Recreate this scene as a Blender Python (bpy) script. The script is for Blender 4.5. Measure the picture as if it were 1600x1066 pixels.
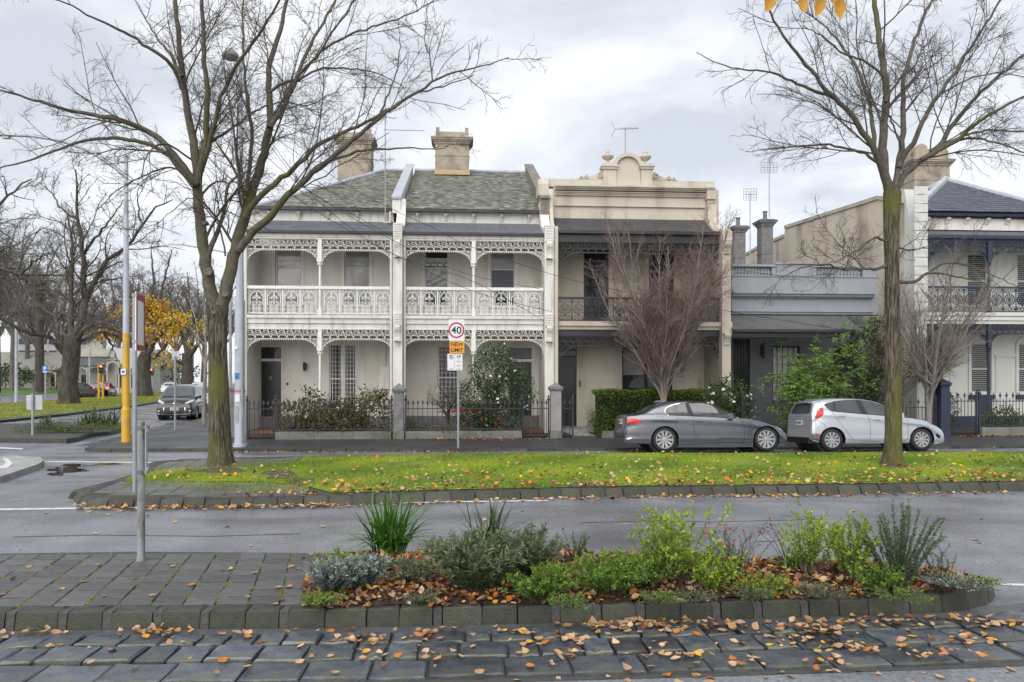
import bpy, math, random
import numpy as np
from mathutils import Vector, Matrix
from mathutils.bvhtree import BVHTree
from mathutils.geometry import tessellate_polygon

for _o in list(bpy.data.objects):
    bpy.data.objects.remove(_o)
S = bpy.context.scene
COL = S.collection
PI = math.pi

# ------------------------------------------------------------------ camera, sky, sun, exposure
F = 1150.0                    # focal length in photograph pixels
CAMZ = 1.93
HOR = 595.0                   # row of the horizon
TH = 0.0657                   # yaw of the camera against the facade normal
cam_d = bpy.data.cameras.new('camera')
cam = bpy.data.objects.new('camera', cam_d); COL.objects.link(cam)
cam.location = (0, 0, CAMZ)
cam.rotation_euler = (PI/2, 0, -TH)
cam_d.sensor_width = 36.0
cam_d.lens = 36.0*F/1600.0
cam_d.shift_y = (HOR-533.0)/1600.0
cam_d.clip_end = 3000.0
cam_d.clip_start = 0.05
S.camera = cam

SUN_EL, SUN_AZ = math.radians(40), math.radians(202)     # azimuth of the sun measured from +Y clockwise
world = bpy.data.worlds.new('World'); S.world = world
world.use_nodes = True
wt = world.node_tree; wn = wt.nodes; wl = wt.links
bg = wn['Background']
sky = wn.new('ShaderNodeTexSky'); sky.sky_type = 'NISHITA'; sky.sun_disc = False
sky.sun_elevation = SUN_EL; sky.sun_rotation = SUN_AZ
skm = wn.new('ShaderNodeVectorMath'); skm.operation = 'SCALE'; skm.inputs['Scale'].default_value = 0.10
wl.new(sky.outputs[0], skm.inputs[0])
tc = wn.new('ShaderNodeTexCoord')
sep = wn.new('ShaderNodeSeparateXYZ'); wl.new(tc.outputs['Generated'], sep.inputs[0])
zc = wn.new('ShaderNodeMath'); zc.operation = 'MAXIMUM'; zc.inputs[1].default_value = 0.0; wl.new(sep.outputs[2], zc.inputs[0])
za = wn.new('ShaderNodeMath'); za.operation = 'ADD'; za.inputs[1].default_value = 0.22; wl.new(zc.outputs[0], za.inputs[0])
cmb = wn.new('ShaderNodeCombineXYZ')
for _i in (0, 1):
    dv = wn.new('ShaderNodeMath'); dv.operation = 'DIVIDE'; wl.new(sep.outputs[_i], dv.inputs[0]); wl.new(za.outputs[0], dv.inputs[1]); wl.new(dv.outputs[0], cmb.inputs[_i])
cmb.inputs[2].default_value = 3.7
n1 = wn.new('ShaderNodeTexNoise'); n1.inputs['Scale'].default_value = 1.9; n1.inputs['Detail'].default_value = 9; n1.inputs['Roughness'].default_value = 0.56; n1.inputs['Distortion'].default_value = 0.35
wl.new(cmb.outputs[0], n1.inputs['Vector'])
cr = wn.new('ShaderNodeValToRGB')
cr.color_ramp.elements[0].position = 0.38; cr.color_ramp.elements[0].color = (0.288, 0.305, 0.333, 1)
cr.color_ramp.elements[1].position = 0.60; cr.color_ramp.elements[1].color = (0.43, 0.437, 0.448, 1)
_e = cr.color_ramp.elements.new(0.5); _e.color = (0.36, 0.374, 0.40, 1)
wl.new(n1.outputs[0], cr.inputs[0])
mxs = wn.new('ShaderNodeMix'); mxs.data_type = 'RGBA'; mxs.inputs[0].default_value = 0.93
wl.new(skm.outputs[0], mxs.inputs[6]); wl.new(cr.outputs[0], mxs.inputs[7])
wl.new(mxs.outputs[2], bg.inputs[0]); bg.inputs[1].default_value = 1.0

sun_d = bpy.data.lights.new('sun', 'SUN'); sun_d.energy = 1.5; sun_d.angle = math.radians(75); sun_d.color = (1.0, 0.955, 0.88)
sun = bpy.data.objects.new('sun', sun_d); COL.objects.link(sun)
_sd = Vector((math.sin(SUN_AZ)*math.cos(SUN_EL), math.cos(SUN_AZ)*math.cos(SUN_EL), math.sin(SUN_EL)))
sun.rotation_euler = _sd.to_track_quat('Z', 'Y').to_euler()
sun.location = (0, -20, 30)
S.view_settings.view_transform = 'Standard'; S.view_settings.look = 'None'
S.view_settings.exposure = 1.28; S.view_settings.gamma = 1.0; S.view_settings.use_curve_mapping = False
S.cycles.max_bounces = 6; S.cycles.diffuse_bounces = 3; S.cycles.glossy_bounces = 3; S.cycles.transparent_max_bounces = 6
S.cycles.use_denoising = True

# ------------------------------------------------------------------ pixel -> place
cT, sT = math.cos(TH), math.sin(TH)
def PD(px, py, D):
    lat = (px-800)/F*D
    return Vector((lat*cT + D*sT, -lat*sT + D*cT, CAMZ-(py-HOR)/F*D))
def DY(px, Y): return Y/(cT-(px-800)/F*sT)
def PY(px, py, Y): return PD(px, py, DY(px, Y))
def FX(px, Y): return PY(px, HOR, Y).x
def FZ(px, py, Y): return PY(px, py, Y).z
def PX(px, py, X):
    r = (px-800)/F
    return PD(px, py, X/(r*cT+sT))
def GR(y):
    """height of the carriageway: it falls gently to the gutter on the far side"""
    if y < 19.2: return 0.0
    if y < 21.45: return -0.13*(y-19.2)/2.25
    if y < 32: return -0.13*(32-y)/10.55
    return 0.0
def gp(px, py, h=0.0, g=GR):
    z = h
    for _ in range(12):
        D = F*(CAMZ-z)/(py-HOR)
        p = PD(px, py, D)
        z = 0.5*z+0.5*(g(p.y)+h)
    p.z = g(p.y)+h
    return p

# ------------------------------------------------------------------ materials
MATS = {}
def mat(name, c, c2=None, rough=0.6, metal=0.0, scale=6.0, bump=0.0, bscale=None, spec=0.5, coat=0.0, attr=None, rnd=0.0, detail=5, lo=0.35, hi=0.65, stretch=None, emis=0.0, rough2=None, c3=None, s3=1.3, bdist=0.02, str3=None, grit=0.0, gscale=90):
    if name in MATS: return MATS[name]
    m = bpy.data.materials.new(name); m.use_nodes = True
    t = m.node_tree; n = t.nodes; l = t.links; b = n['Principled BSDF']
    b.inputs['Roughness'].default_value = rough; b.inputs['Metallic'].default_value = metal
    b.inputs['Specular IOR Level'].default_value = spec
    if coat: b.inputs['Coat Weight'].default_value = coat; b.inputs['Coat Roughness'].default_value = 0.05
    if c2 is None: c2 = tuple(x*0.8 for x in c)
    tcn = n.new('ShaderNodeTexCoord'); vec = tcn.outputs['Object']
    if stretch:
        mp = n.new('ShaderNodeMapping'); mp.inputs['Scale'].default_value = stretch; l.new(vec, mp.inputs[0]); vec = mp.outputs[0]
    if attr:
        a = n.new('ShaderNodeAttribute'); a.attribute_name = attr; fac = a.outputs['Fac']
    else:
        no = n.new('ShaderNodeTexNoise'); no.inputs['Scale'].default_value = scale; no.inputs['Detail'].default_value = detail; no.inputs['Roughness'].default_value = 0.6
        l.new(vec, no.inputs['Vector']); fac = no.outputs[0]
    r = n.new('ShaderNodeValToRGB'); l.new(fac, r.inputs[0])
    if attr: lo, hi = 0.0, 1.0
    e = r.color_ramp.elements; e[0].position = lo; e[0].color = (*c, 1); e[1].position = hi; e[1].color = (*c2, 1)
    if isinstance(attr, str) and c3:
        k = e.new(0.5); k.color = (*c3, 1)
    out = r.outputs[0]
    if c3 and not attr:
        n3 = n.new('ShaderNodeTexNoise'); n3.inputs['Scale'].default_value = s3; n3.inputs['Detail'].default_value = 6
        if str3:
            mp3 = n.new('ShaderNodeMapping'); mp3.inputs['Scale'].default_value = str3; l.new(tcn.outputs['Object'], mp3.inputs[0]); l.new(mp3.outputs[0], n3.inputs['Vector'])
        else: l.new(vec, n3.inputs['Vector'])
        r3 = n.new('ShaderNodeValToRGB'); r3.color_ramp.elements[0].position = 0.5; r3.color_ramp.elements[1].position = 0.68; l.new(n3.outputs[0], r3.inputs[0])
        mx = n.new('ShaderNodeMix'); mx.data_type = 'RGBA'; l.new(r3.outputs[0], mx.inputs[0]); l.new(out, mx.inputs[6]); mx.inputs[7].default_value = (*c3, 1); out = mx.outputs[2]
    if grit:
        ng = n.new('ShaderNodeTexNoise'); ng.inputs['Scale'].default_value = gscale; ng.inputs['Detail'].default_value = 3; ng.inputs['Roughness'].default_value = 0.8
        l.new(tcn.outputs['Object'], ng.inputs['Vector'])
        mg_ = n.new('ShaderNodeMapRange'); mg_.inputs[1].default_value = 0.3; mg_.inputs[2].default_value = 0.7; mg_.inputs[3].default_value = 1-grit; mg_.inputs[4].default_value = 1+grit
        l.new(ng.outputs[0], mg_.inputs[0])
        vg = n.new('ShaderNodeVectorMath'); vg.operation = 'SCALE'; l.new(out, vg.inputs[0]); l.new(mg_.outputs[0], vg.inputs['Scale']); out = vg.outputs[0]
    if rnd:
        oi = n.new('ShaderNodeObjectInfo'); mr = n.new('ShaderNodeMapRange'); mr.inputs[3].default_value = 1-rnd; mr.inputs[4].default_value = 1+rnd
        l.new(oi.outputs['Random'], mr.inputs[0])
        vm = n.new('ShaderNodeVectorMath'); vm.operation = 'SCALE'; l.new(out, vm.inputs[0]); l.new(mr.outputs[0], vm.inputs['Scale']); out = vm.outputs[0]
    l.new(out, b.inputs['Base Color'])
    if emis:
        l.new(out, b.inputs['Emission Color']); b.inputs['Emission Strength'].default_value = emis
    if rough2 is not None:
        n2 = n.new('ShaderNodeTexNoise'); n2.inputs['Scale'].default_value = 0.7; n2.inputs['Detail'].default_value = 5
        l.new(tcn.outputs['Object'], n2.inputs['Vector'])
        m2 = n.new('ShaderNodeMapRange'); m2.inputs[1].default_value = 0.38; m2.inputs[2].default_value = 0.62; m2.inputs[3].default_value = rough; m2.inputs[4].default_value = rough2
        l.new(n2.outputs[0], m2.inputs[0]); l.new(m2.outputs[0], b.inputs['Roughness'])
    if bump:
        nb = n.new('ShaderNodeTexNoise'); nb.inputs['Scale'].default_value = bscale or scale*4; nb.inputs['Detail'].default_value = 4
        l.new(vec, nb.inputs['Vector'])
        bn = n.new('ShaderNodeBump'); bn.inputs['Strength'].default_value = bump; bn.inputs['Distance'].default_value = bdist
        l.new(nb.outputs[0], bn.inputs['Height']); l.new(bn.outputs[0], b.inputs['Normal'])
    MATS[name] = m
    return m

def leafmat(name, c, c2, c3=None, rough=0.5, trans=0.25):
    """leaves: colour from the per-leaf value v, some light let through"""
    m = mat(name, c, c2, rough=rough, attr='v', c3=c3, spec=0.35)
    b = m.node_tree.nodes['Principled BSDF']
    if trans and not m.get('tr'):
        m['tr'] = 1
        t = m.node_tree; tr = t.nodes.new('ShaderNodeBsdfTranslucent'); mx = t.nodes.new('ShaderNodeMixShader'); mx.inputs[0].default_value = trans
        src = b.inputs['Base Color'].links[0].from_socket
        t.links.new(src, tr.inputs[0]); t.links.new(b.outputs[0], mx.inputs[1]); t.links.new(tr.outputs[0], mx.inputs[2])
        t.links.new(mx.outputs[0], t.nodes['Material Output'].inputs[0])
    return m

# ------------------------------------------------------------------ mesh helpers
WL = {}
def put(o, parent=None, loc=(0, 0, 0)):
    """loc is in the frame in which the parent's WL is given (world for everything that is not turned)"""
    COL.objects.link(o)
    loc = Vector(loc); WL[o.name] = loc.copy()
    if parent is not None:
        o.parent = parent; o.location = loc-WL[parent.name]
    else:
        o.location = loc
    return o
def tag(o, label=None, cat=None, group=None, kind=None):
    if label: o['label'] = label
    if cat: o['category'] = cat
    if group: o['group'] = group
    if kind: o['kind'] = kind
    return o
def thing(name, label, cat, loc=(0, 0, 0), group=None):
    o = bpy.data.objects.new(name, None); o.empty_display_size = 0.2
    put(o, None, loc)
    return tag(o, label, cat, group)
def structure(name):
    o = bpy.data.objects.new(name, None); put(o); o['kind'] = 'structure'; return o

class MB:
    def __init__(s): s.v = []; s.f = []; s.c = []; s.val = None
    def add(s, vs, fs):
        b = len(s.v); s.v.extend([tuple(x) for x in vs]); s.f.extend([tuple(i+b for i in f) for f in fs]); return s
    def box(s, x0, x1, y0, y1, z0, z1):
        return s.hexa([(x0, y0, z0), (x1, y0, z0), (x1, y1, z0), (x0, y1, z0), (x0, y0, z1), (x1, y0, z1), (x1, y1, z1), (x0, y1, z1)])
    def hexa(s, p):
        return s.add(p, [(0, 3, 2, 1), (4, 5, 6, 7), (0, 1, 5, 4), (1, 2, 6, 5), (2, 3, 7, 6), (3, 0, 4, 7)])
    def frustum(s, cx, cy, z0, z1, wx0, wy0, wx1, wy1):
        return s.hexa([(cx-wx0, cy-wy0, z0), (cx+wx0, cy-wy0, z0), (cx+wx0, cy+wy0, z0), (cx-wx0, cy+wy0, z0), (cx-wx1, cy-wy1, z1), (cx+wx1, cy-wy1, z1), (cx+wx1, cy+wy1, z1), (cx-wx1, cy+wy1, z1)])
    def prism(s, pts, a, b):
        """pts: closed 3-D outline, moved by vectors a and b to make the two ends"""
        n = len(pts); a = Vector(a); b = Vector(b)
        P = [Vector(p) for p in pts]
        tris = tessellate_polygon([P])
        vs = [p+a for p in P]+[p+b for p in P]
        fs = [tuple(t) for t in tris]+[tuple(i+n for i in reversed(t)) for t in tris]
        fs += [(i, (i+1) % n, (i+1) % n+n, i+n) for i in range(n)]
        return s.add(vs, fs)
    def xz(s, pts, y0, y1): return s.prism([(p[0], 0, p[1]) for p in pts], (0, y0, 0), (0, y1, 0))
    def yz(s, pts, x0, x1): return s.prism([(0, p[0], p[1]) for p in pts], (x0, 0, 0), (x1, 0, 0))
    def xy(s, pts, z0, z1): return s.prism([(p[0], p[1], 0) for p in pts], (0, 0, z0), (0, 0, z1))
    def tube(s, pts, r, n=6, cap=True):
        pts = [Vector(p) for p in pts]
        k = len(pts)
        if not hasattr(r, '__len__'): r = [r]*k
        ref = None; vs = []
        for i, p in enumerate(pts):
            t = (pts[min(i+1, k-1)]-pts[max(i-1, 0)])
            if t.length < 1e-9: t = Vector((0, 0, 1))
            t.normalize()
            if ref is None: ref = Vector((0, 0, 1)) if abs(t.z) < 0.9 else Vector((0, 1, 0))
            u = (ref-t*ref.dot(t)).normalized(); w = t.cross(u); ref = u
            for j in range(n):
                a = 2*PI*j/n
                vs.append(p+(u*math.cos(a)+w*math.sin(a))*r[i])
        fs = [(i*n+j, i*n+(j+1) % n, (i+1)*n+(j+1) % n, (i+1)*n+j) for i in range(k-1) for j in range(n)]
        if cap: fs += [tuple(range(n-1, -1, -1)), tuple(range((k-1)*n, k*n))]
        return s.add(vs, fs)
    def lathe(s, prof, c=(0, 0, 0), n=12, ax='z', cap=True):
        vs = []
        for r, z in prof:
            for j in range(n):
                a = 2*PI*j/n
                q = (r*math.cos(a), r*math.sin(a), z) if ax == 'z' else ((r*math.cos(a), z, r*math.sin(a)) if ax == 'y' else (z, r*math.cos(a), r*math.sin(a)))
                vs.append((q[0]+c[0], q[1]+c[1], q[2]+c[2]))
        k = len(prof)
        fs = [(i*n+j, i*n+(j+1) % n, (i+1)*n+(j+1) % n, (i+1)*n+j) for i in range(k-1) for j in range(n)]
        if cap: fs += [tuple(range(n-1, -1, -1)), tuple(range((k-1)*n, k*n))]
        return s.add(vs, fs)
    def ribbon(s, pts, w, y0, y1):
        """flat bar of width w along a polyline in the x-z plane, y0..y1 deep: cast-iron work"""
        k = len(pts); vs = []
        for i in range(k):
            a = pts[max(i-1, 0)]; b = pts[min(i+1, k-1)]
            dx, dz = b[0]-a[0], b[1]-a[1]; L = math.hypot(dx, dz) or 1
            nx, nz = -dz/L*w/2, dx/L*w/2
            x, z = pts[i]
            vs += [(x+nx, y0, z+nz), (x-nx, y0, z-nz), (x-nx, y1, z-nz), (x+nx, y1, z+nz)]
        fs = []
        for i in range(k-1):
            o = i*4
            fs += [(o+j, o+(j+1) % 4, o+4+(j+1) % 4, o+4+j) for j in range(4)]
        fs += [(3, 2, 1, 0), tuple(range((k-1)*4, k*4))]
        return s.add(vs, fs)
    def mesh(s, name, m, smooth=False):
        me = bpy.data.meshes.new(name); me.from_pydata(s.v, [], s.f); me.update()
        if m: me.materials.append(m)
        if smooth: me.polygons.foreach_set('use_smooth', [True]*len(me.polygons))
        return me
    def build(s, name, m, parent=None, smooth=False, loc=(0, 0, 0), kind=None):
        o = bpy.data.objects.new(name, s.mesh(name, m, smooth))
        put(o, parent, loc)
        if kind: o['kind'] = kind
        return o

def inst(name, me, parent, loc, rot=(0, 0, 0), scale=(1, 1, 1)):
    o = bpy.data.objects.new(name, me); put(o, parent, loc); o.rotation_euler = rot; o.scale = scale; return o

def np_mesh(name, V, Fa, m, smooth=False, val=None):
    V = np.asarray(V, dtype=np.float32); Fa = np.asarray(Fa, dtype=np.int32)
    me = bpy.data.meshes.new(name)
    k = Fa.shape[1]
    me.vertices.add(len(V)); me.vertices.foreach_set('co', V.ravel())
    me.loops.add(Fa.size); me.loops.foreach_set('vertex_index', Fa.ravel())
    me.polygons.add(len(Fa)); me.polygons.foreach_set('loop_start', np.arange(0, Fa.size, k, dtype=np.int32))
    try: me.polygons.foreach_set('loop_total', np.full(len(Fa), k, dtype=np.int32))
    except Exception: pass
    if smooth: me.polygons.foreach_set('use_smooth', np.ones(len(Fa), dtype=bool))
    if val is not None:
        a = me.attributes.new('v', 'FLOAT', 'FACE'); a.data.foreach_set('value', np.asarray(val, dtype=np.float32))
    me.update(calc_edges=True); me.validate()
    if m: me.materials.append(m)
    return me
def np_obj(name, V, Fa, m, parent=None, smooth=False, val=None, kind=None, loc=(0, 0, 0)):
    o = bpy.data.objects.new(name, np_mesh(name, V, Fa, m, smooth, val)); put(o, parent, loc)
    if kind: o['kind'] = kind
    return o

def tubes_np(paths, sides):
    """paths: list of (points k x 3, radii k) -> verts, quads"""
    groups = {}
    for p, r in paths: groups.setdefault(len(r), []).append((p, r))
    VV, FF, b = [], [], 0
    for k, g in groups.items():
        P = np.array([x[0] for x in g], dtype=np.float64); Rr = np.array([x[1] for x in g], dtype=np.float64)
        n = len(g)
        T = np.empty_like(P); T[:, 1:-1] = P[:, 2:]-P[:, :-2]; T[:, 0] = P[:, 1]-P[:, 0]; T[:, -1] = P[:, -1]-P[:, -2]
        T /= np.maximum(np.linalg.norm(T, axis=2, keepdims=True), 1e-9)
        mean = P[:, -1]-P[:, 0]; mean /= np.maximum(np.linalg.norm(mean, axis=1, keepdims=True), 1e-9)
        ref = np.where(np.abs(mean[:, 2:3]) < 0.8, np.array([[0, 0, 1.0]]), np.array([[0.3, 1.0, 0]]))[:, None, :]
        U = ref-T*np.sum(T*ref, axis=2, keepdims=True); U /= np.maximum(np.linalg.norm(U, axis=2, keepdims=True), 1e-9)
        W = np.cross(T, U)
        a = np.arange(sides)*2*PI/sides
        V = P[:, :, None, :]+Rr[:, :, None, None]*(U[:, :, None, :]*np.cos(a)[None, None, :, None]+W[:, :, None, :]*np.sin(a)[None, None, :, None])
        base = (b+np.arange(n)*k*sides)[:, None, None]
        i = np.arange(k-1)[None, :, None]*sides; j = np.arange(sides)[None, None, :]; j2 = (j+1) % sides
        Q = np.stack([base+i+j, base+i+j2, base+i+sides+j2, base+i+sides+j], axis=-1).reshape(-1, 4)
        VV.append(V.reshape(-1, 3)); FF.append(Q); b += n*k*sides
    return np.concatenate(VV), np.concatenate(FF)

def resample(pts, n):
    pts = np.array([tuple(p) for p in pts], dtype=float)
    d = np.r_[0, np.cumsum(np.linalg.norm(np.diff(pts, axis=0), axis=1))]
    t = np.linspace(0, d[-1], n)
    return np.stack([np.interp(t, d, pts[:, i]) for i in range(pts.shape[1])], axis=1)
def smooth_path(pts, n):
    """Catmull-Rom through the points"""
    P = [np.array(tuple(p), float) for p in pts]
    if len(P) < 3: return resample(P, n)
    Q = [2*P[0]-P[1]]+P+[2*P[-1]-P[-2]]
    out = []
    for i in range(1, len(Q)-2):
        for t in np.linspace(0, 1, 6, endpoint=False):
            a, b, c, d = Q[i-1], Q[i], Q[i+1], Q[i+2]
            out.append(0.5*((2*b)+(-a+c)*t+(2*a-5*b+4*c-d)*t*t+(-a+3*b-3*c+d)*t**3))
    out.append(P[-1])
    return resample(out, n)

def leaf_quads(C, Dv, L, Wd, rng, fold=0.3):
    """rhombic leaves: base at C, pointing along Dv, length L, width Wd"""
    n = len(C); Dv = Dv/np.maximum(np.linalg.norm(Dv, axis=1, keepdims=True), 1e-9)
    rv = rng.normal(size=(n, 3)); sd = np.cross(Dv, rv); sd /= np.maximum(np.linalg.norm(sd, axis=1, keepdims=True), 1e-9)
    up = np.cross(sd, Dv)
    L = np.broadcast_to(np.asarray(L, float).reshape(-1, 1), (n, 1)); Wd = np.broadcast_to(np.asarray(Wd, float).reshape(-1, 1), (n, 1))
    a = C; c = C+Dv*L; mid = C+Dv*L*0.45
    b = mid+sd*Wd*0.5+up*Wd*fold*0.5; d = mid-sd*Wd*0.5+up*Wd*fold*0.5
    V = np.stack([a, b, c, d], axis=1).reshape(-1, 3)
    Q = np.arange(4*n).reshape(n, 4)
    return V, Q

def text_mesh(body, size, m, name='lettering', bold=0.0):
    c = bpy.data.curves.new(name, 'FONT'); c.body = body; c.size = size; c.align_x = 'CENTER'; c.align_y = 'CENTER'; c.extrude = 0.0015; c.offset = bold
    o = bpy.data.objects.new(name, c); COL.objects.link(o)
    bpy.context.view_layer.update()
    me = bpy.data.meshes.new_from_object(o.evaluated_get(bpy.context.evaluated_depsgraph_get()))
    bpy.data.objects.remove(o)
    me.name = name; me.materials.clear(); me.materials.append(m)
    return me
# ------------------------------------------------------------------ ground
rng = np.random.default_rng(11); RD = random.Random(5)
M_asph = mat('asphalt_wet', (0.130, 0.138, 0.160), (0.20, 0.208, 0.232), rough=0.20, rough2=0.42, scale=1.1, bump=0.14, bscale=160, spec=0.7, c3=(0.092, 0.096, 0.112), s3=1.0, str3=(0.22, 0.9, 1), grit=0.5, gscale=26)
M_foot = mat('asphalt_footpath', (0.030, 0.031, 0.035), (0.045, 0.046, 0.050), rough=0.42, rough2=0.6, scale=0.8, bump=0.3, bscale=120, spec=0.5, grit=0.3, gscale=40)
M_stone = mat('bluestone', (0.030, 0.037, 0.052), (0.075, 0.084, 0.104), rough=0.13, rough2=0.42, scale=7, bump=0.3, bscale=70, rnd=0.45, spec=0.8, c3=(0.075, 0.08, 0.055), s3=3.0, grit=0.35, gscale=130)
M_kerb = mat('bluestone_kerb', (0.022, 0.023, 0.024), (0.055, 0.054, 0.05), rough=0.55, scale=9, bump=0.6, bscale=110, rnd=0.35, c3=(0.045, 0.05, 0.024), s3=2.2, grit=0.4, gscale=120)
M_paver = mat('concrete_paver', (0.050, 0.052, 0.058), (0.092, 0.093, 0.098), rough=0.38, scale=11, bump=0.35, bscale=120, rnd=0.26, c3=(0.08, 0.078, 0.055), s3=1.1, grit=0.35, gscale=150)
M_mortar = mat('mortar', (0.04, 0.04, 0.04), (0.07, 0.068, 0.062), rough=0.7, scale=12, bump=0.5)
M_soil = mat('soil', (0.022, 0.015, 0.010), (0.055, 0.038, 0.024), rough=0.9, scale=18, bump=0.8)
M_turf = mat('turf', (0.10, 0.17, 0.014), (0.15, 0.21, 0.02), rough=0.9, scale=5, bump=0.6, c3=(0.06, 0.05, 0.028), s3=1.2)
M_dirt = mat('bare_dirt', (0.035, 0.03, 0.022), (0.07, 0.058, 0.04), rough=0.9, scale=10, bump=0.7)
M_white_line = mat('line_paint', (0.60, 0.61, 0.62), (0.30, 0.31, 0.32), rough=0.5, scale=8, lo=0.5, hi=0.75)
M_conc = mat('pale_concrete', (0.34, 0.34, 0.34), (0.22, 0.22, 0.22), rough=0.7, scale=3, bump=0.3)

road = None
def grid_sheet(name, xs, rows, zf, m, parent=None, kind=None):
    """rows: list of callables/lists giving (x,y) for every column"""
    V = [(p[0], p[1], zf(p[0], p[1])) for r in rows for p in r]
    k = len(rows[0])
    Fq = [(j*k+i, j*k+i+1, (j+1)*k+i+1, (j+1)*k+i) for j in range(len(rows)-1) for i in range(k-1)]
    o = np_obj(name, V, Fq, m, parent)
    if kind: o['kind'] = kind
    return o
_ys = [-60, -5, 3, 8, 14, 19.2, 20.3, 21.45, 24, 28, 32, 60, 120, 300, 900]
_xs = np.linspace(-500, 500, 21)
road = grid_sheet('road', None, [[(x, y) for x in _xs] for y in _ys], lambda x, y: GR(y), M_asph, kind='structure')

def flat_poly(name, px, h, m, g=GR, thick=0.0, parent=None, kind='structure', world=None):
    P = [gp(a, b, h, g) for a, b in px] if world is None else [Vector(w) for w in world]
    if thick:
        b = MB(); b.prism(P, (0, 0, -thick), (0, 0, 0)); o = b.build(name, m, parent)
    else:
        b = MB(); b.add(P, [tuple(t) for t in tessellate_polygon([P])])
        o = b.build(name, m, parent)
    if kind: o['kind'] = kind
    return o, P

# footpath in front of the terraces, falling to its kerb
def FP(y):
    if y < 21.6: return -0.055
    if y < 24.8: return -0.055+0.055*(y-21.6)/3.2
    return min(0.05, 0.02*(y-24.8))
kerbline = [(-10.9, 22.2), (-8.5, 22.08), (-6.4, 21.95), (-3, 21.72), (0.5, 21.52), (6, 21.47), (20, 21.42), (60, 21.4)]
leftb = [gp(a, b) for a, b in [(141, 704), (165, 697), (200, 688), (240, 679.5), (262, 671), (290, 663), (318, 655.5), (340, 650), (400, 633), (440, 624)]]
def left_x(y):
    for a, b in zip(leftb[:-1], leftb[1:]):
        if a.y <= y <= b.y: return a.x+(b.x-a.x)*(y-a.y)/(b.y-a.y)
    return leftb[0].x if y < leftb[0].y else leftb[-1].x
_row0 = resample([(x, y, 0) for x, y in kerbline], 60)
_rows = [[(p[0], p[1]) for p in _row0]]
for y in [22.9, 23.8, 24.8, 26, 27.3, 30, 34, 45, 60, 80]:
    xl = left_x(y)
    _rows.append([(xl+(60-xl)*(i/59.0)**1.3, y) for i in range(60)])
footpath = grid_sheet('footpath', None, _rows, lambda x, y: FP(y), M_foot, kind='structure')
kb = structure('footpath_kerb')
_kp = resample([(x, y, 0) for x, y in kerbline[:7]], 42)
_lk = MB(); _lk.box(-0.37, 0.37, -0.16, 0.0, -0.25, 0.004); _km = _lk.mesh('kerb_stone', M_kerb)
for a, b in zip(_kp[:-1], _kp[1:]):
    L = math.hypot(b[0]-a[0], b[1]-a[1])
    inst('kerb_stone', _km, kb, ((a[0]+b[0])/2, (a[1]+b[1])/2, -0.055), (0, 0, math.atan2(b[1]-a[1], b[0]-a[0])), (L/0.76, 1, 1))
_lk2 = MB()
for a, b in zip(leftb[:-1], leftb[1:]):
    d = (b-a).normalized(); nrm = Vector((-d.y, d.x, 0))*0.15
    q = [a, b, b+nrm, a+nrm]
    _lk2.hexa([(p.x, p.y, GR(p.y)-0.1) for p in q]+[(p.x, p.y, FP(p.y)+0.005) for p in q])
_lk2.build('corner_kerb', M_kerb, kb)
# bluestone gutter round the corner
_gs = MB()
def gutter_band(P, w0, w1, n_per=0.42):
    Q = resample(P, int(sum((P[i+1]-P[i]).length for i in range(len(P)-1))/n_per))
    for a, b in zip(Q[:-1], Q[1:]):
        d = Vector(b-a).normalized(); nr = Vector((-d.y, d.x, 0))
        A, B = Vector(a), Vector(b)
        for k in range(2):
            o0 = w0+(w1-w0)*k/2+0.015; o1 = w0+(w1-w0)*(k+1)/2-0.015
            q = [A+d*0.015+nr*o0, B-d*0.015+nr*o0, B-d*0.015+nr*o1, A+d*0.015+nr*o1]
            j = RD.uniform(0.004, 0.02)
            _gs.hexa([(p.x, p.y, GR(p.y)-0.05) for p in q]+[(p.x, p.y, GR(p.y)+j) for p in q])
gutter_band(leftb[1:], 0.16, 0.85)
_o = _gs.build('corner_gutter', M_stone, kb); _o['kind'] = 'stuff'

garden = MB(); garden.box(FX(386, 24.9), 45, 24.92, 29.0, -0.2, 0.07)
_o = garden.build('garden_soil', M_soil); _o['kind'] = 'structure'

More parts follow.
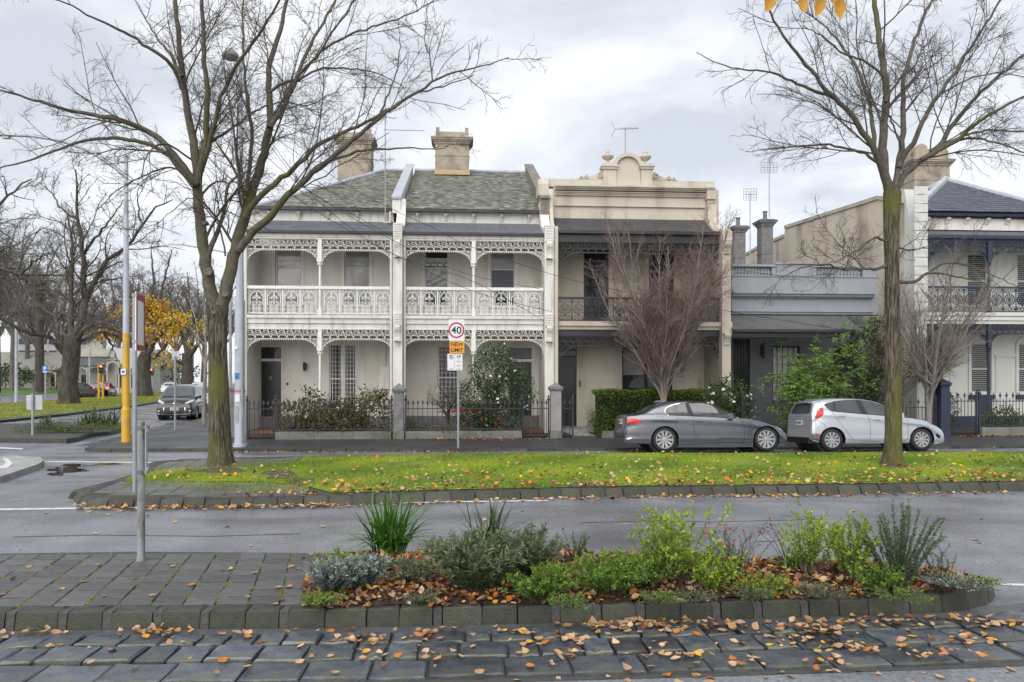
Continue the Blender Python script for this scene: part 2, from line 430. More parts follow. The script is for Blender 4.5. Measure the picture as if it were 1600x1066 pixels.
# ---------------- near island: kerb, cobbled gutter, pavers, planting bed
IH = 0.15
isl_front = [(-60, 958), (0, 957), (250, 955), (500, 953), (700, 950), (900, 946), (1100, 942), (1300, 938), (1420, 932), (1490, 927), (1530, 918)]
isl_back = [(1548, 909), (1538, 902), (1480, 893), (1300, 880), (1000, 868), (560, 865), (220, 862), (-60, 866)]
island, _IP = flat_poly('traffic_island', isl_front+isl_back, IH-0.02, M_mortar, thick=0.2)
IFW = [gp(a, b, IH) for a, b in isl_front]
kerb = structure('island_kerb')
def stone_mesh(name, L, W, H, m, bev, slope=0.0, jit=0.006, seed=0, nx=3, ny=2, shear=0.0):
    """one cut stone: rounded arrises and an uneven top and face"""
    r = random.Random(seed); b = MB()
    xs = [-L/2, -L/2+bev]+[-L/2+bev+(L-2*bev)*i/nx for i in range(1, nx)]+[L/2-bev, L/2]
    ys = [-W/2, -W/2+bev]+[-W/2+bev+(W-2*bev)*i/ny for i in range(1, ny)]+[W/2-bev, W/2]
    nX, nY = len(xs), len(ys); V = []; 
    for j, y in enumerate(ys):
        for i, x in enumerate(xs):
            edge = (i in (0, nX-1)) or (j in (0, nY-1))
            V.append((x+y*shear+r.uniform(-jit, jit)*0.6, y+r.uniform(-jit, jit)*0.6, (-bev*0.7 if edge else 0)+r.uniform(-jit, jit)))
    Fq = [(j*nX+i, j*nX+i+1, (j+1)*nX+i+1, (j+1)*nX+i) for j in range(nY-1) for i in range(nX-1)]
    ring = [i for i in range(nX)]+[j*nX+nX-1 for j in range(1, nY)]+[(nY-1)*nX+i for i in range(nX-2, -1, -1)]+[j*nX for j in range(nY-2, 0, -1)]
    base = len(V)
    for q in ring:
        x, y, z = V[q]; V.append((x, y-(slope if y < 0 else 0), -H))
    n = len(ring)
    Fq += [(ring[k], base+k, base+(k+1) % n, ring[(k+1) % n]) for k in range(n)]
    Fq = [f if idx < (nX-1)*(nY-1) else tuple(f) for idx, f in enumerate(Fq)]
    b.add(V, Fq); me = b.mesh(name, m)
    return me
_ks = [stone_mesh('kerb_stone', 0.30, 0.16, 0.17, M_kerb, 0.014, slope=0.03, jit=0.007, seed=i) for i in range(6)]
_kn = [stone_mesh('kerb_stone', 0.075, 0.16, 0.17, M_mortar, 0.010, slope=0.028, jit=0.004, seed=20+i, nx=1) for i in range(3)]
def walk(P, s0=0.0):
    """arc-length walker on a polyline of Vectors"""
    d = [0.0]
    for a, b in zip(P[:-1], P[1:]): d.append(d[-1]+(b-a).length)
    def at(s):
        s = min(max(s, 0), d[-1]-1e-6)
        for i in range(len(P)-1):
            if s <= d[i+1]:
                t = (s-d[i])/(d[i+1]-d[i]); p = P[i].lerp(P[i+1], t); v = (P[i+1]-P[i]).normalized(); return p, v
        return P[-1], (P[-1]-P[-2]).normalized()
    return at, d[-1]
_nose = IFW+[gp(a, b, IH) for a, b in [(1546, 912), (1544, 904), (1520, 899), (1480, 893)]]
_nose = [Vector(p) for p in smooth_path(_nose, 80)]
at, LT = walk(_nose)
s = 0.0
while s < LT-0.1:
    L = RD.uniform(0.25, 0.33)
    p, v = at(s+L/2); nr = Vector((-v.y, v.x, 0))
    inst('kerb_stone', RD.choice(_ks), kerb, p+nr*0.08+Vector((0, 0, RD.uniform(-0.006, 0.004))), (RD.uniform(-0.02, 0.02), RD.uniform(-0.015, 0.015), math.atan2(v.y, v.x)+RD.uniform(-0.015, 0.015)), ((L-0.008)/0.30, 1, 1))
    s += L
    if RD.random() < 0.75:
        p, v = at(s+0.035); nr = Vector((-v.y, v.x, 0))
        inst('kerb_stone', RD.choice(_kn), kerb, p+nr*0.086+Vector((0, 0, -0.006)), (0, 0, math.atan2(v.y, v.x)), (0.9, 1, 1)); s += 0.07
# gutter: mortar band, two courses of pitchers, a course of flat slabs
gut = structure('gutter')
gl = [gp(a, b, 0.0) for a, b in [(-160, 995), (0, 993), (500, 988), (900, 980), (1300, 970), (1480, 963), (1560, 953), (1640, 943), (1720, 936)]]
gl = [Vector(p) for p in smooth_path(gl, 80)]
gat, GL = walk(gl)
def offs(P, d):
    out = []
    for i, p in enumerate(P):
        v = (P[min(i+1, len(P)-1)]-P[max(i-1, 0)]).normalized(); out.append(p+Vector((v.y, -v.x, 0))*d)
    return out
def band(name, d0, d1, z0, z1, m, parent):
    A, B = offs(gl, d0), offs(gl, d1); n = len(A)
    V = [(p.x, p.y, z0) for p in A]+[(p.x, p.y, z1) for p in B]
    return np_obj(name, V, [(i+n, i+n+1, i+1, i) for i in range(n-1)], m, parent)
band('gutter_bed', -0.05, 1.02, 0.004, 0.004, M_mortar, gut)
def mortar_strip(d0, d1, z):
    A, B = offs(gl, d0), offs(gl, d1); n = len(A); b = MB()
    for i in range(0, n-1):
        b.hexa([(B[i].x, B[i].y, -0.05), (B[i+1].x, B[i+1].y, -0.05), (A[i+1].x, A[i+1].y, -0.05), (A[i].x, A[i].y, -0.05), (B[i].x, B[i].y, z-0.012), (B[i+1].x, B[i+1].y, z-0.012), (A[i+1].x, A[i+1].y, z), (A[i].x, A[i].y, z)])
    return b
M_apron = mat('mortar_apron', (0.055, 0.057, 0.062), (0.085, 0.088, 0.094), rough=0.4, scale=4, bump=0.4, bscale=60)
mortar_strip(-0.01, 0.11, 0.03).build('mortar_apron', M_apron, gut)
_cs = [stone_mesh('cobble', 0.27, 0.25, 0.10, M_stone, 0.012, jit=0.007, seed=40+i, nx=3, ny=3) for i in range(10)]
_fs = [stone_mesh('cobble', 0.42, 0.26, 0.10, M_stone, 0.012, jit=0.004, seed=60+i, nx=3, ny=2) for i in range(4)]
def course(d0, w, lmin, lmax, meshes, L0, W0, z, slack, jz):
    s = -RD.uniform(0, 0.2)
    while s < GL-0.05:
        L = RD.uniform(lmin, lmax); p, v = gat(max(s+L/2, 0)); nr = Vector((v.y, -v.x, 0))
        g = p+nr*(d0+w/2+RD.uniform(-0.012, 0.012))
        inst('cobble', RD.choice(meshes), gut, Vector((g.x, g.y, z+RD.uniform(-jz, jz))), (RD.uniform(-.02, .02)*(jz*45), RD.uniform(-.02, .02)*(jz*45), math.atan2(v.y, v.x)+RD.uniform(-.05, .05)*(jz*60)), ((L-slack)/L0, (w-slack)/W0, 1))
        s += L
course(0.115, 0.25, 0.19, 0.32, _cs, 0.27, 0.25, 0.045, 0.020, 0.007)
course(0.37, 0.29, 0.20, 0.34, _cs, 0.27, 0.25, 0.042, 0.020, 0.007)
course(0.665, 0.30, 0.34, 0.52, _fs, 0.42, 0.26, 0.030, 0.010, 0.002)

# island pavers
pav = structure('island_paving')
u = (IFW[3]-IFW[1]).normalized(); u.z = 0; w = Vector((-0.243*cT+sT, 0.243*sT+cT, 0)).normalized()
W_PAVE = w.copy()
def shear_of(u, w): return w.dot(u)/w.dot(Vector((-u.y, u.x, 0)))
_pm = [stone_mesh('paving_slab', 0.245, 0.200, 0.06, M_paver, 0.008, jit=0.0025, seed=80+i, nx=1, ny=1, shear=shear_of(u, w)) for i in range(5)]
O0 = gp(480, 953.5, IH)+u*0.0
moss_pts = []
nb_ = 0
for j in range(0, 10):
    for i in range(-14, 1):
        c = O0+w*(0.285+0.224*j)+u*(0.255*i-0.10)+u*RD.uniform(-0.004, 0.004)
        # inside the island, left of the bed
        D = c.x*sT+c.y*cT; lat = c.x*cT-c.y*sT; pxx = 800+F*lat/D; pyy = HOR+F*(CAMZ-IH)/D
        if pyy < 866 or pxx < -60 or pxx > 500: continue
        o = bpy.data.objects.new('paving_slab', RD.choice(_pm)); put(o, pav, (c.x, c.y, IH+RD.uniform(-0.003, 0.003)))
        a1 = math.atan2(u.y, u.x)
        o.rotation_euler = (RD.uniform(-.012, .012), RD.uniform(-.012, .012), a1)
        # sheared slab: courses run along the kerb, joints run up the street
        nb_ += 1
        for _ in range(2):
            if RD.random() < 0.5: moss_pts.append(c+u*0.125+w*RD.uniform(-0.11, 0.11))
            if RD.random() < 0.22: moss_pts.append(c+w*0.11+u*RD.uniform(-0.12, 0.12))
# planting bed
bedpx = [(478, 951), (700, 947), (900, 943), (1100, 939), (1300, 935), (1420, 929.5), (1485, 924.5), (1522, 916), (1536, 909), (1530, 904), (1475, 896), (1300, 883), (1000, 871), (700, 868), (560, 868.5), (500, 880), (470, 915)]
bw = [gp(a, b, IH) for a, b in bedpx]
def in_poly(x, y, P):
    c = False; n = len(P)
    for i in range(n):
        a, b = P[i], P[(i+1) % n]
        if (a.y > y) != (b.y > y) and x < (b.x-a.x)*(y-a.y)/(b.y-a.y)+a.x: c = not c
    return c
def edge_dist(x, y, P):
    m = 9
    for i in range(len(P)):
        a, b = P[i], P[(i+1) % len(P)]; dx, dy = b.x-a.x, b.y-a.y
        t = max(0, min(1, ((x-a.x)*dx+(y-a.y)*dy)/(dx*dx+dy*dy))); m = min(m, math.hypot(x-a.x-t*dx, y-a.y-t*dy))
    return m
def bed_z(x, y):
    return IH-0.015+0.13*(1-math.exp(-edge_dist(x, y, bw)/0.35))+0.015*math.sin(7*x+3*y)*math.cos(5*y-2*x)
_bx0, _bx1 = min(p.x for p in bw), max(p.x for p in bw); _by0, _by1 = min(p.y for p in bw), max(p.y for p in bw)
nx_, ny_ = 90, 36; V = []; idx = {}; Fq = []
for j in range(ny_+1):
    for i in range(nx_+1):
        x = _bx0+(_bx1-_bx0)*i/nx_; y = _by0+(_by1-_by0)*j/ny_
        if in_poly(x, y, bw): idx[i, j] = len(V); V.append((x, y, bed_z(x, y)))
for j in range(ny_):
    for i in range(nx_):
        q = [(i, j), (i+1, j), (i+1, j+1), (i, j+1)]
        if all(k in idx for k in q): Fq.append([idx[k] for k in q])
bed = np_obj('planting_bed', V, Fq, M_soil, None, smooth=True); bed['kind'] = 'structure'

# ---------------- main median with the two elms
MH = 0.13
med_back = [(120, 765), (175, 751), (219, 737), (240, 721), (328, 716), (469, 713), (700, 709.5), (1000, 708), (1300, 707.3), (1750, 706.6)]
med_front = [(1750, 752), (1600, 755), (1300, 760), (1000, 763), (700, 770), (500, 777), (300, 779.5), (170, 780), (132, 775)]
median, MP = flat_poly('median', med_back+med_front, MH-0.011, M_dirt, thick=0.16, g=lambda y: 0.0)
G0 = lambda y: 0.0
lawn_px = [(478, 715), (700, 710.2), (1000, 708.7), (1300, 708), (1750, 707.2), (1750, 748), (1600, 751), (1300, 756), (1000, 759), (700, 765), (520, 770), (470, 757), (395, 752), (300, 752), (195, 752), (205, 744), (245, 737), (330, 733), (420, 728), (460, 722)]
lawn, LP = flat_poly('lawn', lawn_px, MH, M_turf, g=G0)
mk = structure('median_kerb')
_mk = [stone_mesh('kerb_stone', 0.34, 0.2, 0.17, M_kerb, 0.03, slope=0.09, jit=0.008, seed=100+i, nx=2) for i in range(6)]
_pf = [gp(a, b, MH, G0) for a, b in [(120, 765), (132, 775), (170, 780), (300, 779.5), (500, 777), (700, 770), (1000, 763), (1300, 760), (1600, 755), (1750, 752)]]
_pf = [Vector(p) for p in smooth_path(_pf, 120)]
mat_, ML = walk(_pf); s = 0
while s < ML:
    L = RD.uniform(0.3, 0.42); p, v = mat_(s+L/2); nr = Vector((-v.y, v.x, 0))
    inst('kerb_stone', RD.choice(_mk), mk, p+nr*0.1+Vector((0, 0, RD.uniform(-0.008, 0.008))), (0, RD.uniform(-.02, .02), math.atan2(v.y, v.x)+RD.uniform(-.02, .02)), ((L-0.012)/0.34, 1, 1))
    s += L
_pb = [gp(a, b, MH, G0) for a, b in [(469, 713), (328, 716), (240, 721), (219, 737), (175, 751), (120, 765)]]
_pb = [Vector(p) for p in smooth_path(_pb, 60)]
mat_, ML = walk(_pb); s = 0
while s < ML:
    L = RD.uniform(0.34, 0.45); p, v = mat_(s+L/2); nr = Vector((-v.y, v.x, 0))
    inst('kerb_stone', RD.choice(_mk), mk, p+nr*0.1+Vector((0, 0, RD.uniform(-0.008, 0.004))), (0, 0, math.atan2(v.y, v.x)), ((L-0.012)/0.34, 1, 1)); s += L
# pavers on the nose of the median
mp = structure('median_paving')
u2 = (gp(500, 777, MH, G0)-gp(300, 779.5, MH, G0)).normalized(); w2 = Vector((-0.2*cT+sT, 0.2*sT+cT, 0)).normalized()
_pm2 = [stone_mesh('paving_slab', 0.30, 0.26, 0.06, M_paver, 0.008, jit=0.003, seed=90+i, nx=1, ny=1, shear=shear_of(u2, w2)) for i in range(4)]
O2 = gp(460, 776, MH, G0)
for j in range(0, 24):
    for i in range(-17, 2):
        c = O2+w2*(0.26+0.275*j)+u2*0.31*i
        D = c.x*sT+c.y*cT; lat = c.x*cT-c.y*sT; pxx = 800+F*lat/D; pyy = HOR+F*(CAMZ-MH)/D
        if not in_poly(c.x, c.y, MP) or edge_dist(c.x, c.y, MP) < 0.28 or in_poly(c.x, c.y, LP) or pxx > 470: continue
        o = bpy.data.objects.new('paving_slab', RD.choice(_pm2)); put(o, mp, (c.x, c.y, MH-0.004+RD.uniform(-0.004, 0.003)))
        o.rotation_euler = (RD.uniform(-.012, .012), RD.uniform(-.012, .012), math.atan2(u2.y, u2.x))
        for _ in range(3):
            if RD.random() < 0.6: moss_pts.append(c+u2*0.155+w2*RD.uniform(-0.13, 0.13)+Vector((0, 0, MH-IH)))
            if RD.random() < 0.15: moss_pts.append(c+w2*0.13+u2*RD.uniform(-0.15, 0.15)+Vector((0, 0, MH-IH)))

# worn bare earth round the two trunks
M_earth = mat('worn_earth', (0.045, 0.036, 0.026), (0.085, 0.07, 0.05), rough=0.95, scale=9, bump=0.8)
EARTH = []
for cx, cy, rx, ry, sd in ((345, 735, 42, 5.5, 11), (1395, 728, 26, 4.0, 12), (440, 742, 30, 9, 13), (470, 752, 26, 6, 14)):
    r = random.Random(sd); pts = [(cx+rx*(0.6+0.55*r.random())*math.cos(2*PI*i/18), cy+ry*(0.6+0.55*r.random())*math.sin(2*PI*i/18)) for i in range(18)]
    o, P = flat_poly('bare_earth', pts, MH+0.006, M_earth, g=G0); EARTH.append(P)

# road paint
def stripe(px, m=M_white_line, h=0.004, name='road_marking'):
    o, _ = flat_poly(name, px, h, m, kind='structure'); return o
stripe([(-40, 795.5), (300, 790.3), (560, 785.2), (857, 781), (857, 782.9), (560, 787.3), (300, 792.6), (-40, 798)])
stripe([(1543, 910.5), (1640, 913.5), (1640, 917), (1543, 913.2)])
stripe([(-20, 720.2), (120, 721.0), (236, 722.2), (236, 723.6), (120, 722.4), (-20, 721.7)])
stripe([(-20, 697.5), (36, 701), (36, 702.5), (-20, 700)])
stripe([(244, 693.2), (300, 692.6), (300, 694), (244, 694.8)], h=0.07)
# pale concrete traffic island at the left
wi, _ = flat_poly('concrete_island', [(-80, 752), (0, 745), (60, 725), (69, 719), (62, 714), (20, 712), (-80, 714)], 0.12, M_conc, thick=0.14)
stripe([(-20, 733), (12, 731), (20, 724), (12, 716), (4, 715), (9, 722), (4, 728), (-20, 729)], h=0.126)
# seams in the asphalt
M_seam = mat('seam', (0.03, 0.03, 0.033), rough=0.5)
for P_ in ([(905, 817), (1010, 814), (1120, 815.5), (1290, 811)], [(20, 839), (150, 836), (330, 838), (470, 834)], [(1180, 846), (1330, 842), (1480, 845)]):
    stripe([(a, c-0.35) for a, c in P_]+[(a, c+0.35) for a, c in reversed(P_)], M_seam, 0.003, 'road_seam')
# puddles
M_pud = mat('puddle', (0.02, 0.02, 0.022), (0.03, 0.03, 0.03), rough=0.03, scale=3, spec=0.6)
def puddle(cx, cy, rx, ry, seed):
    r = random.Random(seed); pts = []
    for i in range(22):
        a = 2*PI*i/22; k = 0.65+0.5*r.random(); pts.append((cx+rx*k*math.cos(a), cy+ry*k*math.sin(a)))
    flat_poly('puddle', pts, 0.004, M_pud)
puddle(105, 734, 34, 5, 1); puddle(120, 727, 30, 2.2, 2); puddle(88, 741, 14, 3, 3); puddle(170, 725, 30, 1.4, 4)
# tactile paving at the corner kerb
M_tac = mat('tactile', (0.34, 0.34, 0.33), (0.26, 0.26, 0.26), rough=0.7, scale=5)
tp = structure('tactile_paving')
_P = [gp(270, 701, 0.06), gp(322, 700, 0.06), gp(322, 689, 0.06), gp(296, 691, 0.06)]
b = MB(); b.prism(_P, (0, 0, -0.06), (0, 0, 0.004)); b.build('base_slab', M_tac, tp)
b = MB()
for i in range(26):
    for j in range(9):
        t, k = (i+.5)/26, (j+.5)/9
        p = _P[0].lerp(_P[1], t).lerp(_P[3].lerp(_P[2], t), k); b.frustum(p.x, p.y, p.z+0.003, p.z+0.018, 0.025, 0.025, 0.016, 0.016)
_o = b.build('stud', M_tac, tp); _o['kind'] = 'stuff'

# ---------------- side street: median, park, planting island
sm, SMP = flat_poly('side_street_median', [(-260, 694), (0, 657), (100, 647), (207, 634), (250, 627.5), (330, 617.5), (420, 609), (420, 604.5), (330, 608), (250, 612.5), (160, 617.5), (90, 625), (0, 630), (-260, 648)], 0.12, M_dirt, thick=0.13, g=G0)
M_kplain = mat('kerb_plain', (0.09, 0.092, 0.095), (0.14, 0.14, 0.14), rough=0.7, scale=2, bump=0.4)
b = MB(); _E = [gp(a, c, 0.12, G0) for a, c in [(-260, 694), (0, 657), (100, 647), (207, 634), (250, 627.5), (330, 617.5)]]
for p, q in zip(_E[:-1], _E[1:]):
    d = (q-p).normalized(); n_ = Vector((-d.y, d.x, 0))*0.2
    b.hexa([(p.x, p.y, -0.05), (q.x, q.y, -0.05), (q.x+n_.x, q.y+n_.y, -0.05), (p.x+n_.x, p.y+n_.y, -0.05), (p.x, p.y, .135), (q.x, q.y, .135), (q.x+n_.x, q.y+n_.y, .14), (p.x+n_.x, p.y+n_.y, .14)])
b.build('side_street_kerb', M_kplain)['kind'] = 'structure'
_st, SLP = flat_poly('side_street_lawn', [(-260, 690), (0, 654.6), (100, 645), (207, 632.6), (250, 626.3), (330, 616.8), (415, 608.6), (415, 604.8), (330, 608.3), (250, 612.9), (160, 618), (90, 625.6), (0, 630.6), (-260, 649)], 0.125, M_turf, g=G0)
def park_pt(px, py, D): return PD(px, py, D)
pk = MB(); _pp = [park_pt(-260, 634, 62), park_pt(0, 618.5, 88), park_pt(60, 615.4, 102), park_pt(93, 613.8, 112), park_pt(93, 605, 150), park_pt(0, 602.8, 160), park_pt(-260, 602, 160)]
pk.prism(_pp, (0, 0, -0.3), (0, 0, 0)); park = pk.build('park_lawn', mat('park_turf', (0.045, 0.12, 0.012), (0.07, 0.15, 0.02), rough=0.9, scale=2, bump=0.5)); park['kind'] = 'structure'
b = MB(); _pp = [park_pt(-260, 640, 58), park_pt(0, 624.5, 78), park_pt(90, 619.5, 95), park_pt(120, 617, 100), park_pt(97, 613.9, 112), park_pt(60, 615.6, 102), park_pt(0, 618.7, 88), park_pt(-260, 634.5, 62)]
b.prism(_pp, (0, 0, -0.25), (0, 0, -0.02)); b.build('park_footpath', mat('park_path', (0.17, 0.17, 0.175), (0.12, 0.12, 0.125), rough=0.6, scale=2))['kind'] = 'structure'
pisl = structure('side_island')
_b, PIP = flat_poly('island_slab', [(-70, 684), (0, 684.5), (106, 685.8), (122, 683), (143, 676.5), (170, 674), (199, 668), (199, 660), (100, 660), (-70, 664)], 0.15, M_kerb, thick=0.22, parent=pisl, kind=None)
b = MB(); P0, P1 = gp(104, 692.5, 0.0), gp(104, 686.2, 0.15); Q0, Q1 = gp(146, 681, 0.0), gp(141, 676, 0.15)
for i in range(9):
    t0, t1 = i/9+0.01, (i+1)/9-0.01
    a0, a1, c0, c1 = P0.lerp(Q0, t0), P0.lerp(Q0, t1), P1.lerp(Q1, t0), P1.lerp(Q1, t1)
    b.hexa([a0-Vector((0, 0, .1)), a1-Vector((0, 0, .1)), c1-Vector((0, 0, .3)), c0-Vector((0, 0, .3)), a0+Vector((0, 0, .01)), a1+Vector((0, 0, .01)), c1+Vector((0, 0, .012)), c0+Vector((0, 0, .012))])
_o = b.build('nose_stones', M_kerb, pisl); _o['kind'] = 'stuff'
# ------------------------------------------------------------------ houses
M_wall = mat('render_cream', (0.60, 0.575, 0.525), (0.54, 0.515, 0.465), rough=0.85, scale=1.2, bump=0.15, bscale=30, c3=(0.47, 0.44, 0.385), s3=1.6, str3=(1, 1, 0.25))
M_trim = mat('trim_white', (0.66, 0.65, 0.62), (0.58, 0.57, 0.54), rough=0.6, scale=2, bump=0.1, bscale=25, c3=(0.47, 0.44, 0.38), s3=2.2, str3=(2.5, 2.5, 0.35))
M_iron_w = mat('iron_white', (0.74, 0.735, 0.72), (0.62, 0.61, 0.59), rough=0.55, scale=9)
M_iron_c = mat('iron_cream', (0.64, 0.62, 0.575), (0.42, 0.38, 0.32), rough=0.6, scale=7, lo=0.5, hi=0.8)
M_iron_k = mat('iron_charcoal', (0.018, 0.019, 0.024), (0.03, 0.031, 0.037), rough=0.5, scale=6)
M_iron_n = mat('iron_navy', (0.016, 0.022, 0.045), (0.026, 0.034, 0.06), rough=0.5, scale=6)
M_slate = mat('slate_mossy', (0.06, 0.063, 0.06), (0.27, 0.27, 0.235), rough=0.8, attr='v', c3=(0.145, 0.148, 0.122))
M_slate5 = mat('slate_new', (0.055, 0.062, 0.082), (0.10, 0.11, 0.135), rough=0.5, attr='v', c3=(0.075, 0.083, 0.105))
M_lead = mat('lead_flashing', (0.40, 0.42, 0.47), (0.30, 0.32, 0.37), rough=0.5, scale=3)
M_corr = mat('corrugated_grey', (0.075, 0.082, 0.105), (0.115, 0.125, 0.15), rough=0.45, scale=2.5)
M_corr_d = mat('corrugated_dark', (0.038, 0.038, 0.043), (0.055, 0.055, 0.06), rough=0.5, scale=2.5)
M_gut = mat('gutter_black', (0.012, 0.013, 0.018), (0.02, 0.021, 0.026), rough=0.4, scale=4)
M_chim = mat('chimney_render', (0.36, 0.315, 0.255), (0.28, 0.245, 0.20), rough=0.9, scale=4, bump=0.4, c3=(0.18, 0.15, 0.12), s3=1.5)
M_beige = mat('render_beige', (0.50, 0.455, 0.385), (0.45, 0.41, 0.345), rough=0.85, scale=1.1, bump=0.12, bscale=30, c3=(0.345, 0.305, 0.25), s3=1.4, str3=(1, 1, 0.25))
M_door = mat('door_black', (0.010, 0.010, 0.013), (0.015, 0.015, 0.02), rough=0.3, scale=4)
M_glass = mat('window_glass', (0.018, 0.020, 0.024), (0.035, 0.037, 0.042), rough=0.04, scale=1.1, spec=0.6)
M_blind = mat('window_blind', (0.25, 0.25, 0.245), (0.19, 0.19, 0.19), rough=0.15, scale=1.5, coat=0.6)
M_brass = mat('brass', (0.6, 0.5, 0.3), rough=0.3, metal=1)
M_dstone = mat('dark_stone', (0.12, 0.12, 0.125), (0.18, 0.18, 0.18), rough=0.8, scale=4, bump=0.3)
M_stain = mat('stained_render', (0.52, 0.46, 0.385), (0.44, 0.385, 0.315), rough=0.9, scale=0.5, bump=0.3, bscale=12, c3=(0.24, 0.20, 0.16), s3=0.7, stretch=(1, 1, 0.45))
YV, YW, YP = 26.3, 28.0, 26.0
def zz(py, Y, px=620): return FZ(px, py, Y)

def wall_holes(name, m, Y, x0, x1, z0, z1, holes, parent, rev=0.14, back=0.3):
    """a wall with its openings cut through, with reveals"""
    xs = sorted({x0, x1, *[h[0] for h in holes], *[h[1] for h in holes]}); zs = sorted({z0, z1, *[h[2] for h in holes], *[h[3] for h in holes]})
    b = MB()
    for i in range(len(xs)-1):
        for j in range(len(zs)-1):
            cx, cz = (xs[i]+xs[i+1])/2, (zs[j]+zs[j+1])/2
            if any(h[0] < cx < h[1] and h[2] < cz < h[3] for h in holes): continue
            b.add([(xs[i], Y, zs[j]), (xs[i+1], Y, zs[j]), (xs[i+1], Y, zs[j+1]), (xs[i], Y, zs[j+1])], [(0, 1, 2, 3)])
    for h in holes:
        a, c, d, e = h[:4]; Q = Y+back
        b.add([(a, Y, d), (a, Q, d), (a, Q, e), (a, Y, e)], [(0, 1, 2, 3)]); b.add([(c, Y, d), (c, Y, e), (c, Q, e), (c, Q, d)], [(0, 1, 2, 3)])
        b.add([(a, Y, e), (a, Q, e), (c, Q, e), (c, Y, e)], [(0, 1, 2, 3)]); b.add([(a, Y, d), (c, Y, d), (c, Q, d), (a, Q, d)], [(0, 1, 2, 3)])
    return b.build(name, m, parent)

def sash(parent, x0, x1, z0, z1, Y, mf, mg, mid=0.5, mg2=None, grid=None, label=None, bars=None):
    """double-hung window: frame with meeting rail, two panes, sill"""
    fw = 0.055; y0, y1 = Y+0.07, Y+0.13; b = MB()
    b.box(x0, x0+fw, y0, y1, z0, z1); b.box(x1-fw, x1, y0, y1, z0, z1)
    b.box(x0+fw, x1-fw, y0, y1, z1-fw, z1); b.box(x0+fw, x1-fw, y0, y1, z0, z0+fw)
    zm = z0+(z1-z0)*mid
    if mid: b.box(x0+fw, x1-fw, y0+0.005, y1+0.01, zm-0.022, zm+0.022)
    if bars:
        nx, nz = bars
        for i in range(1, nx): xx = x0+(x1-x0)*i/nx; b.box(xx-0.008, xx+0.008, y0+0.01, y1, z0+fw, z1-fw)
        for i in range(1, nz): q = z0+(z1-z0)*i/nz; b.box(x0+fw, x1-fw, y0+0.016, y1-0.006, q-0.006, q+0.006)
    w = b.build('window', mf, parent)
    if label: w['label'] = label
    parts = [(z0+fw, zm-0.022, mg), (zm+0.022, z1-fw, mg2 or mg)] if mid else [(z0+fw, z1-fw, mg)]
    for a, c, mm in parts:
        p = MB(); p.box(x0+fw-0.004, x1-fw+0.004, y1-0.02, y1-0.008, a-0.004, c+0.004); p.build('pane', mm, w)
    s = MB(); s.box(x0-0.05, x1+0.05, Y-0.06, Y+0.09, z0-0.07, z0-0.003); s.build('sill', mf, w)
    return w

# ---- cast-iron lace
def arc(cx, cz, r, a0, a1, n=10): return [(cx+r*math.cos(math.radians(a0+(a1-a0)*i/n)), cz+r*math.sin(math.radians(a0+(a1-a0)*i/n))) for i in range(n+1)]
def spiral(cx, cz, r0, a0, turns, n=14, shrink=0.75): return [(cx+r0*(1-shrink*i/n)*math.cos(math.radians(a0+360*turns*i/n)), cz+r0*(1-shrink*i/n)*math.sin(math.radians(a0+360*turns*i/n))) for i in range(n+1)]
def mirror(st): return st+[[(-x, z) for x, z in s] for s in st]
def panel_mesh(m, w=0.58, h=0.9, name='balustrade_panel'):
    W = w/2; t = 0.016; S_ = []
    S_ += mirror([[(W-0.012, 0), (W-0.012, h)], [(W-0.055, 0), (W-0.055, h*0.98)]])
    S_ += [[(-W, h-0.01), (W, h-0.01)], [(-W, 0.012), (W, 0.012)], arc(0, h*0.68, W-0.075, 0, 180, 14), arc(0, h*0.68, W-0.105, 5, 175, 14), [(-W+0.05, h*0.34), (W-0.05, h*0.34)]]
    S_ += mirror([[(W-0.075, h*0.34), (W-0.075, h*0.68)]])
    S_ += mirror([spiral(W-0.085, h*0.93, 0.05, 200, 1.1), spiral(0.09, h*0.965, 0.035, 180, 1)])
    S_ += mirror([[(0, h*0.36), (0.035, h*0.45), (0.075, h*0.50), (0.12, h*0.46)], [(0, h*0.52), (0.05, h*0.60), (0.11, h*0.63), (0.14, h*0.6)], [(0.03, h*0.56), (0.09, h*0.69), (0.14, h*0.70)], spiral(0.115, h*0.42, 0.055, 60, -1.2), [(0.035, h*0.63), (0.055, h*0.68), (0.02, h*0.74)]])
    S_ += [[(0, h*0.34), (0, h*0.80)], [(-0.10, h*0.60), (0.10, h*0.60)]]
    for ix in (-1, 1):
        for iz in (0.09, 0.25):
            S_.append(arc(ix*0.095, h*iz, 0.055, 0, 360, 12)); S_.append(spiral(ix*0.095, h*iz, 0.04, 90*ix, 1.0*ix, 8))
    S_ += [[(0, 0), (0, h*0.34)], [(-W+0.06, h*0.17), (W-0.06, h*0.17)], arc(0, h*0.17, 0.035, 0, 360, 10)]
    b = MB()
    for s in S_: b.ribbon(s, t, -0.012, 0.012)
    for z in (h*0.80, h*0.70): b.xz([(0, z-0.045), (0.034, z), (0, z+0.05), (-0.034, z)], -0.014, 0.014)
    for sx in (-1, 1): b.xz([(sx*0.09, h*0.585), (sx*0.15, h*0.62), (sx*0.10, h*0.66)], -0.014, 0.014)
    return b.mesh(name, m)
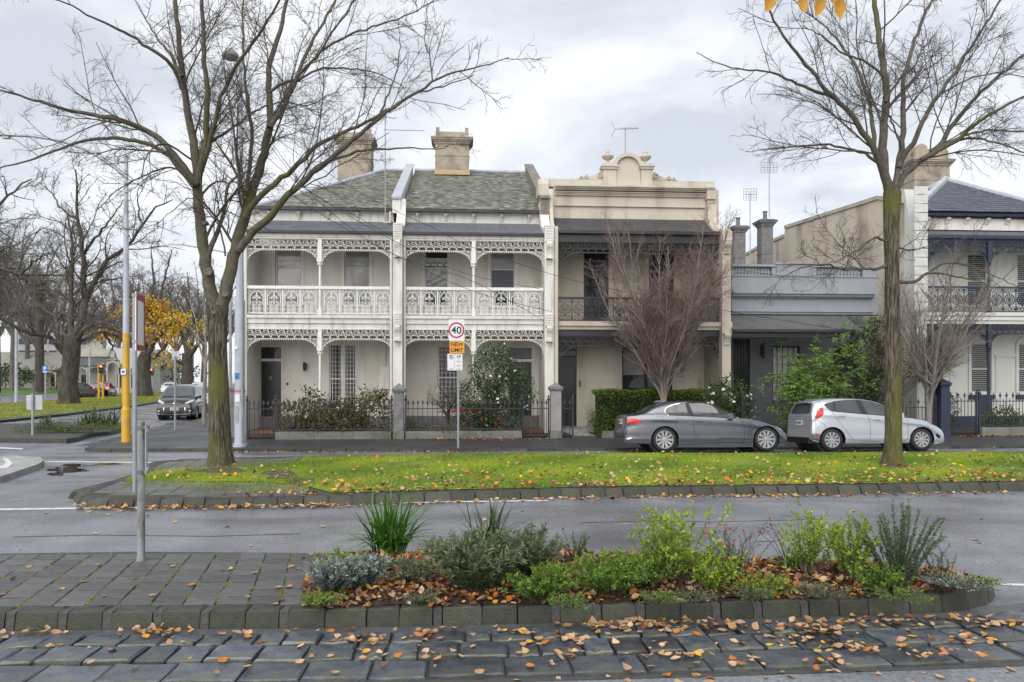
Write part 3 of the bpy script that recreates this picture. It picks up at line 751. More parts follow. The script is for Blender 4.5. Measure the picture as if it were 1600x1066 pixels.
def panel_dark_mesh(m, w=0.52, h=0.86, name='balustrade_panel'):
    W = w/2; S_ = [[(-W, h-0.01), (W, h-0.01)], [(-W, h*0.8), (W, h*0.8)], [(-W, h*0.2), (W, h*0.2)], [(-W, 0.012), (W, 0.012)]]
    S_ += mirror([[(W-0.008, 0), (W-0.008, h)]])
    for z in (h*0.9, h*0.1): S_ += [arc(0, z, 0.055, 0, 360, 12), arc(W*0.55, z, 0.05, 0, 360, 10), arc(-W*0.55, z, 0.05, 0, 360, 10), arc(W, z, 0.045, 90, 270, 6), arc(-W, z, 0.045, -90, 90, 6)]
    S_ += [arc(0, h*0.5, W*0.82, 0, 360, 22)] + mirror([spiral(W*0.38, h*0.62, 0.07, 250, 1.2), spiral(W*0.36, h*0.40, 0.075, 110, -1.2), [(0.0, h*0.22), (0.06, h*0.35), (0.03, h*0.48), (0.08, h*0.7)]]) + [[(0, h*0.2), (0, h*0.8)], [(-W*0.8, h*0.5), (W*0.8, h*0.5)]]
    b = MB()
    for s in S_: b.ribbon(s, 0.017, -0.012, 0.012)
    return b.mesh(name, m)
def frieze_mesh(m, W, h, drop, bw, name='frieze'):
    """band of scrolls with toothed lower edge and a quarter-arch bracket at either end; origin top centre"""
    b = MB(); n = max(4, round(W/0.27)); u = W/n; t = 0.018
    b.ribbon([(-W/2, -0.012), (W/2, -0.012)], 0.024, -0.013, 0.013); b.ribbon([(-W/2, -h), (W/2, -h)], 0.02, -0.013, 0.013)
    for i in range(n):
        x = -W/2+u*(i+0.5); c = -h*0.5
        for s in (spiral(x-u*0.1, c+0.01, h*0.33, 160, -1.25, 14), spiral(x+u*0.34, c-h*0.12, h*0.24, 300, 1.0, 10), [(x-u*0.5, -h+0.01), (x-u*0.28, c-0.02), (x-u*0.42, -0.03)], [(x+u*0.1, -0.02), (x+u*0.3, c+0.03), (x+u*0.5, -h+0.02)], arc(x-u*0.1, c+0.01, h*0.12, 0, 360, 8)):
            b.ribbon(s, t, -0.012, 0.012)
    # lower edge: arch from the brackets
    def low(x):
        d = min(x+W/2, W/2-x)
        if d >= bw: return -h
        k = 1-d/bw
        return -h-drop*(1-math.sqrt(max(0, 1-k*k)))
    pts = [(-W/2+W*i/60, low(-W/2+W*i/60)) for i in range(61)]
    b.ribbon(pts, 0.02, -0.013, 0.013)
    nt = int(W/0.075)
    for i in range(nt):
        x = -W/2+W*(i+0.5)/nt; z = low(x)-0.01
        b.xz([(x-0.026, z), (x, z-0.062), (x+0.026, z)], -0.01, 0.01)
    for sx in (-1, 1):
        b.ribbon([(sx*(W/2-0.012), -h), (sx*(W/2-0.012), -h-drop-0.05)], 0.022, -0.013, 0.013)
        r = random.Random(3)
        for k in range(26):
            d = bw*r.random()**1.4; x = W/2-d; zl = -low(W/2-d)
            if zl-h < 0.05: continue
            z = -h-(zl-h)*r.uniform(0.08, 0.9); rr = min(0.07, (zl-h)*0.3, 0.03+0.05*r.random())
            b.ribbon([(sx*p[0], p[1]) for p in spiral(x, z, rr, r.uniform(0, 360), 1.1, 9)], 0.017, -0.012, 0.012)
    return b.mesh(name, m)
def corrugated(name, m, x0, x1, Y0, z0, Y1, z1, parent, sag=0.0, pitch=0.105, rows=5):
    """sheet from the wall (Y0,z0) down to the gutter (Y1,z1), with real corrugations"""
    n = int((x1-x0)/pitch*4); V = []
    for j in range(rows+1):
        t = j/rows; y = Y0+(Y1-Y0)*t; z = z0+(z1-z0)*t-sag*math.sin(PI*t)
        for i in range(n+1):
            x = x0+(x1-x0)*i/n; V.append((x, y, z+0.014*math.sin(2*PI*(x-x0)/pitch)))
    Fq = [(j*(n+1)+i, (j+1)*(n+1)+i, (j+1)*(n+1)+i+1, j*(n+1)+i+1) for j in range(rows) for i in range(n)]
    return np_obj(name, V, Fq, m, parent)
def slates(name, m, quad_ok, x0, x1, Yb, zb, Yt, zt, parent, wid=0.2, exp=0.19, seed=0, thick=0.012):
    """slate courses on the slope from eaves (Yb,zb) to ridge (Yt,zt)"""
    r = np.random.default_rng(seed); L = math.hypot(Yt-Yb, zt-zb); dy, dz = (Yt-Yb)/L, (zt-zb)/L; ny, nz = -dz, dy
    V, Fq, val = [], [], []
    nr = int(L/exp)
    for j in range(nr):
        v0 = j*exp; v1 = v0+exp*1.25; off = (j % 2)*wid/2; n = int((x1-x0)/wid)+2
        for i in range(n):
            a = x0+i*wid-off; c = a+wid-0.008; a = max(a, x0); c = min(c, x1)
            if c-a < 0.04: continue
            va = v0+r.uniform(-0.012, 0.012); lift = thick+r.uniform(0, 0.008)
            if not quad_ok((a+c)/2, (v0+exp*0.6)/L): continue
            b = len(V)
            for (x, v, o) in ((a, va, lift), (c, va+r.uniform(-.006, .006), lift), (c, v1, 0.002), (a, v1, 0.002), (a, va, lift-thick), (c, va, lift-thick)):
                V.append((x, Yb+dy*v+ny*o, zb+dz*v+nz*o))
            Fq += [(b, b+1, b+2, b+3), (b+4, b+5, b+1, b)]; q = float(np.clip(r.normal(0.45, 0.22), 0, 1)); val += [q, q*0.6]
    o = np_obj(name, V, Fq, m, parent, val=val, kind='stuff'); return o
def post_mesh(z0, z1, zcap, m, rr=0.05, name='verandah_post'):
    """cast post: base block, round shaft, capital, square top; z=0 at its foot"""
    b = MB(); h = z1-z0; c = zcap-z0
    b.box(-0.075, 0.075, -0.075, 0.075, 0, 0.22)
    b.lathe([(0.07, 0.22), (rr*1.1, 0.28), (rr, 0.34), (rr*0.9, c-0.12), (rr*1.5, c-0.10), (rr*1.5, c-0.07), (rr, c-0.05), (rr*1.8, c)], n=12)
    b.box(-0.07, 0.07, -0.07, 0.07, c, h)
    return b.mesh(name, m, False)
def corbel(b, x0, x1, Y, z0, z1):
    """scrolled console projecting from a face at Y"""
    h = z1-z0; P = [(Y, z0), (Y-0.05, z0+0.02), (Y-0.06, z0+h*0.25), (Y-0.10, z0+h*0.5), (Y-0.17, z0+h*0.72), (Y-0.19, z0+h*0.88), (Y-0.17, z1), (Y, z1)]
    b.yz(P, x0, x1)

def wing(parent, x0, x1, zt, zf, m, name='wing_wall', yb=28.25, yf=YP, z0=-0.05):
    """party wall that sweeps down from the wall head to the verandah front"""
    P = [(yb, z0), (yf, z0), (yf, zf-0.12), (yf+0.03, zf-0.03), (yf+0.12, zf+0.02), (yf+0.24, zf)]
    for i in range(9):
        a = PI/2*i/8; P.append((yf+0.30+1.25*math.sin(a*1.0)*1.0, zf-0.02+(zt-zf-0.25)*(1-math.cos(a))))
    P += [(yf+1.56, zt), (yb, zt)]
    b = MB(); b.yz(P, x0, x1); return b.build(name, m, parent)
def pier_front(parent, px0, px1, m, Yf=YP, mblock=None, yA=(349, 375), yB=(376, 401), yC=(490, 509), yD=(509, 532)):
    x0, x1 = FX(px0, Yf), FX(px1, Yf); xm = (x0+x1)/2; w = (x1-x0)/2
    zA = (zz(yA[1], Yf), zz(yA[0], Yf)); zB = (zz(yB[1], Yf), zz(yB[0], Yf)); zC = (zz(yC[1], Yf), zz(yC[0], Yf)); zD = (zz(yD[1], Yf), zz(yD[0], Yf))
    b = MB()
    b.box(xm-w*0.95, xm+w*0.95, Yf-0.06, Yf, zA[0], zA[1]); b.build('pier_block', m, parent); b = MB(); b.box(xm-w*0.9, xm+w*0.9, Yf-0.06, Yf, zC[0], zC[1])
    b.build('pier_block', m, parent)
    b = MB(); r = random.Random(4)
    for (za, zb) in (zA, zC):
        nzr = int((zb-za)/0.075)
        for j in range(nzr):
            for i in range(5):
                x = xm+w*0.8*(i-2)/2.5; z = za+0.05+(zb-za-0.08)*j/max(1, nzr-1); q = 0.02+0.012*r.random()
                b.frustum(x, Yf-0.06, z-0.001, z+0.001, 0, 0, 0, 0) if False else b.hexa([(x-q, Yf-0.055, z-q), (x+q, Yf-0.055, z-q), (x+q, Yf-0.055, z+q), (x-q, Yf-0.055, z+q), (x-q*.5, Yf-0.085, z-q*.5), (x+q*.5, Yf-0.085, z-q*.5), (x+q*.5, Yf-0.085, z+q*.5), (x-q*.5, Yf-0.085, z+q*.5)])
    _o = b.build('vermiculation', m, parent); _o['kind'] = 'stuff'
    for za, zb in (zB, zD):
        b = MB(); corbel(b, xm-w*0.62, xm+w*0.62, Yf, za, zb); b.box(xm-w*0.7, xm+w*0.7, Yf-0.2, Yf, za-0.035, za); b.build('console', m, parent)
        b = MB(); b.xz([(xm-w*0.5, za-0.06), (xm+w*0.5, za-0.06), (xm+w*0.25, za-0.16), (xm, za-0.22), (xm-w*0.25, za-0.16)], Yf-0.04, Yf); b.build('pendant', m, parent)

# ---- houses one and two
PANEL_W = panel_mesh(M_iron_w); FR_CACHE = {}
ZF0, ZB0 = 0.18, zz(494, YV)                  # verandah floor, balcony floor
Z_rail, Z_railb = zz(448.3, YV), zz(453, YV)
ZEAVE = zz(327, 27.75); YR = 34.3; ZRIDGE = FZ(700, 269, YR)
def white_house(loc_px, label, pxL, pxM, pxR, up_w, low_holes, pier, hip):
    root = thing('terrace_house', label, 'house', (FX(loc_px, YW), YW, 0), 'terrace houses along the street')
    xl, xr, xm = FX(pxL, YV), FX(pxR, YV), FX(pxM, YV)
    wxl, wxr = FX(pxL+1, YW), FX(pxR-1, YW)
    wxl, wxr = min(wxl, xl+0.1), max(wxr, xr-0.1)
    holes = []
    for a, b_ in up_w: holes.append((FX(a, YW), FX(b_, YW), zz(478, YW), zz(389, YW)))
    for a, b_, y0, y1 in low_holes: holes.append((FX(a, YW), FX(b_, YW), zz(y1, YW) if y1 < 660 else ZF0, zz(y0, YW)))
    wall_holes('wall', M_wall, YW, wxl, wxr, ZF0-0.2, ZEAVE, holes, root)
    b = MB(); b.box(wxl+0.02, wxr-0.02, YW+0.3, 40, 0, ZEAVE-0.1); b.build('rear_wall', M_wall, root)
    b = MB(); b.box(wxl, wxr, YW-0.03, YW+0.001, ZF0, zz(650, YW)); b.build('plinth', M_dstone, root)
    b = MB(); b.box(xl, xr, YV-0.02, YW, ZF0-0.25, ZF0-0.004); b.build('verandah_floor', mat('verandah_tiles', (0.16, 0.075, 0.045), (0.11, 0.06, 0.04), rough=0.6, scale=5), root)
    # upper windows
    for k, h in enumerate(holes[:len(up_w)]):
        sash(root, *h, YW, M_trim, M_blind if hip else M_glass, mid=0.66, mg2=M_blind if (hip or k == 1) else M_glass)
        b = MB(); f = 0.09
        b.box(h[0]-f, h[0], YW-0.03, YW+0.02, h[2], h[3]); b.box(h[1], h[1]+f, YW-0.03, YW+0.02, h[2], h[3]); b.box(h[0]-f, h[1]+f, YW-0.032, YW+0.02, h[3], h[3]+0.12); b.build('architrave', M_trim, root)
    # balcony: floor, fascia, rails, panels, posts
    b = MB(); b.box(xl, xr, YV-0.05, YW-0.002, ZB0-0.12, ZB0); b.build('balcony_floor', M_trim, root)
    b = MB(); zt, zm_, zb_ = ZB0-0.004, zz(506, YV), zz(514.5, YV)
    b.box(xl+0.002, xr-0.002, YV-0.09, YV+0.04, zz(498, YV), ZB0+0.012); b.box(xl+0.004, xr-0.004, YV-0.03, YV+0.06, zm_, zz(498, YV)-0.002); b.box(xl, xr, YV+0.02, YV+0.08, zb_, zm_-0.002); b.build('balcony_fascia', M_trim, root)
    b = MB(); b.box(xl, xr, YV-0.05, YV+0.05, Z_railb, Z_rail); b.box(xl, xr, YV-0.02, YV+0.02, ZB0+0.06, ZB0+0.085); b.build('handrail', M_iron_w, root)
    h = Z_railb-(ZB0+0.085)
    for a, c in ((xl+0.03, xm-0.09), (xm+0.09, xr-0.03)):
        n = 4; w = (c-a)/n
        for i in range(n): inst('balustrade_panel', PANEL_W, root, (a+w*(i+0.5), YV, ZB0+0.085), scale=(w*0.97/0.58, 1, h/0.9))
        b = MB()
        for i in range(1, n): b.box(a+w*i-0.011, a+w*i+0.011, YV-0.015, YV+0.015, ZB0+0.01, Z_railb)
        b.build('baluster', M_iron_w, root)
    # posts
    zf_u = zz(375.5, YV); zf_l = zz(514.5, YV)
    pm = post_mesh(ZB0, zf_u, zz(411, YV), M_iron_w); inst('verandah_post', pm, root, (xm, YV, ZB0+0.001))
    pm = post_mesh(ZF0, zf_l, zz(549, YV), M_iron_w); inst('verandah_post', pm, root, (xm, YV, ZF0))
    for a, c in ((xl, xm-0.07), (xm+0.07, xr)):
        W = c-a; key = round(W, 1)
        if key not in FR_CACHE: FR_CACHE[key] = (W, frieze_mesh(M_iron_c, W, 0.36, 0.5, 0.62))
        w0, me = FR_CACHE[key]
        inst('frieze', me, root, ((a+c)/2, YV, zf_u), scale=(W/w0, 1, 1)); inst('frieze', me, root, ((a+c)/2, YV, zf_l-0.003), scale=(W/w0, 1, 0.96))
    # verandah roof
    ztw, zgv = zz(348.3, YW-0.02, 700), zz(363.5, YV-0.1)
    corrugated('verandah_roof', M_corr, xl, xr, YW-0.015, ztw, YV-0.12, zgv+0.03, root, sag=0.03)
    b = MB(); b.box(xl, xr, YV-0.2, YV-0.08, zz(366.5, YV-0.1), zgv+0.02); b.build('gutter', M_gut, root)
    b = MB(); b.box(xl, xr, YV-0.05, YV+0.06, zf_u, zz(366.6, YV)); b.box(xl, xr, YV-0.075, YV-0.051, zz(372.8, YV), zz(366.6, YV)); b.build('verandah_beam', M_trim, root)
    # eaves: frieze board, brackets, gutter
    b = MB(); b.box(wxl, wxr, YW-0.1, YW-0.003, zz(333.5, YW-0.1), zz(330.5, YW-0.1)); b.build('eaves_mould', M_trim, root)
    cm = MB(); corbel(cm, -0.06, 0.06, 0, 0, 0.30); cme = cm.mesh('eaves_bracket', M_trim)
    nbk = 5
    for i in range(nbk): inst('eaves_bracket', cme, root, (wxl+(wxr-wxl)*(i+0.5 if not hip else i+0.75)/nbk, YW, zz(333.6, YW)-0.30))
    b = MB(); b.box(wxl-(0.3 if hip else 0), wxr, 27.68, 27.82, zz(329.6, 27.7), zz(326, 27.7)); b.build('gutter', M_gut, root)
    b = MB(); b.box(wxl+0.01, wxr-0.01, YW-0.02, YW-0.004, zz(349, YW), zz(333.7, YW)); b.build('eaves_board', M_trim, root)
    # roof
    rf_ = MB()
    if hip:
        hx0, hx1 = FX(402, 27.7), FX(603, YR)
        rf_.add([(hx0, 27.7, ZEAVE), (wxr, 27.7, ZEAVE), (wxr, YR, ZRIDGE), (hx1, YR, ZRIDGE)], [(0, 1, 2, 3)])
        rf_.add([(hx0, 27.7, ZEAVE), (hx1, YR, ZRIDGE), (hx0, 41, ZEAVE)], [(0, 1, 2)])
        rf_.add([(hx1, YR, ZRIDGE), (wxr, YR, ZRIDGE), (wxr, 41, ZEAVE), (hx0, 41, ZEAVE)], [(0, 1, 2, 3)])
        ok = lambda x, t: x > hx0+(hx1-hx0)*t+0.02
        sx0 = hx0
    else:
        rf_.add([(wxl, 27.7, ZEAVE), (wxr, 27.7, ZEAVE), (wxr, YR, ZRIDGE), (wxl, YR, ZRIDGE)], [(0, 1, 2, 3)]); rf_.add([(wxl, YR, ZRIDGE), (wxr, YR, ZRIDGE), (wxr, 41, ZEAVE), (wxl, 41, ZEAVE)], [(0, 1, 2, 3)])
        ok = lambda x, t: True; sx0 = wxl
    rf = rf_.build('roof', M_gut, root)
    slates('slate', M_slate, ok, sx0, wxr, 27.66, ZEAVE+0.012, YR, ZRIDGE+0.012, rf, seed=3 if hip else 4)
    b = MB(); x0 = hx1 if hip else wxl
    b.tube([(x0, YR, ZRIDGE+0.05), (wxr, YR, ZRIDGE+0.05)], 0.09, 8)
    if hip: b.tube([(hx0, 27.72, ZEAVE+0.05), (hx1, YR, ZRIDGE+0.05)], 0.085, 8)
    b.build('ridge_capping', M_lead, rf)
    return root, (wxl, wxr, xl, xr)
H1, d1 = white_house(500, 'corner cream terrace house with grey blinds upstairs and white lace balcony', 386, 500, 613, [(430, 471), (538, 578.5)], [(403, 441, 541, 999), (514, 557, 538, 640)], True, True)
H2, d2 = white_house(740, 'cream terrace house between the corner house and the beige parapet house', 630, 740, 849, [(663, 701), (766, 805)], [(684, 716, 540, 640), (794, 833, 541, 999)], True, False)

def door(root, pa, pb, ytop, yfan, m=M_door, frame=M_trim, knocker=True):
    x0, x1 = FX(pa, YW), FX(pb, YW); z1 = zz(ytop, YW); zt = zz(yfan, YW); f = 0.05
    b = MB(); b.box(x0, x0+f, YW+0.05, YW+0.16, ZF0, zt); b.box(x1-f, x1, YW+0.05, YW+0.16, ZF0, zt); b.box(x0+f, x1-f, YW+0.05, YW+0.16, z1, z1+0.1); b.box(x0+f, x1-f, YW+0.05, YW+0.16, zt-f, zt); b.build('door_frame', frame, root)
    p = MB(); p.box(x0+f, x1-f, YW+0.1, YW+0.115, z1+0.1, zt-f); p.build('fanlight', M_glass, root)
    d = MB(); d.box(x0+f, x1-f, YW+0.1, YW+0.15, ZF0, z1)
    w = (x1-x0-2*f); hz = z1-ZF0
    for (u0, u1, v0, v1) in ((.12, .44, .08, .4), (.56, .88, .08, .4), (.12, .44, .5, .93), (.56, .88, .5, .93)):
        d.frustum(0, 0, 0, 0, 0, 0, 0, 0) if False else d.box(x0+f+w*u0, x0+f+w*u1, YW+0.085, YW+0.1, ZF0+hz*v0, ZF0+hz*v1)
    D_ = d.build('door', m, root)
    if knocker:
        k = MB(); xk = (x0+x1)/2; zk = ZF0+hz*0.72; k.lathe([(0.02, 0), (0.035, 0.01), (0.03, 0.03)], (xk, YW+0.06, zk+0.09), 8, 'y'); k.tube([(xk-0.025, YW+0.07, zk+0.08), (xk-0.04, YW+0.07, zk), (xk, YW+0.07, zk-0.06), (xk+0.04, YW+0.07, zk), (xk+0.025, YW+0.07, zk+0.08)], 0.011, 6); k.build('knocker', M_brass, D_)
    k = MB(); k.lathe([(0.015, 0), (0.03, 0.02), (0.02, 0.05)], (x1-f-0.09, YW+0.05, ZF0+1.0), 8, 'y'); k.build('handle', M_brass, D_)
door(H1, 403, 441, 565, 541); door(H2, 794, 833, 565, 541)
x0, x1 = FX(514, YW), FX(557, YW)
xmid = (x0+x1)/2
for a, c in ((x0, xmid-0.03), (xmid+0.03, x1)):
    sash(H1, a, c, zz(640, YW), zz(538, YW), YW, M_trim, M_glass, mid=0.47, bars=(4, 15))
b = MB(); b.box(xmid-0.03, xmid+0.03, YW+0.04, YW+0.14, zz(640, YW), zz(538, YW)); b.build('mullion', M_trim, H1)
sash(H2, FX(684, YW), FX(716, YW), zz(640, YW), zz(540, YW), YW, M_trim, M_glass, mid=0.5, bars=(5, 14))
# wall lantern, door bell, meter box, downpipes
def lantern(root, px, py, Y, s=1.0):
    p = PY(px, py, Y); b = MB()
    b.box(p.x-0.05, p.x+0.05, Y-0.03, Y, p.z-0.1*s, p.z+0.12*s); b.tube([(p.x, Y-0.03, p.z+0.02), (p.x, Y-0.12, p.z+0.16*s), (p.x, Y-0.16, p.z+0.14*s)], 0.012, 6)
    b.lathe([(0.01, 0.17*s), (0.05, 0.14*s), (0.075, 0.10*s), (0.085, 0.09*s)], (p.x, Y-0.16, p.z), 6); b.lathe([(0.07, 0.08*s), (0.045, -0.10*s), (0.055, -0.12*s), (0.02, -0.17*s)], (p.x, Y-0.16, p.z), 6)
    b.build('wall_lantern', M_iron_k, root)
lantern(H1, 477, 573, YW, 1.0)
p = PY(449, 600, YW); b = MB(); b.lathe([(0.05, -0.03), (0.05, -0.015), (0.03, 0)], (p.x, YW, p.z), 10, 'y'); b.build('door_bell', M_iron_k, H1)
b = MB(); b.box(FX(593, YW), FX(609, YW), YW-0.14, YW-0.002, zz(608, YW), zz(573, YW)); b.build('meter_box', M_trim, H1)
b = MB(); xx = FX(602, YW); b.tube([(xx, YW-0.05, zz(572, YW)), (xx, YW-0.05, zz(520, YW))], 0.02, 6); b.build('conduit', M_trim, H1)
for H, pxs in ((H1, (611.5,)), (H2, (632.5,))):
    for q in pxs:
        xx = FX(q, YV); b = MB(); b.tube([(xx, YV-0.07, 0.1), (xx, YV-0.07, zz(372, YV))], 0.045, 8); b.build('downpipe', M_trim, H)
xx = FX(611, 27.6); b = MB(); b.tube([(xx-0.28, 27.6, zz(348, 27.6)), (xx-0.03, 27.6, zz(348, 27.6)), (xx-0.03, 27.6, zz(331, 27.6))], 0.05, 8); b.build('downpipe', mat('pipe_cream', (0.6, 0.56, 0.42), rough=0.6), H1)
# wings and piers
def zt_(py, Y): return zz(py, Y)
wing(H1, FX(614, YP), FX(628.5, YP), zt_(311, 27.6), zt_(348, YP), M_trim); pier_front(H1, 614, 628.5, M_trim)
wing(H2, FX(851, YP), FX(865.5, YP), zt_(311, 27.6), zt_(348, YP), M_trim); pier_front(H2, 851, 865.5, M_trim)
b = MB(); b.box(FX(383, YV), FX(386.5, YV), YV-0.1, YW+0.2, 0, zz(364, YV)); b.build('wing_wall', M_wall, H1)
# raking party walls above the slates
def rake(root, xa, xb, m, mc, up=0.32):
    P0, P1 = (27.5, ZEAVE+0.05), (YR+0.15, ZRIDGE+up+0.05)
    b = MB(); b.yz([(27.5, ZEAVE-0.2), P0, (27.5, ZEAVE+up), (YR+0.1, ZRIDGE+up), (YR+0.1, ZRIDGE-0.4)], xa, xb); o = b.build('party_wall', m, root)
    b = MB(); b.yz([(27.44, ZEAVE+up), (27.44, ZEAVE+up+0.07), (YR+0.14, ZRIDGE+up+0.07), (YR+0.14, ZRIDGE+up)], xa-0.03, xb+0.03); b.build('coping', mc, o)
rake(H1, FX(613.5, 27.6), FX(626, 27.6), M_trim, M_lead)
M_lichen = mat('lichen_stone', (0.20, 0.185, 0.16), (0.12, 0.115, 0.10), rough=0.9, scale=4, bump=0.5)
rake(H2, FX(844, 27.6), FX(858, 27.6), M_lichen, M_lichen, 0.42)
def chimney(root, pxa, pxb, ycap, ybase, Y, depth=0.9, m=M_chim, name='chimney', pots=0, crown=True, parent=None):
    x0, x1 = FX(pxa, Y), FX(pxb, Y); zt = FZ((pxa+pxb)/2, ycap, Y); zb = FZ((pxa+pxb)/2, ybase, Y); cx, cy = (x0+x1)/2, Y+depth/2; w, d = (x1-x0)/2, depth/2
    b = MB(); b.box(x0, x1, Y, Y+depth, zb, zt-0.03); b.box(x0-0.02, x1+0.02, Y-0.02, Y+depth+0.02, zb+(zt-zb)*0.62, zb+(zt-zb)*0.64)
    o = b.build(name, m, parent or root)
    b = MB(); h = 0.0
    for e, t in ((0.05, 0.09), (0.10, 0.07), (0.16, 0.08), (0.19, 0.05), (0.08, 0.05)):
        b.box(cx-w-e, cx+w+e, cy-d-e, cy+d+e, zt-0.03+h, zt-0.03+h+t-0.002); h += t
    b.build('chimney_cap', m, o)
    if crown:
        b = MB(); z = zt-0.03+h
        b.box(cx-w+0.02, cx+w-0.02, cy-d+0.02, cy-d+0.2, z, z+0.22); b.box(cx-w+0.02, cx+w-0.02, cy+d-0.2, cy+d-0.02, z, z+0.22)
        for sx in (-1, 1):
            for sy in (-1, 1): b.box(cx+sx*(w-0.11)-0.08, cx+sx*(w-0.11)+0.08, cy+sy*(d-0.11)-0.08, cy+sy*(d-0.11)+0.08, z+0.002, z+0.42)
        b.build('chimney_crown', m, o)
    for i in range(pots):
        q = MB(); q.lathe([(0.13, 0), (0.11, 0.1), (0.10, 0.4), (0.13, 0.42), (0.13, 0.47), (0.08, 0.47)], (cx+(i-(pots-1)/2)*0.32, cy, zt-0.03+h), 10); q.build('chimney_pot', m, o)
    return o
c2 = chimney(H2, 680, 733, 224, 276, 33.5)
b = MB(); _x0, _x1 = FX(679, 33.4), FX(734, 33.4); b.box(_x0, _x1, 33.38, 33.5, FZ(706, 273, 33.4), FZ(706, 266, 33.4)); b.build('flashing', mat('ochre_flashing', (0.46, 0.34, 0.19), rough=0.8, scale=5), c2)
chimney(H1, 527.5, 580, 224, 300, 35.0)

# ---- house three: beige parapet house
H3 = thing('terrace_house', 'beige terrace house with arched parapet, urns and dark verandahs', 'house', (FX(1000, YW), YW, 0), 'terrace houses along the street')
xl, xr = FX(872, YV), FX(1128, YV); wxl, wxr = FX(866, YW), FX(1107, YW); Z3 = lambda py, Y=YV, px=980: FZ(px, py, Y)
hol = [(FX(912, YW), FX(951, YW), Z3(498, YW), Z3(391, YW)), (FX(1014, YW), FX(1053, YW), Z3(498, YW), Z3(391, YW)), (FX(872, YW), FX(901, YW), ZF0, Z3(538, YW)), (FX(972, YW), FX(1051, YW), Z3(640, YW), Z3(543, YW))]
wall_holes('wall', M_beige, YW, wxl, wxr+0.4, ZF0-0.2, Z3(300, YW), hol, H3)
b = MB(); b.box(wxl+.02, wxr+.38, YW+0.3, 41, 0, Z3(330, YW)); b.build('rear_wall', M_beige, H3)
for h in hol[:2]:
    sash(H3, *h, YW, M_iron_k, M_glass, mid=0.62, mg2=M_glass)
sash(H3, hol[3][0], hol[3][0]+0.95, hol[3][2], hol[3][3], YW, M_iron_k, M_glass, mid=0.55, mg2=M_blind); sash(H3, hol[3][0]+0.97, hol[3][1], hol[3][2], hol[3][3], YW, M_iron_k, M_glass, mid=0.55, bars=(1, 12))
h = hol[2]; b = MB(); b.box(h[0], h[1], YW+0.1, YW+0.16, h[2], h[3]-0.5); D_ = b.build('door', M_door, H3)
b = MB(); b.box(h[0], h[1], YW+0.11, YW+0.13, h[3]-0.45, h[3]); b.build('fanlight', M_glass, H3)
b = MB(); b.tube([(h[1]-0.1, YW+0.08, 1.1), (h[1]-0.1, YW+0.08, 1.45)], 0.015, 6); b.build('handle', M_brass, D_)
b = MB(); p = PY(906, 600, YW); b.box(p.x-0.03, p.x+0.03, YW-0.03, YW, p.z-0.12, p.z+0.12); b.build('intercom', M_iron_k, H3)
b = MB(); b.box(xl, xr, YV, YW, ZF0-0.25, ZF0-0.003); b.build('verandah_floor', mat('tile_pale', (0.3, 0.29, 0.27), (0.2, 0.2, 0.2), rough=0.6), H3)
ZB3 = Z3(503)
b = MB(); b.box(xl, xr, YV-0.1, YW-0.002, ZB3-0.1, ZB3); b.box(xl, xr, YV-0.06, YV+0.06, Z3(515.5), ZB3-0.102); b.box(xl, xr, YV-0.13, YV-0.062, ZB3-0.16, ZB3-0.004); b.build('balcony_floor', M_beige, H3)
b = MB(); b.box(xl, xr, YV+0.0, YV+0.1, Z3(525), Z3(515.6)); b.build('verandah_beam', M_iron_k, H3)
b = MB(); b.box(xl, xr, YV-0.03, YV+0.03, Z3(467.3), Z3(464.8)); b.box(xl, xr, YV-0.02, YV+0.02, ZB3+0.03, ZB3+0.05); b.build('handrail', M_iron_k, H3)
PD3 = panel_dark_mesh(M_iron_k); n = 12; w = (xr-xl)/n; hh = Z3(467.3)-ZB3-0.05
for i in range(n): inst('balustrade_panel', PD3, H3, (xl+w*(i+.5), YV, ZB3+0.05), scale=(w/0.52, 1, hh/0.86))
f3 = frieze_mesh(M_iron_k, xr-xl, 0.34, 0.75, 0.85)
inst('frieze', f3, H3, ((xl+xr)/2, YV+0.03, Z3(380))); inst('frieze', f3, H3, ((xl+xr)/2, YV+0.03, Z3(525.2)))
corrugated('verandah_roof', M_corr_d, xl-0.05, xr, YW-0.015, Z3(342.5, YW), YV-0.12, Z3(363)+0.03, H3, sag=0.14)
b = MB(); b.box(xl, xr, YV-0.2, YV-0.08, Z3(367), Z3(363)+0.02); b.box(xl, xr, YV-0.04, YV+0.06, Z3(380), Z3(367.1)); b.build('gutter', M_gut, H3)
# parapet
pt = Z3(281.5, YW-0.05)
pr = MB(); pr.box(wxl-0.35, wxr+0.22, YW-0.05, YW+0.3, Z3(294, YW), pt); pr.box(wxl-0.05, wxr+0.4, YW-0.02, YW+0.02, Z3(343, YW), Z3(294, YW)-0.002); PAR = pr.build('parapet', M_beige, H3)
b = MB()
for e, ya, yb in ((0.30, 293.5, 296), (0.24, 296.1, 297.8), (0.16, 297.9, 300), (0.12, 302, 303), (0.06, 306.2, 307.5), (0.05, 322, 324)):
    b.box(wxl+0.02, wxr+0.15, YW-0.05-e, YW-0.02, Z3(yb, YW), Z3(ya, YW))
b.build('cornice', M_beige, PAR)
b = MB(); n = 84
for i in range(n):
    x = wxl+0.05+(wxr+0.1-wxl-0.05)*i/(n-1); b.box(x-0.021, x+0.021, YW-0.14, YW-0.03, Z3(306, YW), Z3(303, YW))
_o = b.build('dentil', M_beige, PAR); _o['kind'] = 'stuff'
def Zp(py, px): return FZ(px, py, YW-0.05)
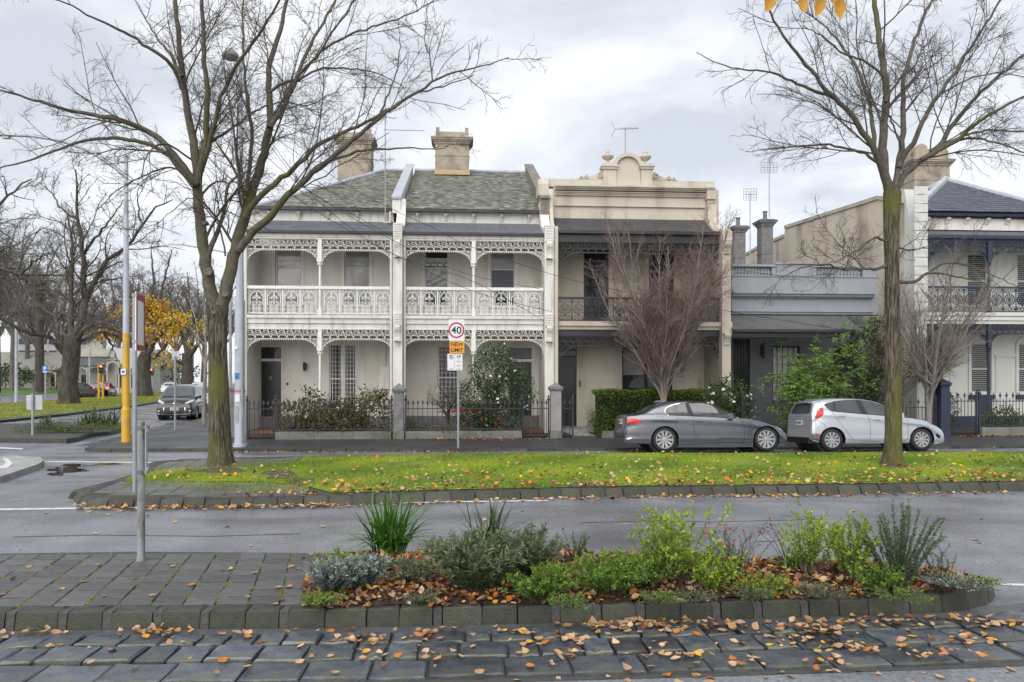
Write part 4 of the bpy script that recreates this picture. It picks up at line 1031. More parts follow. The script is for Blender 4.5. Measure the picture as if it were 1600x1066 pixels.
for pa, pb, ca, cb in ((942, 962, 939, 964.5), (1001, 1018.5, 998, 1021.5)):
    b = MB(); m_ = (pa+pb)/2; zt = Zp(261, m_)
    b.box(FX(pa, YW), FX(pb, YW), YW-0.1, YW+0.28, Zp(294, m_), zt-0.1)
    b.box(FX(ca+1, YW), FX(cb-1, YW), YW-0.16, YW+0.3, zt-0.1, zt-0.02); b.box(FX(ca, YW), FX(cb, YW), YW-0.2, YW+0.33, zt-0.018, zt+0.05); b.box(FX(pa, YW), FX(pb, YW), YW-0.1, YW+0.28, zt+0.052, zt+0.12)
    b.build('pediment_pier', M_beige, PAR)
ax0, ax1 = FX(958, YW), FX(1002.5, YW); am = (ax0+ax1)/2; ar = (ax1-ax0)/2; az = Zp(262, 980); ah = Zp(240.5, 980)-az
b = MB(); P = [(ax0+.05, Zp(294, 980))]+[(am-(ar-0.05)*math.cos(PI*i/16), az+(ah-0.09)*math.sin(PI*i/16)) for i in range(17)]+[(ax1-.05, Zp(294, 980))]
b.xz(P, YW-0.03, YW+0.22); b.build('pediment_arch', M_beige, PAR)
b = MB(); b.ribbon([(am-(ar-0.04)*math.cos(PI*i/18), az+(ah-0.05)*math.sin(PI*i/18)) for i in range(19)], 0.14, YW-0.15, YW+0.26); b.build('arch_moulding', M_beige, PAR)
for px, py0, py1 in ((950.5, 256.5, 228), (1009, 257.5, 229)):
    z0, z1 = Zp(py0, px), Zp(py1, px); hgt = z1-z0; u_ = MB()
    u_.lathe([(0.16, 0), (0.16, .05*hgt), (0.06, .1*hgt), (0.045, .2*hgt), (0.09, .27*hgt), (0.19, .36*hgt), (0.235, .46*hgt), (0.24, .5*hgt), (0.14, .55*hgt), (0.09, .6*hgt), (0.05, .66*hgt), (0.09, .72*hgt), (0.055, .78*hgt), (0.03, .85*hgt), (0.012, hgt)], (FX(px, YW), YW+0.09, z0), 14)
    u_.build('urn', M_beige, PAR, smooth=True)
for sx, pa, pb, y0 in ((-1, 943, 902, 279.5), (1, 1018.5, 1059, 281.5)):
    xa, xb = FX(pa, YW), FX(pb, YW); z0 = Zp(y0, (pa+pb)/2); L = abs(xb-xa); b = MB()
    outl = [(0, 0), (0, .5), (.1, .55), (.2, .5), (.32, .34), (.5, .2), (.62, .22), (.72, .26), (.8, .14), (1, .04), (1, 0)]
    b.xz([(xa+sx*L*u, z0+v*0.5) for u, v in outl], YW-0.0, YW+0.14)
    for (u, v, r) in ((.14, .29, .13), (.66, .13, .075), (.86, .07, .045)):
        b.ribbon([(q[0], q[1]) for q in spiral(xa+sx*L*u, z0+v*0.5+0.03, r, 90, sx*1.6, 18)], 0.035, YW-0.05, YW+0.02)
    b.build('scroll', M_beige, PAR)
for pa, pb, ya, yb, pyf in ((841, 857.5, 282, 304.6, 0), (1105, 1118.5, 290.5, 311, 1)):
    b = MB(); x0, x1 = FX(pa, YW-0.3), FX(pb, YW-0.3); z0, z1 = FZ(pa, yb, YW-0.3), FZ(pa, ya, YW-0.3)
    b.yz([(YW+0.4, z0), (YW-0.3, z0), (YW-0.3, z1-0.12), (YW-0.1, z1+0.1), (YW+0.1, z1+0.14), (YW+0.4, z1+0.14)], x0, x1)
    corbel(b, x0+0.05, x1-0.05, YW-0.05, z0-0.45, z0-0.003); b.build('parapet_block', M_beige, PAR)
wing(H3, FX(866.5, YP), FX(872, YP), zt_(300, 27.6), zt_(350, YP), M_beige, yb=28.3)
wing(H3, FX(1128.5, YP), FX(1142, YP), zt_(312, 27.6), FZ(1135, 357, YP), M_beige, yb=33)
b = MB(); xw0, xw1 = FX(1128.5, YP), FX(1142, YP); zc = FZ(1135, 357, YP)
b.box(xw0-0.02, xw1+0.03, YP-0.05, YP+0.3, zc-0.45, zc-0.1); corbel(b, xw0+0.04, xw1-0.04, YP, zc-0.95, zc-0.5); b.build('pier_block', M_beige, H3); b = MB()
zc2 = FZ(1135, 503, YP); b.box(xw0-0.02, xw1+0.03, YP-0.06, YP-.001, zc2-0.42, zc2); corbel(b, xw0+0.04, xw1-0.04, YP, zc2-0.85, zc2-0.43); b.build('pier_block', M_beige, H3)

# ---- house four: low blue-grey house
M_bg = mat('render_bluegrey', (0.258, 0.276, 0.303), (0.228, 0.244, 0.27), rough=0.8, scale=1.5, bump=0.15, bscale=30)
M_bgd = mat('render_slate', (0.16, 0.168, 0.185), (0.135, 0.143, 0.158), rough=0.8, scale=1.5)
M_corr4 = mat('corrugated_mid', (0.085, 0.085, 0.09), (0.11, 0.11, 0.115), rough=0.55, scale=2)
H4 = thing('terrace_house', 'low blue-grey single-storey house with balustraded parapet', 'house', (FX(1250, YW), YW, 0), 'terrace houses along the street')
Y4 = 27.0; x4l, x4r = FX(1143, Y4), FX(1372, Y4); Z4 = lambda py, Y=Y4, px=1250: FZ(px, py, Y)
hol4 = [(FX(1146, 28.6), FX(1172, 28.6), ZF0, Z4(530, 28.6)), (FX(1207, 28.6), FX(1250, 28.6), Z4(628, 28.6), Z4(541, 28.6)), (FX(1300, 28.6), FX(1340, 28.6), Z4(628, 28.6), Z4(541, 28.6))]
wall_holes('wall', M_bgd, 28.6, x4l, x4r+0.6, 0, Z4(500, 28.6), hol4, H4)
b = MB(); b.box(x4l+0.03, x4r+0.5, 28.95, 40, 0, Z4(470, 28.6)); b.build('rear_wall', M_bgd, H4)
h = hol4[0]; b = MB(); b.box(h[0], h[1], 28.7, 28.76, h[2], h[3]); 
for i in range(5): b.box(h[0]+0.08+i*0.12, h[0]+0.1+i*0.12, 28.66, 28.7, h[2]+0.1, h[3]-0.1)
b.build('door', M_door, H4)
M_cur = mat('net_curtain', (0.50, 0.50, 0.49), (0.42, 0.42, 0.42), rough=0.25, scale=2, coat=0.5)
sash(H4, *hol4[1], 28.6, M_iron_k, M_cur, mid=0, bars=(5, 6)); sash(H4, *hol4[2], 28.6, M_iron_k, M_glass, mid=0.5)
lantern(H4, 1190, 548, 28.6, 1.9)
pw = MB(); pw.box(x4l, x4r, Y4, Y4+0.3, Z4(492), Z4(433)); PW = pw.build('parapet', M_bg, H4)
b = MB()
for e, ya, yb in ((0.22, 456.5, 458.5), (0.28, 458.6, 460.5), (0.2, 460.6, 464), (0.12, 464.1, 466), (0.14, 486, 488), (0.08, 488.1, 491.5)):
    b.box(x4l, x4r-0.25, Y4-e, Y4-0.001, Z4(yb), Z4(ya))
b.build('cornice', M_bg, PW)
b = MB(); b.box(x4l, x4r, Y4-0.06, Y4+0.3, Z4(417.6), Z4(414)); b.box(x4l, x4r, Y4-0.03, Y4+0.28, Z4(433)+.002, Z4(431.5))
for pa, pb in ((1206, 1214), (1213, 1269), (1269.5, 1276), (1348, 1371)): b.box(FX(pa, Y4), FX(pb-0.3, Y4), Y4-(0.05 if pb-pa > 30 else 0.01), Y4+0.26, Z4(431.5)+.002, Z4(417.6)-.002)
b.box(FX(1210, Y4), FX(1271, Y4), Y4-0.1, Y4+0.32, Z4(414)+.002, Z4(411)); b.build('coping', M_bg, PW)
bl = MB(); hb = Z4(417.6)-Z4(431.5); bl.lathe([(0.07, 0), (0.07, .08*hb), (0.045, .12*hb), (0.075, .3*hb), (0.08, .42*hb), (0.05, .62*hb), (0.035, .8*hb), (0.06, .88*hb), (0.065, hb)], n=8); blm = bl.mesh('baluster', M_bg, True)
for pa, pb, n in ((1146, 1203, 12), (1281, 1344, 13)):
    for i in range(n): inst('baluster', blm, PW, (FX(pa+(pb-pa)*i/(n-1), Y4), Y4+0.13, Z4(431.5)))
v4l, v4r = FX(1146, 25.7), FX(1350, 25.7)
corrugated('verandah_roof', M_corr4, v4l, v4r, Y4-0.01, Z4(492.5), 25.7, FZ(1250, 515, 25.7), H4, sag=0.08)
b = MB(); b.box(v4l, v4r, 25.6, 25.72, FZ(1250, 519, 25.7), FZ(1250, 515, 25.7)); b.box(v4l, v4r, 25.76, 25.86, FZ(1250, 527, 25.8), FZ(1250, 519.5, 25.8)); b.build('verandah_beam', M_iron_k, H4)
b = MB(); xx = FX(1297, 25.8); b.lathe([(0.06, 0), (0.05, 0.3), (0.045, 2.9), (0.08, 3.0)], (xx, 25.8, 0.1), 8); b.build('verandah_post', M_bgd, H4)
chimney(H4, 1148, 1165, 362, 470, 37, 0.6, M_dstone, pots=1, crown=False); chimney(H4, 1190, 1208, 352, 470, 37, 0.6, M_dstone, pots=1, crown=False)

# ---- house five: two-storey house at the right
M_pale = mat('render_pale', (0.53, 0.535, 0.505), (0.48, 0.485, 0.455), rough=0.85, scale=1.2, bump=0.1, bscale=30)
H5 = thing('terrace_house', 'two-storey house with navy lace balcony and dark hipped slate roof', 'house', (FX(1530, YW), YW, 0), 'terrace houses along the street')
Y5 = 28.6; YV5, YP5 = 27.1, 26.95; x5 = FX(1421, 27.9); x5r = x5+6.4; Z5 = lambda py, Y=27.1, px=1540: FZ(px, py, Y)
hol5 = [(FX(1517, Y5), FX(1548, Y5), Z5(614, Y5), Z5(536, Y5)), (FX(1591, Y5), FX(1624, Y5), Z5(614, Y5), Z5(536, Y5)), (FX(1450, Y5), FX(1474, Y5), 0.2, Z5(545, Y5)), (FX(1512, Y5), FX(1544, Y5), Z5(478, Y5), Z5(396, Y5)), (FX(1590, Y5), FX(1622, Y5), Z5(478, Y5), Z5(396, Y5))]
wall_holes('wall', M_pale, Y5, x5, x5r, 0, Z5(333, Y5), hol5, H5)
for h in (hol5[0], hol5[1], hol5[3], hol5[4]): sash(H5, *h, Y5, M_pale, M_glass, mid=0.48, bars=(1, 26))
h = hol5[2]; b = MB(); b.box(h[0], h[1], Y5+0.1, Y5+0.15, h[2], h[3]); b.build('door', M_iron_n, H5)
b = MB(); b.box(x5, x5r, Y5-0.04, Y5-0.002, 0.05, Z5(650, Y5)); b.build('plinth', M_iron_n, H5)
for h in hol5[:2]:
    b = MB(); b.box(h[0]-0.12, h[1]+0.12, Y5-0.1, Y5-0.003, h[2]-0.25, h[2]-0.08); b.build('sill_block', M_iron_n, H5)
    b = MB()
    for sx, xx in ((-1, h[0]), (1, h[1])):
        b.box(xx-0.12 if sx < 0 else xx+0.002, xx-0.002 if sx < 0 else xx+0.12, Y5-0.05, Y5-.001, h[2], h[3]-0.05)
    cxm = (h[0]+h[1])/2; rr = (h[1]-h[0])/2
    b.ribbon([(cxm-(rr+0.06)*math.cos(PI*i/12), h[3]-0.05+0.3*math.sin(PI*i/12)) for i in range(13)], 0.12, Y5-0.05, Y5-0.001); b.build('window_surround', M_pale, H5)
b = MB(); zi = Z5(556, Y5)
for a, c in ((FX(1481, Y5), hol5[0][0]-0.14), (hol5[0][1]+0.14, hol5[1][0]-0.14)): b.box(a, c, Y5-0.07, Y5-.002, zi-0.05, zi+0.05); b.box(a+0.06, c-0.06, Y5-0.035, Y5-.003, Z5(650, Y5), zi-0.052)
b.build('impost', M_pale, H5)
b = MB(); zs = FZ(1530, 640, Y5); p = PY(1538, 636, Y5); b.box(p.x-0.25, p.x+0.25, Y5-0.12, Y5-0.04, p.z-0.3, p.z+0.3); b.build('vent_box', M_iron_n, H5)
ZB5 = Z5(489)
b = MB()
for e, ya, yb in ((0.14, 489, 494), (0.08, 494.1, 496), (0.11, 496.1, 501), (0.06, 501.1, 506.5)): b.box(x5+0.1, x5r, YV5-e, YV5+0.08, Z5(yb), Z5(ya))
b.box(x5+0.1, x5r, YV5+0.081, Y5-0.002, ZB5-0.12, ZB5-0.01); b.build('balcony_floor', M_pale, H5)
b = MB(); b.box(x5+.1, x5r, YV5-0.03, YV5+0.03, Z5(450), Z5(447.7)); b.box(x5+.1, x5r, YV5-0.02, YV5+0.02, ZB5+0.04, ZB5+0.06); b.build('handrail', M_iron_n, H5)
PN = panel_dark_mesh(M_iron_n); n = 12; w = (x5r-x5-0.1)/n; hh = Z5(450)-ZB5-0.06
for i in range(n): inst('balustrade_panel', PN, H5, (x5+0.1+w*(i+.5), YV5, ZB5+0.06), scale=(w/0.52, 1, hh/0.86))
xp = FX(1545, YV5); xp2 = xp+(xp-x5-0.3)
fA = frieze_mesh(M_iron_n, xp-x5-0.35, 0.34, 0.6, 0.6)
for xa, xb in ((x5+0.25, xp-0.05), (xp+0.05, xp2)):
    W = xb-xa
    inst('frieze', fA, H5, ((xa+xb)/2, YV5, Z5(378.5)), scale=(W/(xp-x5-0.35), 1, 1)); inst('frieze', fA, H5, ((xa+xb)/2, YV5, Z5(506.6)), scale=(W/(xp-x5-0.35), 1, 1))
inst('verandah_post', post_mesh(ZB5, Z5(378.5), Z5(412), M_iron_n, 0.055), H5, (xp, YV5, ZB5)); inst('verandah_post', post_mesh(0.15, Z5(506.6), Z5(544), M_iron_n, 0.06), H5, (xp, YV5, 0.15))
corrugated('verandah_roof', M_corr, x5+0.12, x5r, Y5-0.01, Z5(358, Y5), YV5-0.1, Z5(370)+0.03, H5, sag=0.05)
b = MB(); b.box(x5+.1, x5r, YV5-0.16, YV5-0.06, Z5(374), Z5(369.5)); b.box(x5+.1, x5r, YV5-0.03, YV5+0.07, Z5(378.6), Z5(374.1)); b.build('gutter', M_iron_n, H5)
b = MB(); b.box(x5-0.05, x5r, 27.85, 28.05, Z5(337, 27.8), Z5(331, 27.8)); b.box(x5-0.02, x5r, 28.06, 28.2, Z5(341, 28), Z5(335, 28)); b.build('eaves_gutter', M_iron_n, H5)
cm = MB(); corbel(cm, -0.07, 0.07, 0, 0, 0.24); cme = cm.mesh('eaves_bracket', M_trim)
for q in (1447, 1479, 1509, 1541, 1572, 1602): inst('eaves_bracket', cme, H5, (FX(q, 28.12), 28.12, Z5(341.5, 28.12)-0.25))
b = MB(); b.box(x5+0.05, x5r, 28.12, Y5-0.01, Z5(360, 28.12), Z5(341.2, 28.12)); b.build('eaves_board', M_trim, H5)
# hipped roof
ze = Z5(332, 27.8); apx = PY(1477, 282, 31.0); xe0, xe1 = x5+0.04, x5r+0.15
xap = apx.x; zap = apx.z; yap = 31.0; ye2 = 34.3
rt = (xe0, 27.75, ze), (xe1, 27.75, ze), (xap, yap, zap), (xe0, ye2, ze), (xe1, ye2, ze)
b = MB(); b.add(rt, [(0, 1, 2), (1, 4, 2), (4, 3, 2), (3, 0, 2)]); R5 = b.build('roof', M_gut, H5)
slates('slate', M_slate5, lambda x, t: xe0+(xap-xe0)*t+0.03 < x < xe1+(xap-xe1)*t-0.03, xe0, xe1, 27.72, ze+0.01, yap, zap+0.01, R5, wid=0.27, exp=0.235, seed=9, thick=0.02)
b = MB(); b.tube([(xe0, 27.75, ze+0.03), (xap, yap, zap+0.05)], 0.15, 6); b.tube([(xe1, 27.75, ze+0.03), (xap, yap, zap+0.05)], 0.1, 6); b.tube([(xe0, ye2, ze+0.03), (xap, yap, zap+0.05)], 0.1, 6); b.build('ridge_capping', M_lead, R5)
chimney(H5, 1429, 1484, 258, 320, 33.2, 1.0, M_chim, pots=0, crown=False)
b = MB(); _c0, _c1 = FX(1430, 33.2), FX(1483, 33.2); zc = FZ(1456, 252, 33.2)
for a, c in ((_c0, (_c0+_c1)/2-0.12), ((_c0+_c1)/2+0.12, _c1)):
    b.xz([(a, zc), (c, zc), (c, zc+0.45), (c-0.12, zc+0.75), ((a+c)/2, zc+0.85), (a+0.12, zc+0.75), (a, zc+0.45)], 33.25, 34.1)
b.build('chimney_hood', M_chim, H5)
# flank wall, seen along its length, with its stepped raking parapet
Xs = x5-0.02
top = [(1424, 318), (1383, 312), (1235, 357.5), (1233.5, 371), (1192, 389), (1178, 397), (1150, 410)]
P = [PX(a, c, Xs) for a, c in top]
b = MB(); poly = [(P[0].y, 0)]+[(q.y, q.z) for q in P]+[(P[-1].y, 0)]
b.yz(poly, Xs-0.3, Xs); fw_ = b.build('flank_wall', M_stain, H5)
b = MB()
for q0, q1 in zip(P[:-1], P[1:]):
    if abs(q1.y-q0.y) < 0.4: continue
    b.yz([(q0.y, q0.z), (q1.y, q1.z), (q1.y, q1.z+0.16), (q0.y, q0.z+0.16)], Xs-0.36, Xs+0.05)
b.build('coping', mat('coping_pale', (0.42, 0.38, 0.32), (0.33, 0.30, 0.26), rough=0.9, scale=2), fw_)
_q0, _q1 = FX(1428, YP5), FX(1448, YP5)
b = MB(); b.yz([(28.6, 0), (YP5, 0), (YP5, FZ(1442, 352, YP5)), (YP5+0.5, FZ(1442, 349, YP5)), (YP5+0.55, FZ(1442, 330, YP5)), (27.75, FZ(1442, 298, 27.9)), (28.6, FZ(1442, 298, 27.9))], x5-0.30, _q1); b.build('wing_wall', M_pale, H5)
M_qu = mat('quoin_white', (0.55, 0.55, 0.53), (0.45, 0.45, 0.43), rough=0.8, scale=4, bump=0.3)
b = MB()
for i in range(14):
    z = 4.6+i*0.34; b.box(_q0, _q1+0.02, YP5-0.04, YP5-0.001, z, z+0.31)
b.build('quoin', M_qu, H5)
# ------------------------------------------------------------------ cars
def interp(P, x):
    P = sorted(P); return float(np.interp(x, [p[0] for p in P], [p[1] for p in P]))
def sm_curve(P, n=160):
    """monotone-x smoothing of a profile"""
    Q = smooth_path([(a, b, 0) for a, b in P], n); return np.array(sorted([(q[0], q[1]) for q in Q]))
M_tyre = mat('tyre', (0.012, 0.012, 0.013), (0.02, 0.02, 0.02), rough=0.8, scale=20)
M_rim = mat('alloy', (0.40, 0.41, 0.43), (0.32, 0.33, 0.35), rough=0.3, metal=0.3, scale=5)
M_blk = mat('car_black', (0.008, 0.008, 0.009), (0.013, 0.013, 0.014), rough=0.4, scale=5)
M_cgl = mat('car_glass', (0.028, 0.034, 0.038), (0.065, 0.074, 0.08), rough=0.02, scale=0.8, spec=0.9)
M_chr = mat('chrome', (0.75, 0.76, 0.78), rough=0.12, metal=1.0)
M_red = mat('lamp_red', (0.42, 0.012, 0.012), (0.6, 0.03, 0.02), rough=0.3, scale=9, coat=0.1)
M_lamp = mat('lamp_clear', (0.55, 0.57, 0.6), (0.35, 0.36, 0.38), rough=0.08, scale=12, coat=1.0)
M_plate = mat('plate', (0.6, 0.6, 0.58), rough=0.5)
M_ink = mat('plate_ink', (0.05, 0.05, 0.07), rough=0.6)
M_brk = mat('brake_light', (1.0, 0.05, 0.03), (1.0, 0.08, 0.05), rough=0.3, emis=2.5)
def paint(name, c, metal=0.55, rough=0.32):
    rough *= 0.68
    return mat(name, c, tuple(x*0.93 for x in c), rough=rough, metal=metal, scale=0.7, coat=0.7, spec=0.5)
def wheel_meshes(R_, rim, w, spokes, split=True):
    t = MB(); t.lathe([(rim*0.98, -w/2+0.005), (R_*0.93, -w/2), (R_*0.985, -w/2+0.025), (R_, -w/2+0.06), (R_, w/2-0.06), (R_*0.985, w/2-0.025), (R_*0.93, w/2), (rim*0.98, w/2-0.005)], n=36, ax='y', cap=False)
    tm = t.mesh('tyre', M_tyre, True)
    r = MB()
    V = []; n = 36
    for (rr, y) in ((rim, -w/2+0.008), (rim*0.95, -w/2+0.004), (rim*0.90, -w/2+0.02), (rim*0.88, w/2-0.02)):
        for j in range(n): V.append((rr*math.cos(2*PI*j/n), y, rr*math.sin(2*PI*j/n)))
    r.add(V, [(i*n+j, (i+1)*n+j, (i+1)*n+(j+1) % n, i*n+(j+1) % n) for i in range(3) for j in range(n)])
    for k in range(spokes):
        for da in ((-0.085, 0.085) if split else (0,)):
            a = 2*PI*k/spokes; a0 = a+da*0.7; a1 = a+da*1.25
            def P(rr, aa, off, y): return (rr*math.cos(aa)-off*math.sin(aa), y, rr*math.sin(aa)+off*math.cos(aa))
            hw = 0.011*rim/0.21; y0 = -w/2+0.022; y1 = -w/2+0.012
            r.hexa([P(rim*.2, a0, -hw, y0+.03), P(rim*.92, a1, -hw*1.25, y1+.03), P(rim*.92, a1, hw*1.25, y1+.03), P(rim*.2, a0, hw, y0+.03), P(rim*.2, a0, -hw, y0), P(rim*.92, a1, -hw*1.25, y1), P(rim*.92, a1, hw*1.25, y1), P(rim*.2, a0, hw, y0)])
    r.lathe([(rim*0.24, -w/2+0.05), (rim*0.24, -w/2+0.018), (rim*0.12, -w/2+0.014), (0.001, -w/2+0.014)], n=14, ax='y')
    rm = r.mesh('rim', M_rim)
    d = MB(); d.lathe([(rim*0.87, -w/2+0.07), (rim*0.87, -w/2+0.09)], n=24, ax='y'); dm = d.mesh('brake_disc', M_blk)
    return tm, rm, dm

class Car:
    """car body lofted from its side profile; x forward, y to the left, origin on the ground below the rear axle"""
    def __init__(s, name, label, top, bot, W, belt, tumble, axles, Rw, paint_m, crown=0.06, nose=0.75, tail=0.82, arch=0.07, spokes=10, split=True, rim=None, cat='car', group='parked and waiting cars', rr=0.0):
        s.root = thing(name, label, cat, (0, 0, 0), group)
        s.T = sm_curve(top, 240); s.B = sorted(bot); s.W = W; s.axles = axles; s.Rw = Rw
        x0, x1 = top[0][0], top[-1][0]; L = x1-x0
        e = 0.004
        xs = sorted(set([x0+e+(L-2*e)*(0.5-0.5*math.cos(PI*i/150)) for i in range(151)]+[a+k*0.02 for a in axles for k in range(-22, 23)]))
        Ra = Rw+arch
        def bottom(x):
            z = interp(s.B, x)
            for a in axles:
                d = abs(x-a)
                if d < Ra: z = max(z, Rw+math.sqrt(Ra*Ra-d*d)*0.98)
            return z
        def plan(x):
            f = (x-x0)/L
            p = 1.0
            if f < 0.22: p = tail+(1-tail)*math.sqrt(max(0, 1-((0.22-f)/0.22)**2.4))
            if f > 0.74: p = nose+(1-nose)*math.sqrt(max(0, 1-((f-0.74)/0.26)**2.2))
            return p
        V = []; nS = 0
        for x in xs:
            zt = float(np.interp(x, s.T[:, 0], s.T[:, 1])); zb = min(bottom(x), zt-0.03); w = W/2*plan(x); zbelt = min(interp(belt, x), zt-crown*0.5)
            zbelt = max(zbelt, zb+0.005)
            sec = []
            for k in range(13):
                z = zb+(zbelt-zb)*k/12; q = (z-0.55)/0.5; rg_ = 0.020*max(0.0, 1-abs(z-(zbelt-0.11))/0.10)+0.012*max(0.0, 1-abs(z-0.30)/0.10)
                sec.append((w*(1-0.05*q*q-(0.03 if q < -0.6 else 0))+rg_, z))
            wb = sec[-1][0]; zs = max(zt-crown, zbelt+0.002)
            for k in range(1, 7):
                z = zbelt+(zs-zbelt)*k/6; sec.append((wb-tumble*(z-zbelt)-0.015*min(1, (z-zbelt)/0.05), z))
            ws = sec[-1][0]
            for k in range(1, 8):
                a = k/7; sec.append((ws*(1-a)**0.9 if k < 7 else 0.0, zs+(zt-zs)*(1-(1-a)**2.6)))
            nS = len(sec)
            ring = [(x, -y, z) for y, z in sec]+[(x, y, z) for y, z in reversed(sec[:-1])]
            V += ring
        n = 2*nS-1; k = len(xs)
        Fq = [(i*n+j, (i+1)*n+j, (i+1)*n+j+1, i*n+j+1) for i in range(k-1) for j in range(n-1)]
        b = MB(); b.add(V, Fq); b.add([], [])
        b.add(V[:n], [tuple(range(n))]); b.add(V[-n:], [tuple(range(n-1, -1, -1))])
        s.body = b.build('body', paint_m, s.root, smooth=True)
        s.bvh = BVHTree.FromPolygons([Vector(v) for v in b.v], [f for f in b.f])
        u = MB(); u.box(axles[0]-Ra-0.25, axles[1]+Ra+0.15, -W/2*0.8, W/2*0.8, 0.2, Rw*1.2); 
        for a in axles:
            for sy in (-1, 1): u.lathe([(Ra+0.03, 0), (Ra+0.03, 0.26), (0.05, 0.26)], (a, sy*W/2*0.62-0.13, Rw), 20, 'y')
        u.build('underbody', M_blk, s.root)
        tm, rm, dm = wheel_meshes(Rw, rim or Rw*0.70, 0.21, spokes, split)
        for a in axles:
            for sy in (-1, 1):
                wme = inst('wheel', dm, s.root, (a, sy*(W/2-0.135), Rw), (0, 0, 0 if sy < 0 else PI)); WL[wme.name] = Vector((0, 0, 0))
                for me, nm in ((tm, 'tyre'), (rm, 'rim')):
                    o = bpy.data.objects.new(nm, me); COL.objects.link(o); o.parent = wme; WL[o.name] = Vector((0, 0, 0))
    def hit(s, axis, p, sign):
        if axis == 'y': o, d = Vector((p[0], sign*3, p[1])), Vector((0, -sign, 0))
        elif axis == 'x': o, d = Vector((sign*8 if sign > 0 else -6, p[0], p[1])), Vector((-sign, 0, 0))
        else: o, d = Vector((p[0], p[1], 5)), Vector((0, 0, -1))
        r = s.bvh.ray_cast(o, d)
        if r[0] is None: return None
        return r[0], r[1]
    def patch(s, name, m, axis, lo, hi, sign=-1, off=0.006, n=24, mrows=6, both=False, parent=None):
        """a panel that follows the body between two edge curves"""
        outs = []
        for sg in ((-1, 1) if both else (sign,)):
            A = resample([(a, c, 0) for a, c in lo], n); B_ = resample([(a, c, 0) for a, c in hi], n)
            b = MB(); V = []
            for i in range(n):
                for j in range(mrows):
                    t = j/(mrows-1); p = (A[i][0]*(1-t)+B_[i][0]*t, A[i][1]*(1-t)+B_[i][1]*t); h = s.hit(axis, p, sg)
                    if h is None:
                        V.append(V[-1] if V else Vector((p[0], sg*s.W/2, p[1])) if axis == 'y' else Vector((0, 0, 0))); continue
                    q, nr = h
                    if axis == 'y' and nr.y*sg < 0: nr = -nr
                    if axis == 'x' and nr.x*sg < 0: nr = -nr
                    if axis == 'z' and nr.z < 0: nr = -nr
                    V.append(q+nr*off)
            Fq = [(i*mrows+j, (i+1)*mrows+j, (i+1)*mrows+j+1, i*mrows+j+1) for i in range(n-1) for j in range(mrows-1)]
            b.add(V, Fq); outs.append(b.build(name, m, parent or s.root, smooth=True))
        return outs
    def line(s, name, m, axis, pts, w, sign=-1, off=0.004, n=30, both=False, parent=None):
        P = resample([(a, c, 0) for a, c in pts], n); lo, hi = [], []
        for i in range(n):
            d = P[min(i+1, n-1)]-P[max(i-1, 0)]; L = math.hypot(d[0], d[1]) or 1
            lo.append((P[i][0]+d[1]/L*w/2, P[i][1]-d[0]/L*w/2)); hi.append((P[i][0]-d[1]/L*w/2, P[i][1]+d[0]/L*w/2))
        out = []
        for sg in ((-1, 1) if both else (sign,)):
            V = []
            for i in range(n):
                for p in (lo[i], hi[i]):
                    h = s.hit(axis, p, sg)
                    if h is None: h = (V[-1] if V else Vector((p[0], 0, p[1])), Vector((0, 0, 0)))
                    q, nr = h
                    if axis == 'y' and nr.y*sg < 0: nr = -nr
                    if axis == 'x' and nr.x*sg < 0: nr = -nr
                    V.append(q+nr*off)
            b = MB(); b.add(V, [(2*i, 2*i+2, 2*i+3, 2*i+1) for i in range(n-1)]); out.append(b.build(name, m, parent or s.root, smooth=True))
        return out
    def mirror_(s, x, z, m):
        for sy in (-1, 1):
            b = MB(); y = sy*(s.W/2*0.9); b.hexa([(x-0.05, y, z-0.03), (x+0.06, y, z-0.05), (x+0.03, y+sy*0.2, z-0.05), (x-0.09, y+sy*0.2, z-0.04), (x-0.05, y, z+0.05), (x+0.05, y, z+0.05), (x+0.0, y+sy*0.2, z+0.11), (x-0.09, y+sy*0.2, z+0.11)]); b.build('wing_mirror', m, s.root)
    def handle(s, x, z, m):
        for sy in (-1, 1):
            h = s.hit('y', (x, z), sy)
            if h: y = h[0].y; b = MB(); b.tube([(x-0.09, y, z-0.004), (x-0.07, y+sy*0.035, z), (x+0.07, y+sy*0.035, z), (x+0.09, y, z+0.004)], 0.014, 6); b.build('door_handle', m, s.root)
    def plate(s, x, z, sign, w=0.37):
        h = s.hit('x', (0, z), sign); xx = h[0].x+sign*0.012 if h else x
        b = MB(); b.box(xx-0.006, xx+0.006, -w/2, w/2, z-0.065, z+0.065); P = b.build('number_plate', M_plate, s.root)
        b = MB()
        for i in range(6): b.box(xx+sign*0.006-0.002, xx+sign*0.006+0.003, -w/2+0.04+i*0.052, -w/2+0.075+i*0.052, z-0.03, z+0.03)
        o = b.build('plate_mark', M_ink, P); o['kind'] = 'stuff'
    def place(s, loc, rz, rx=0.0):
        s.root.location = loc; s.root.rotation_euler = (rx, 0, rz)

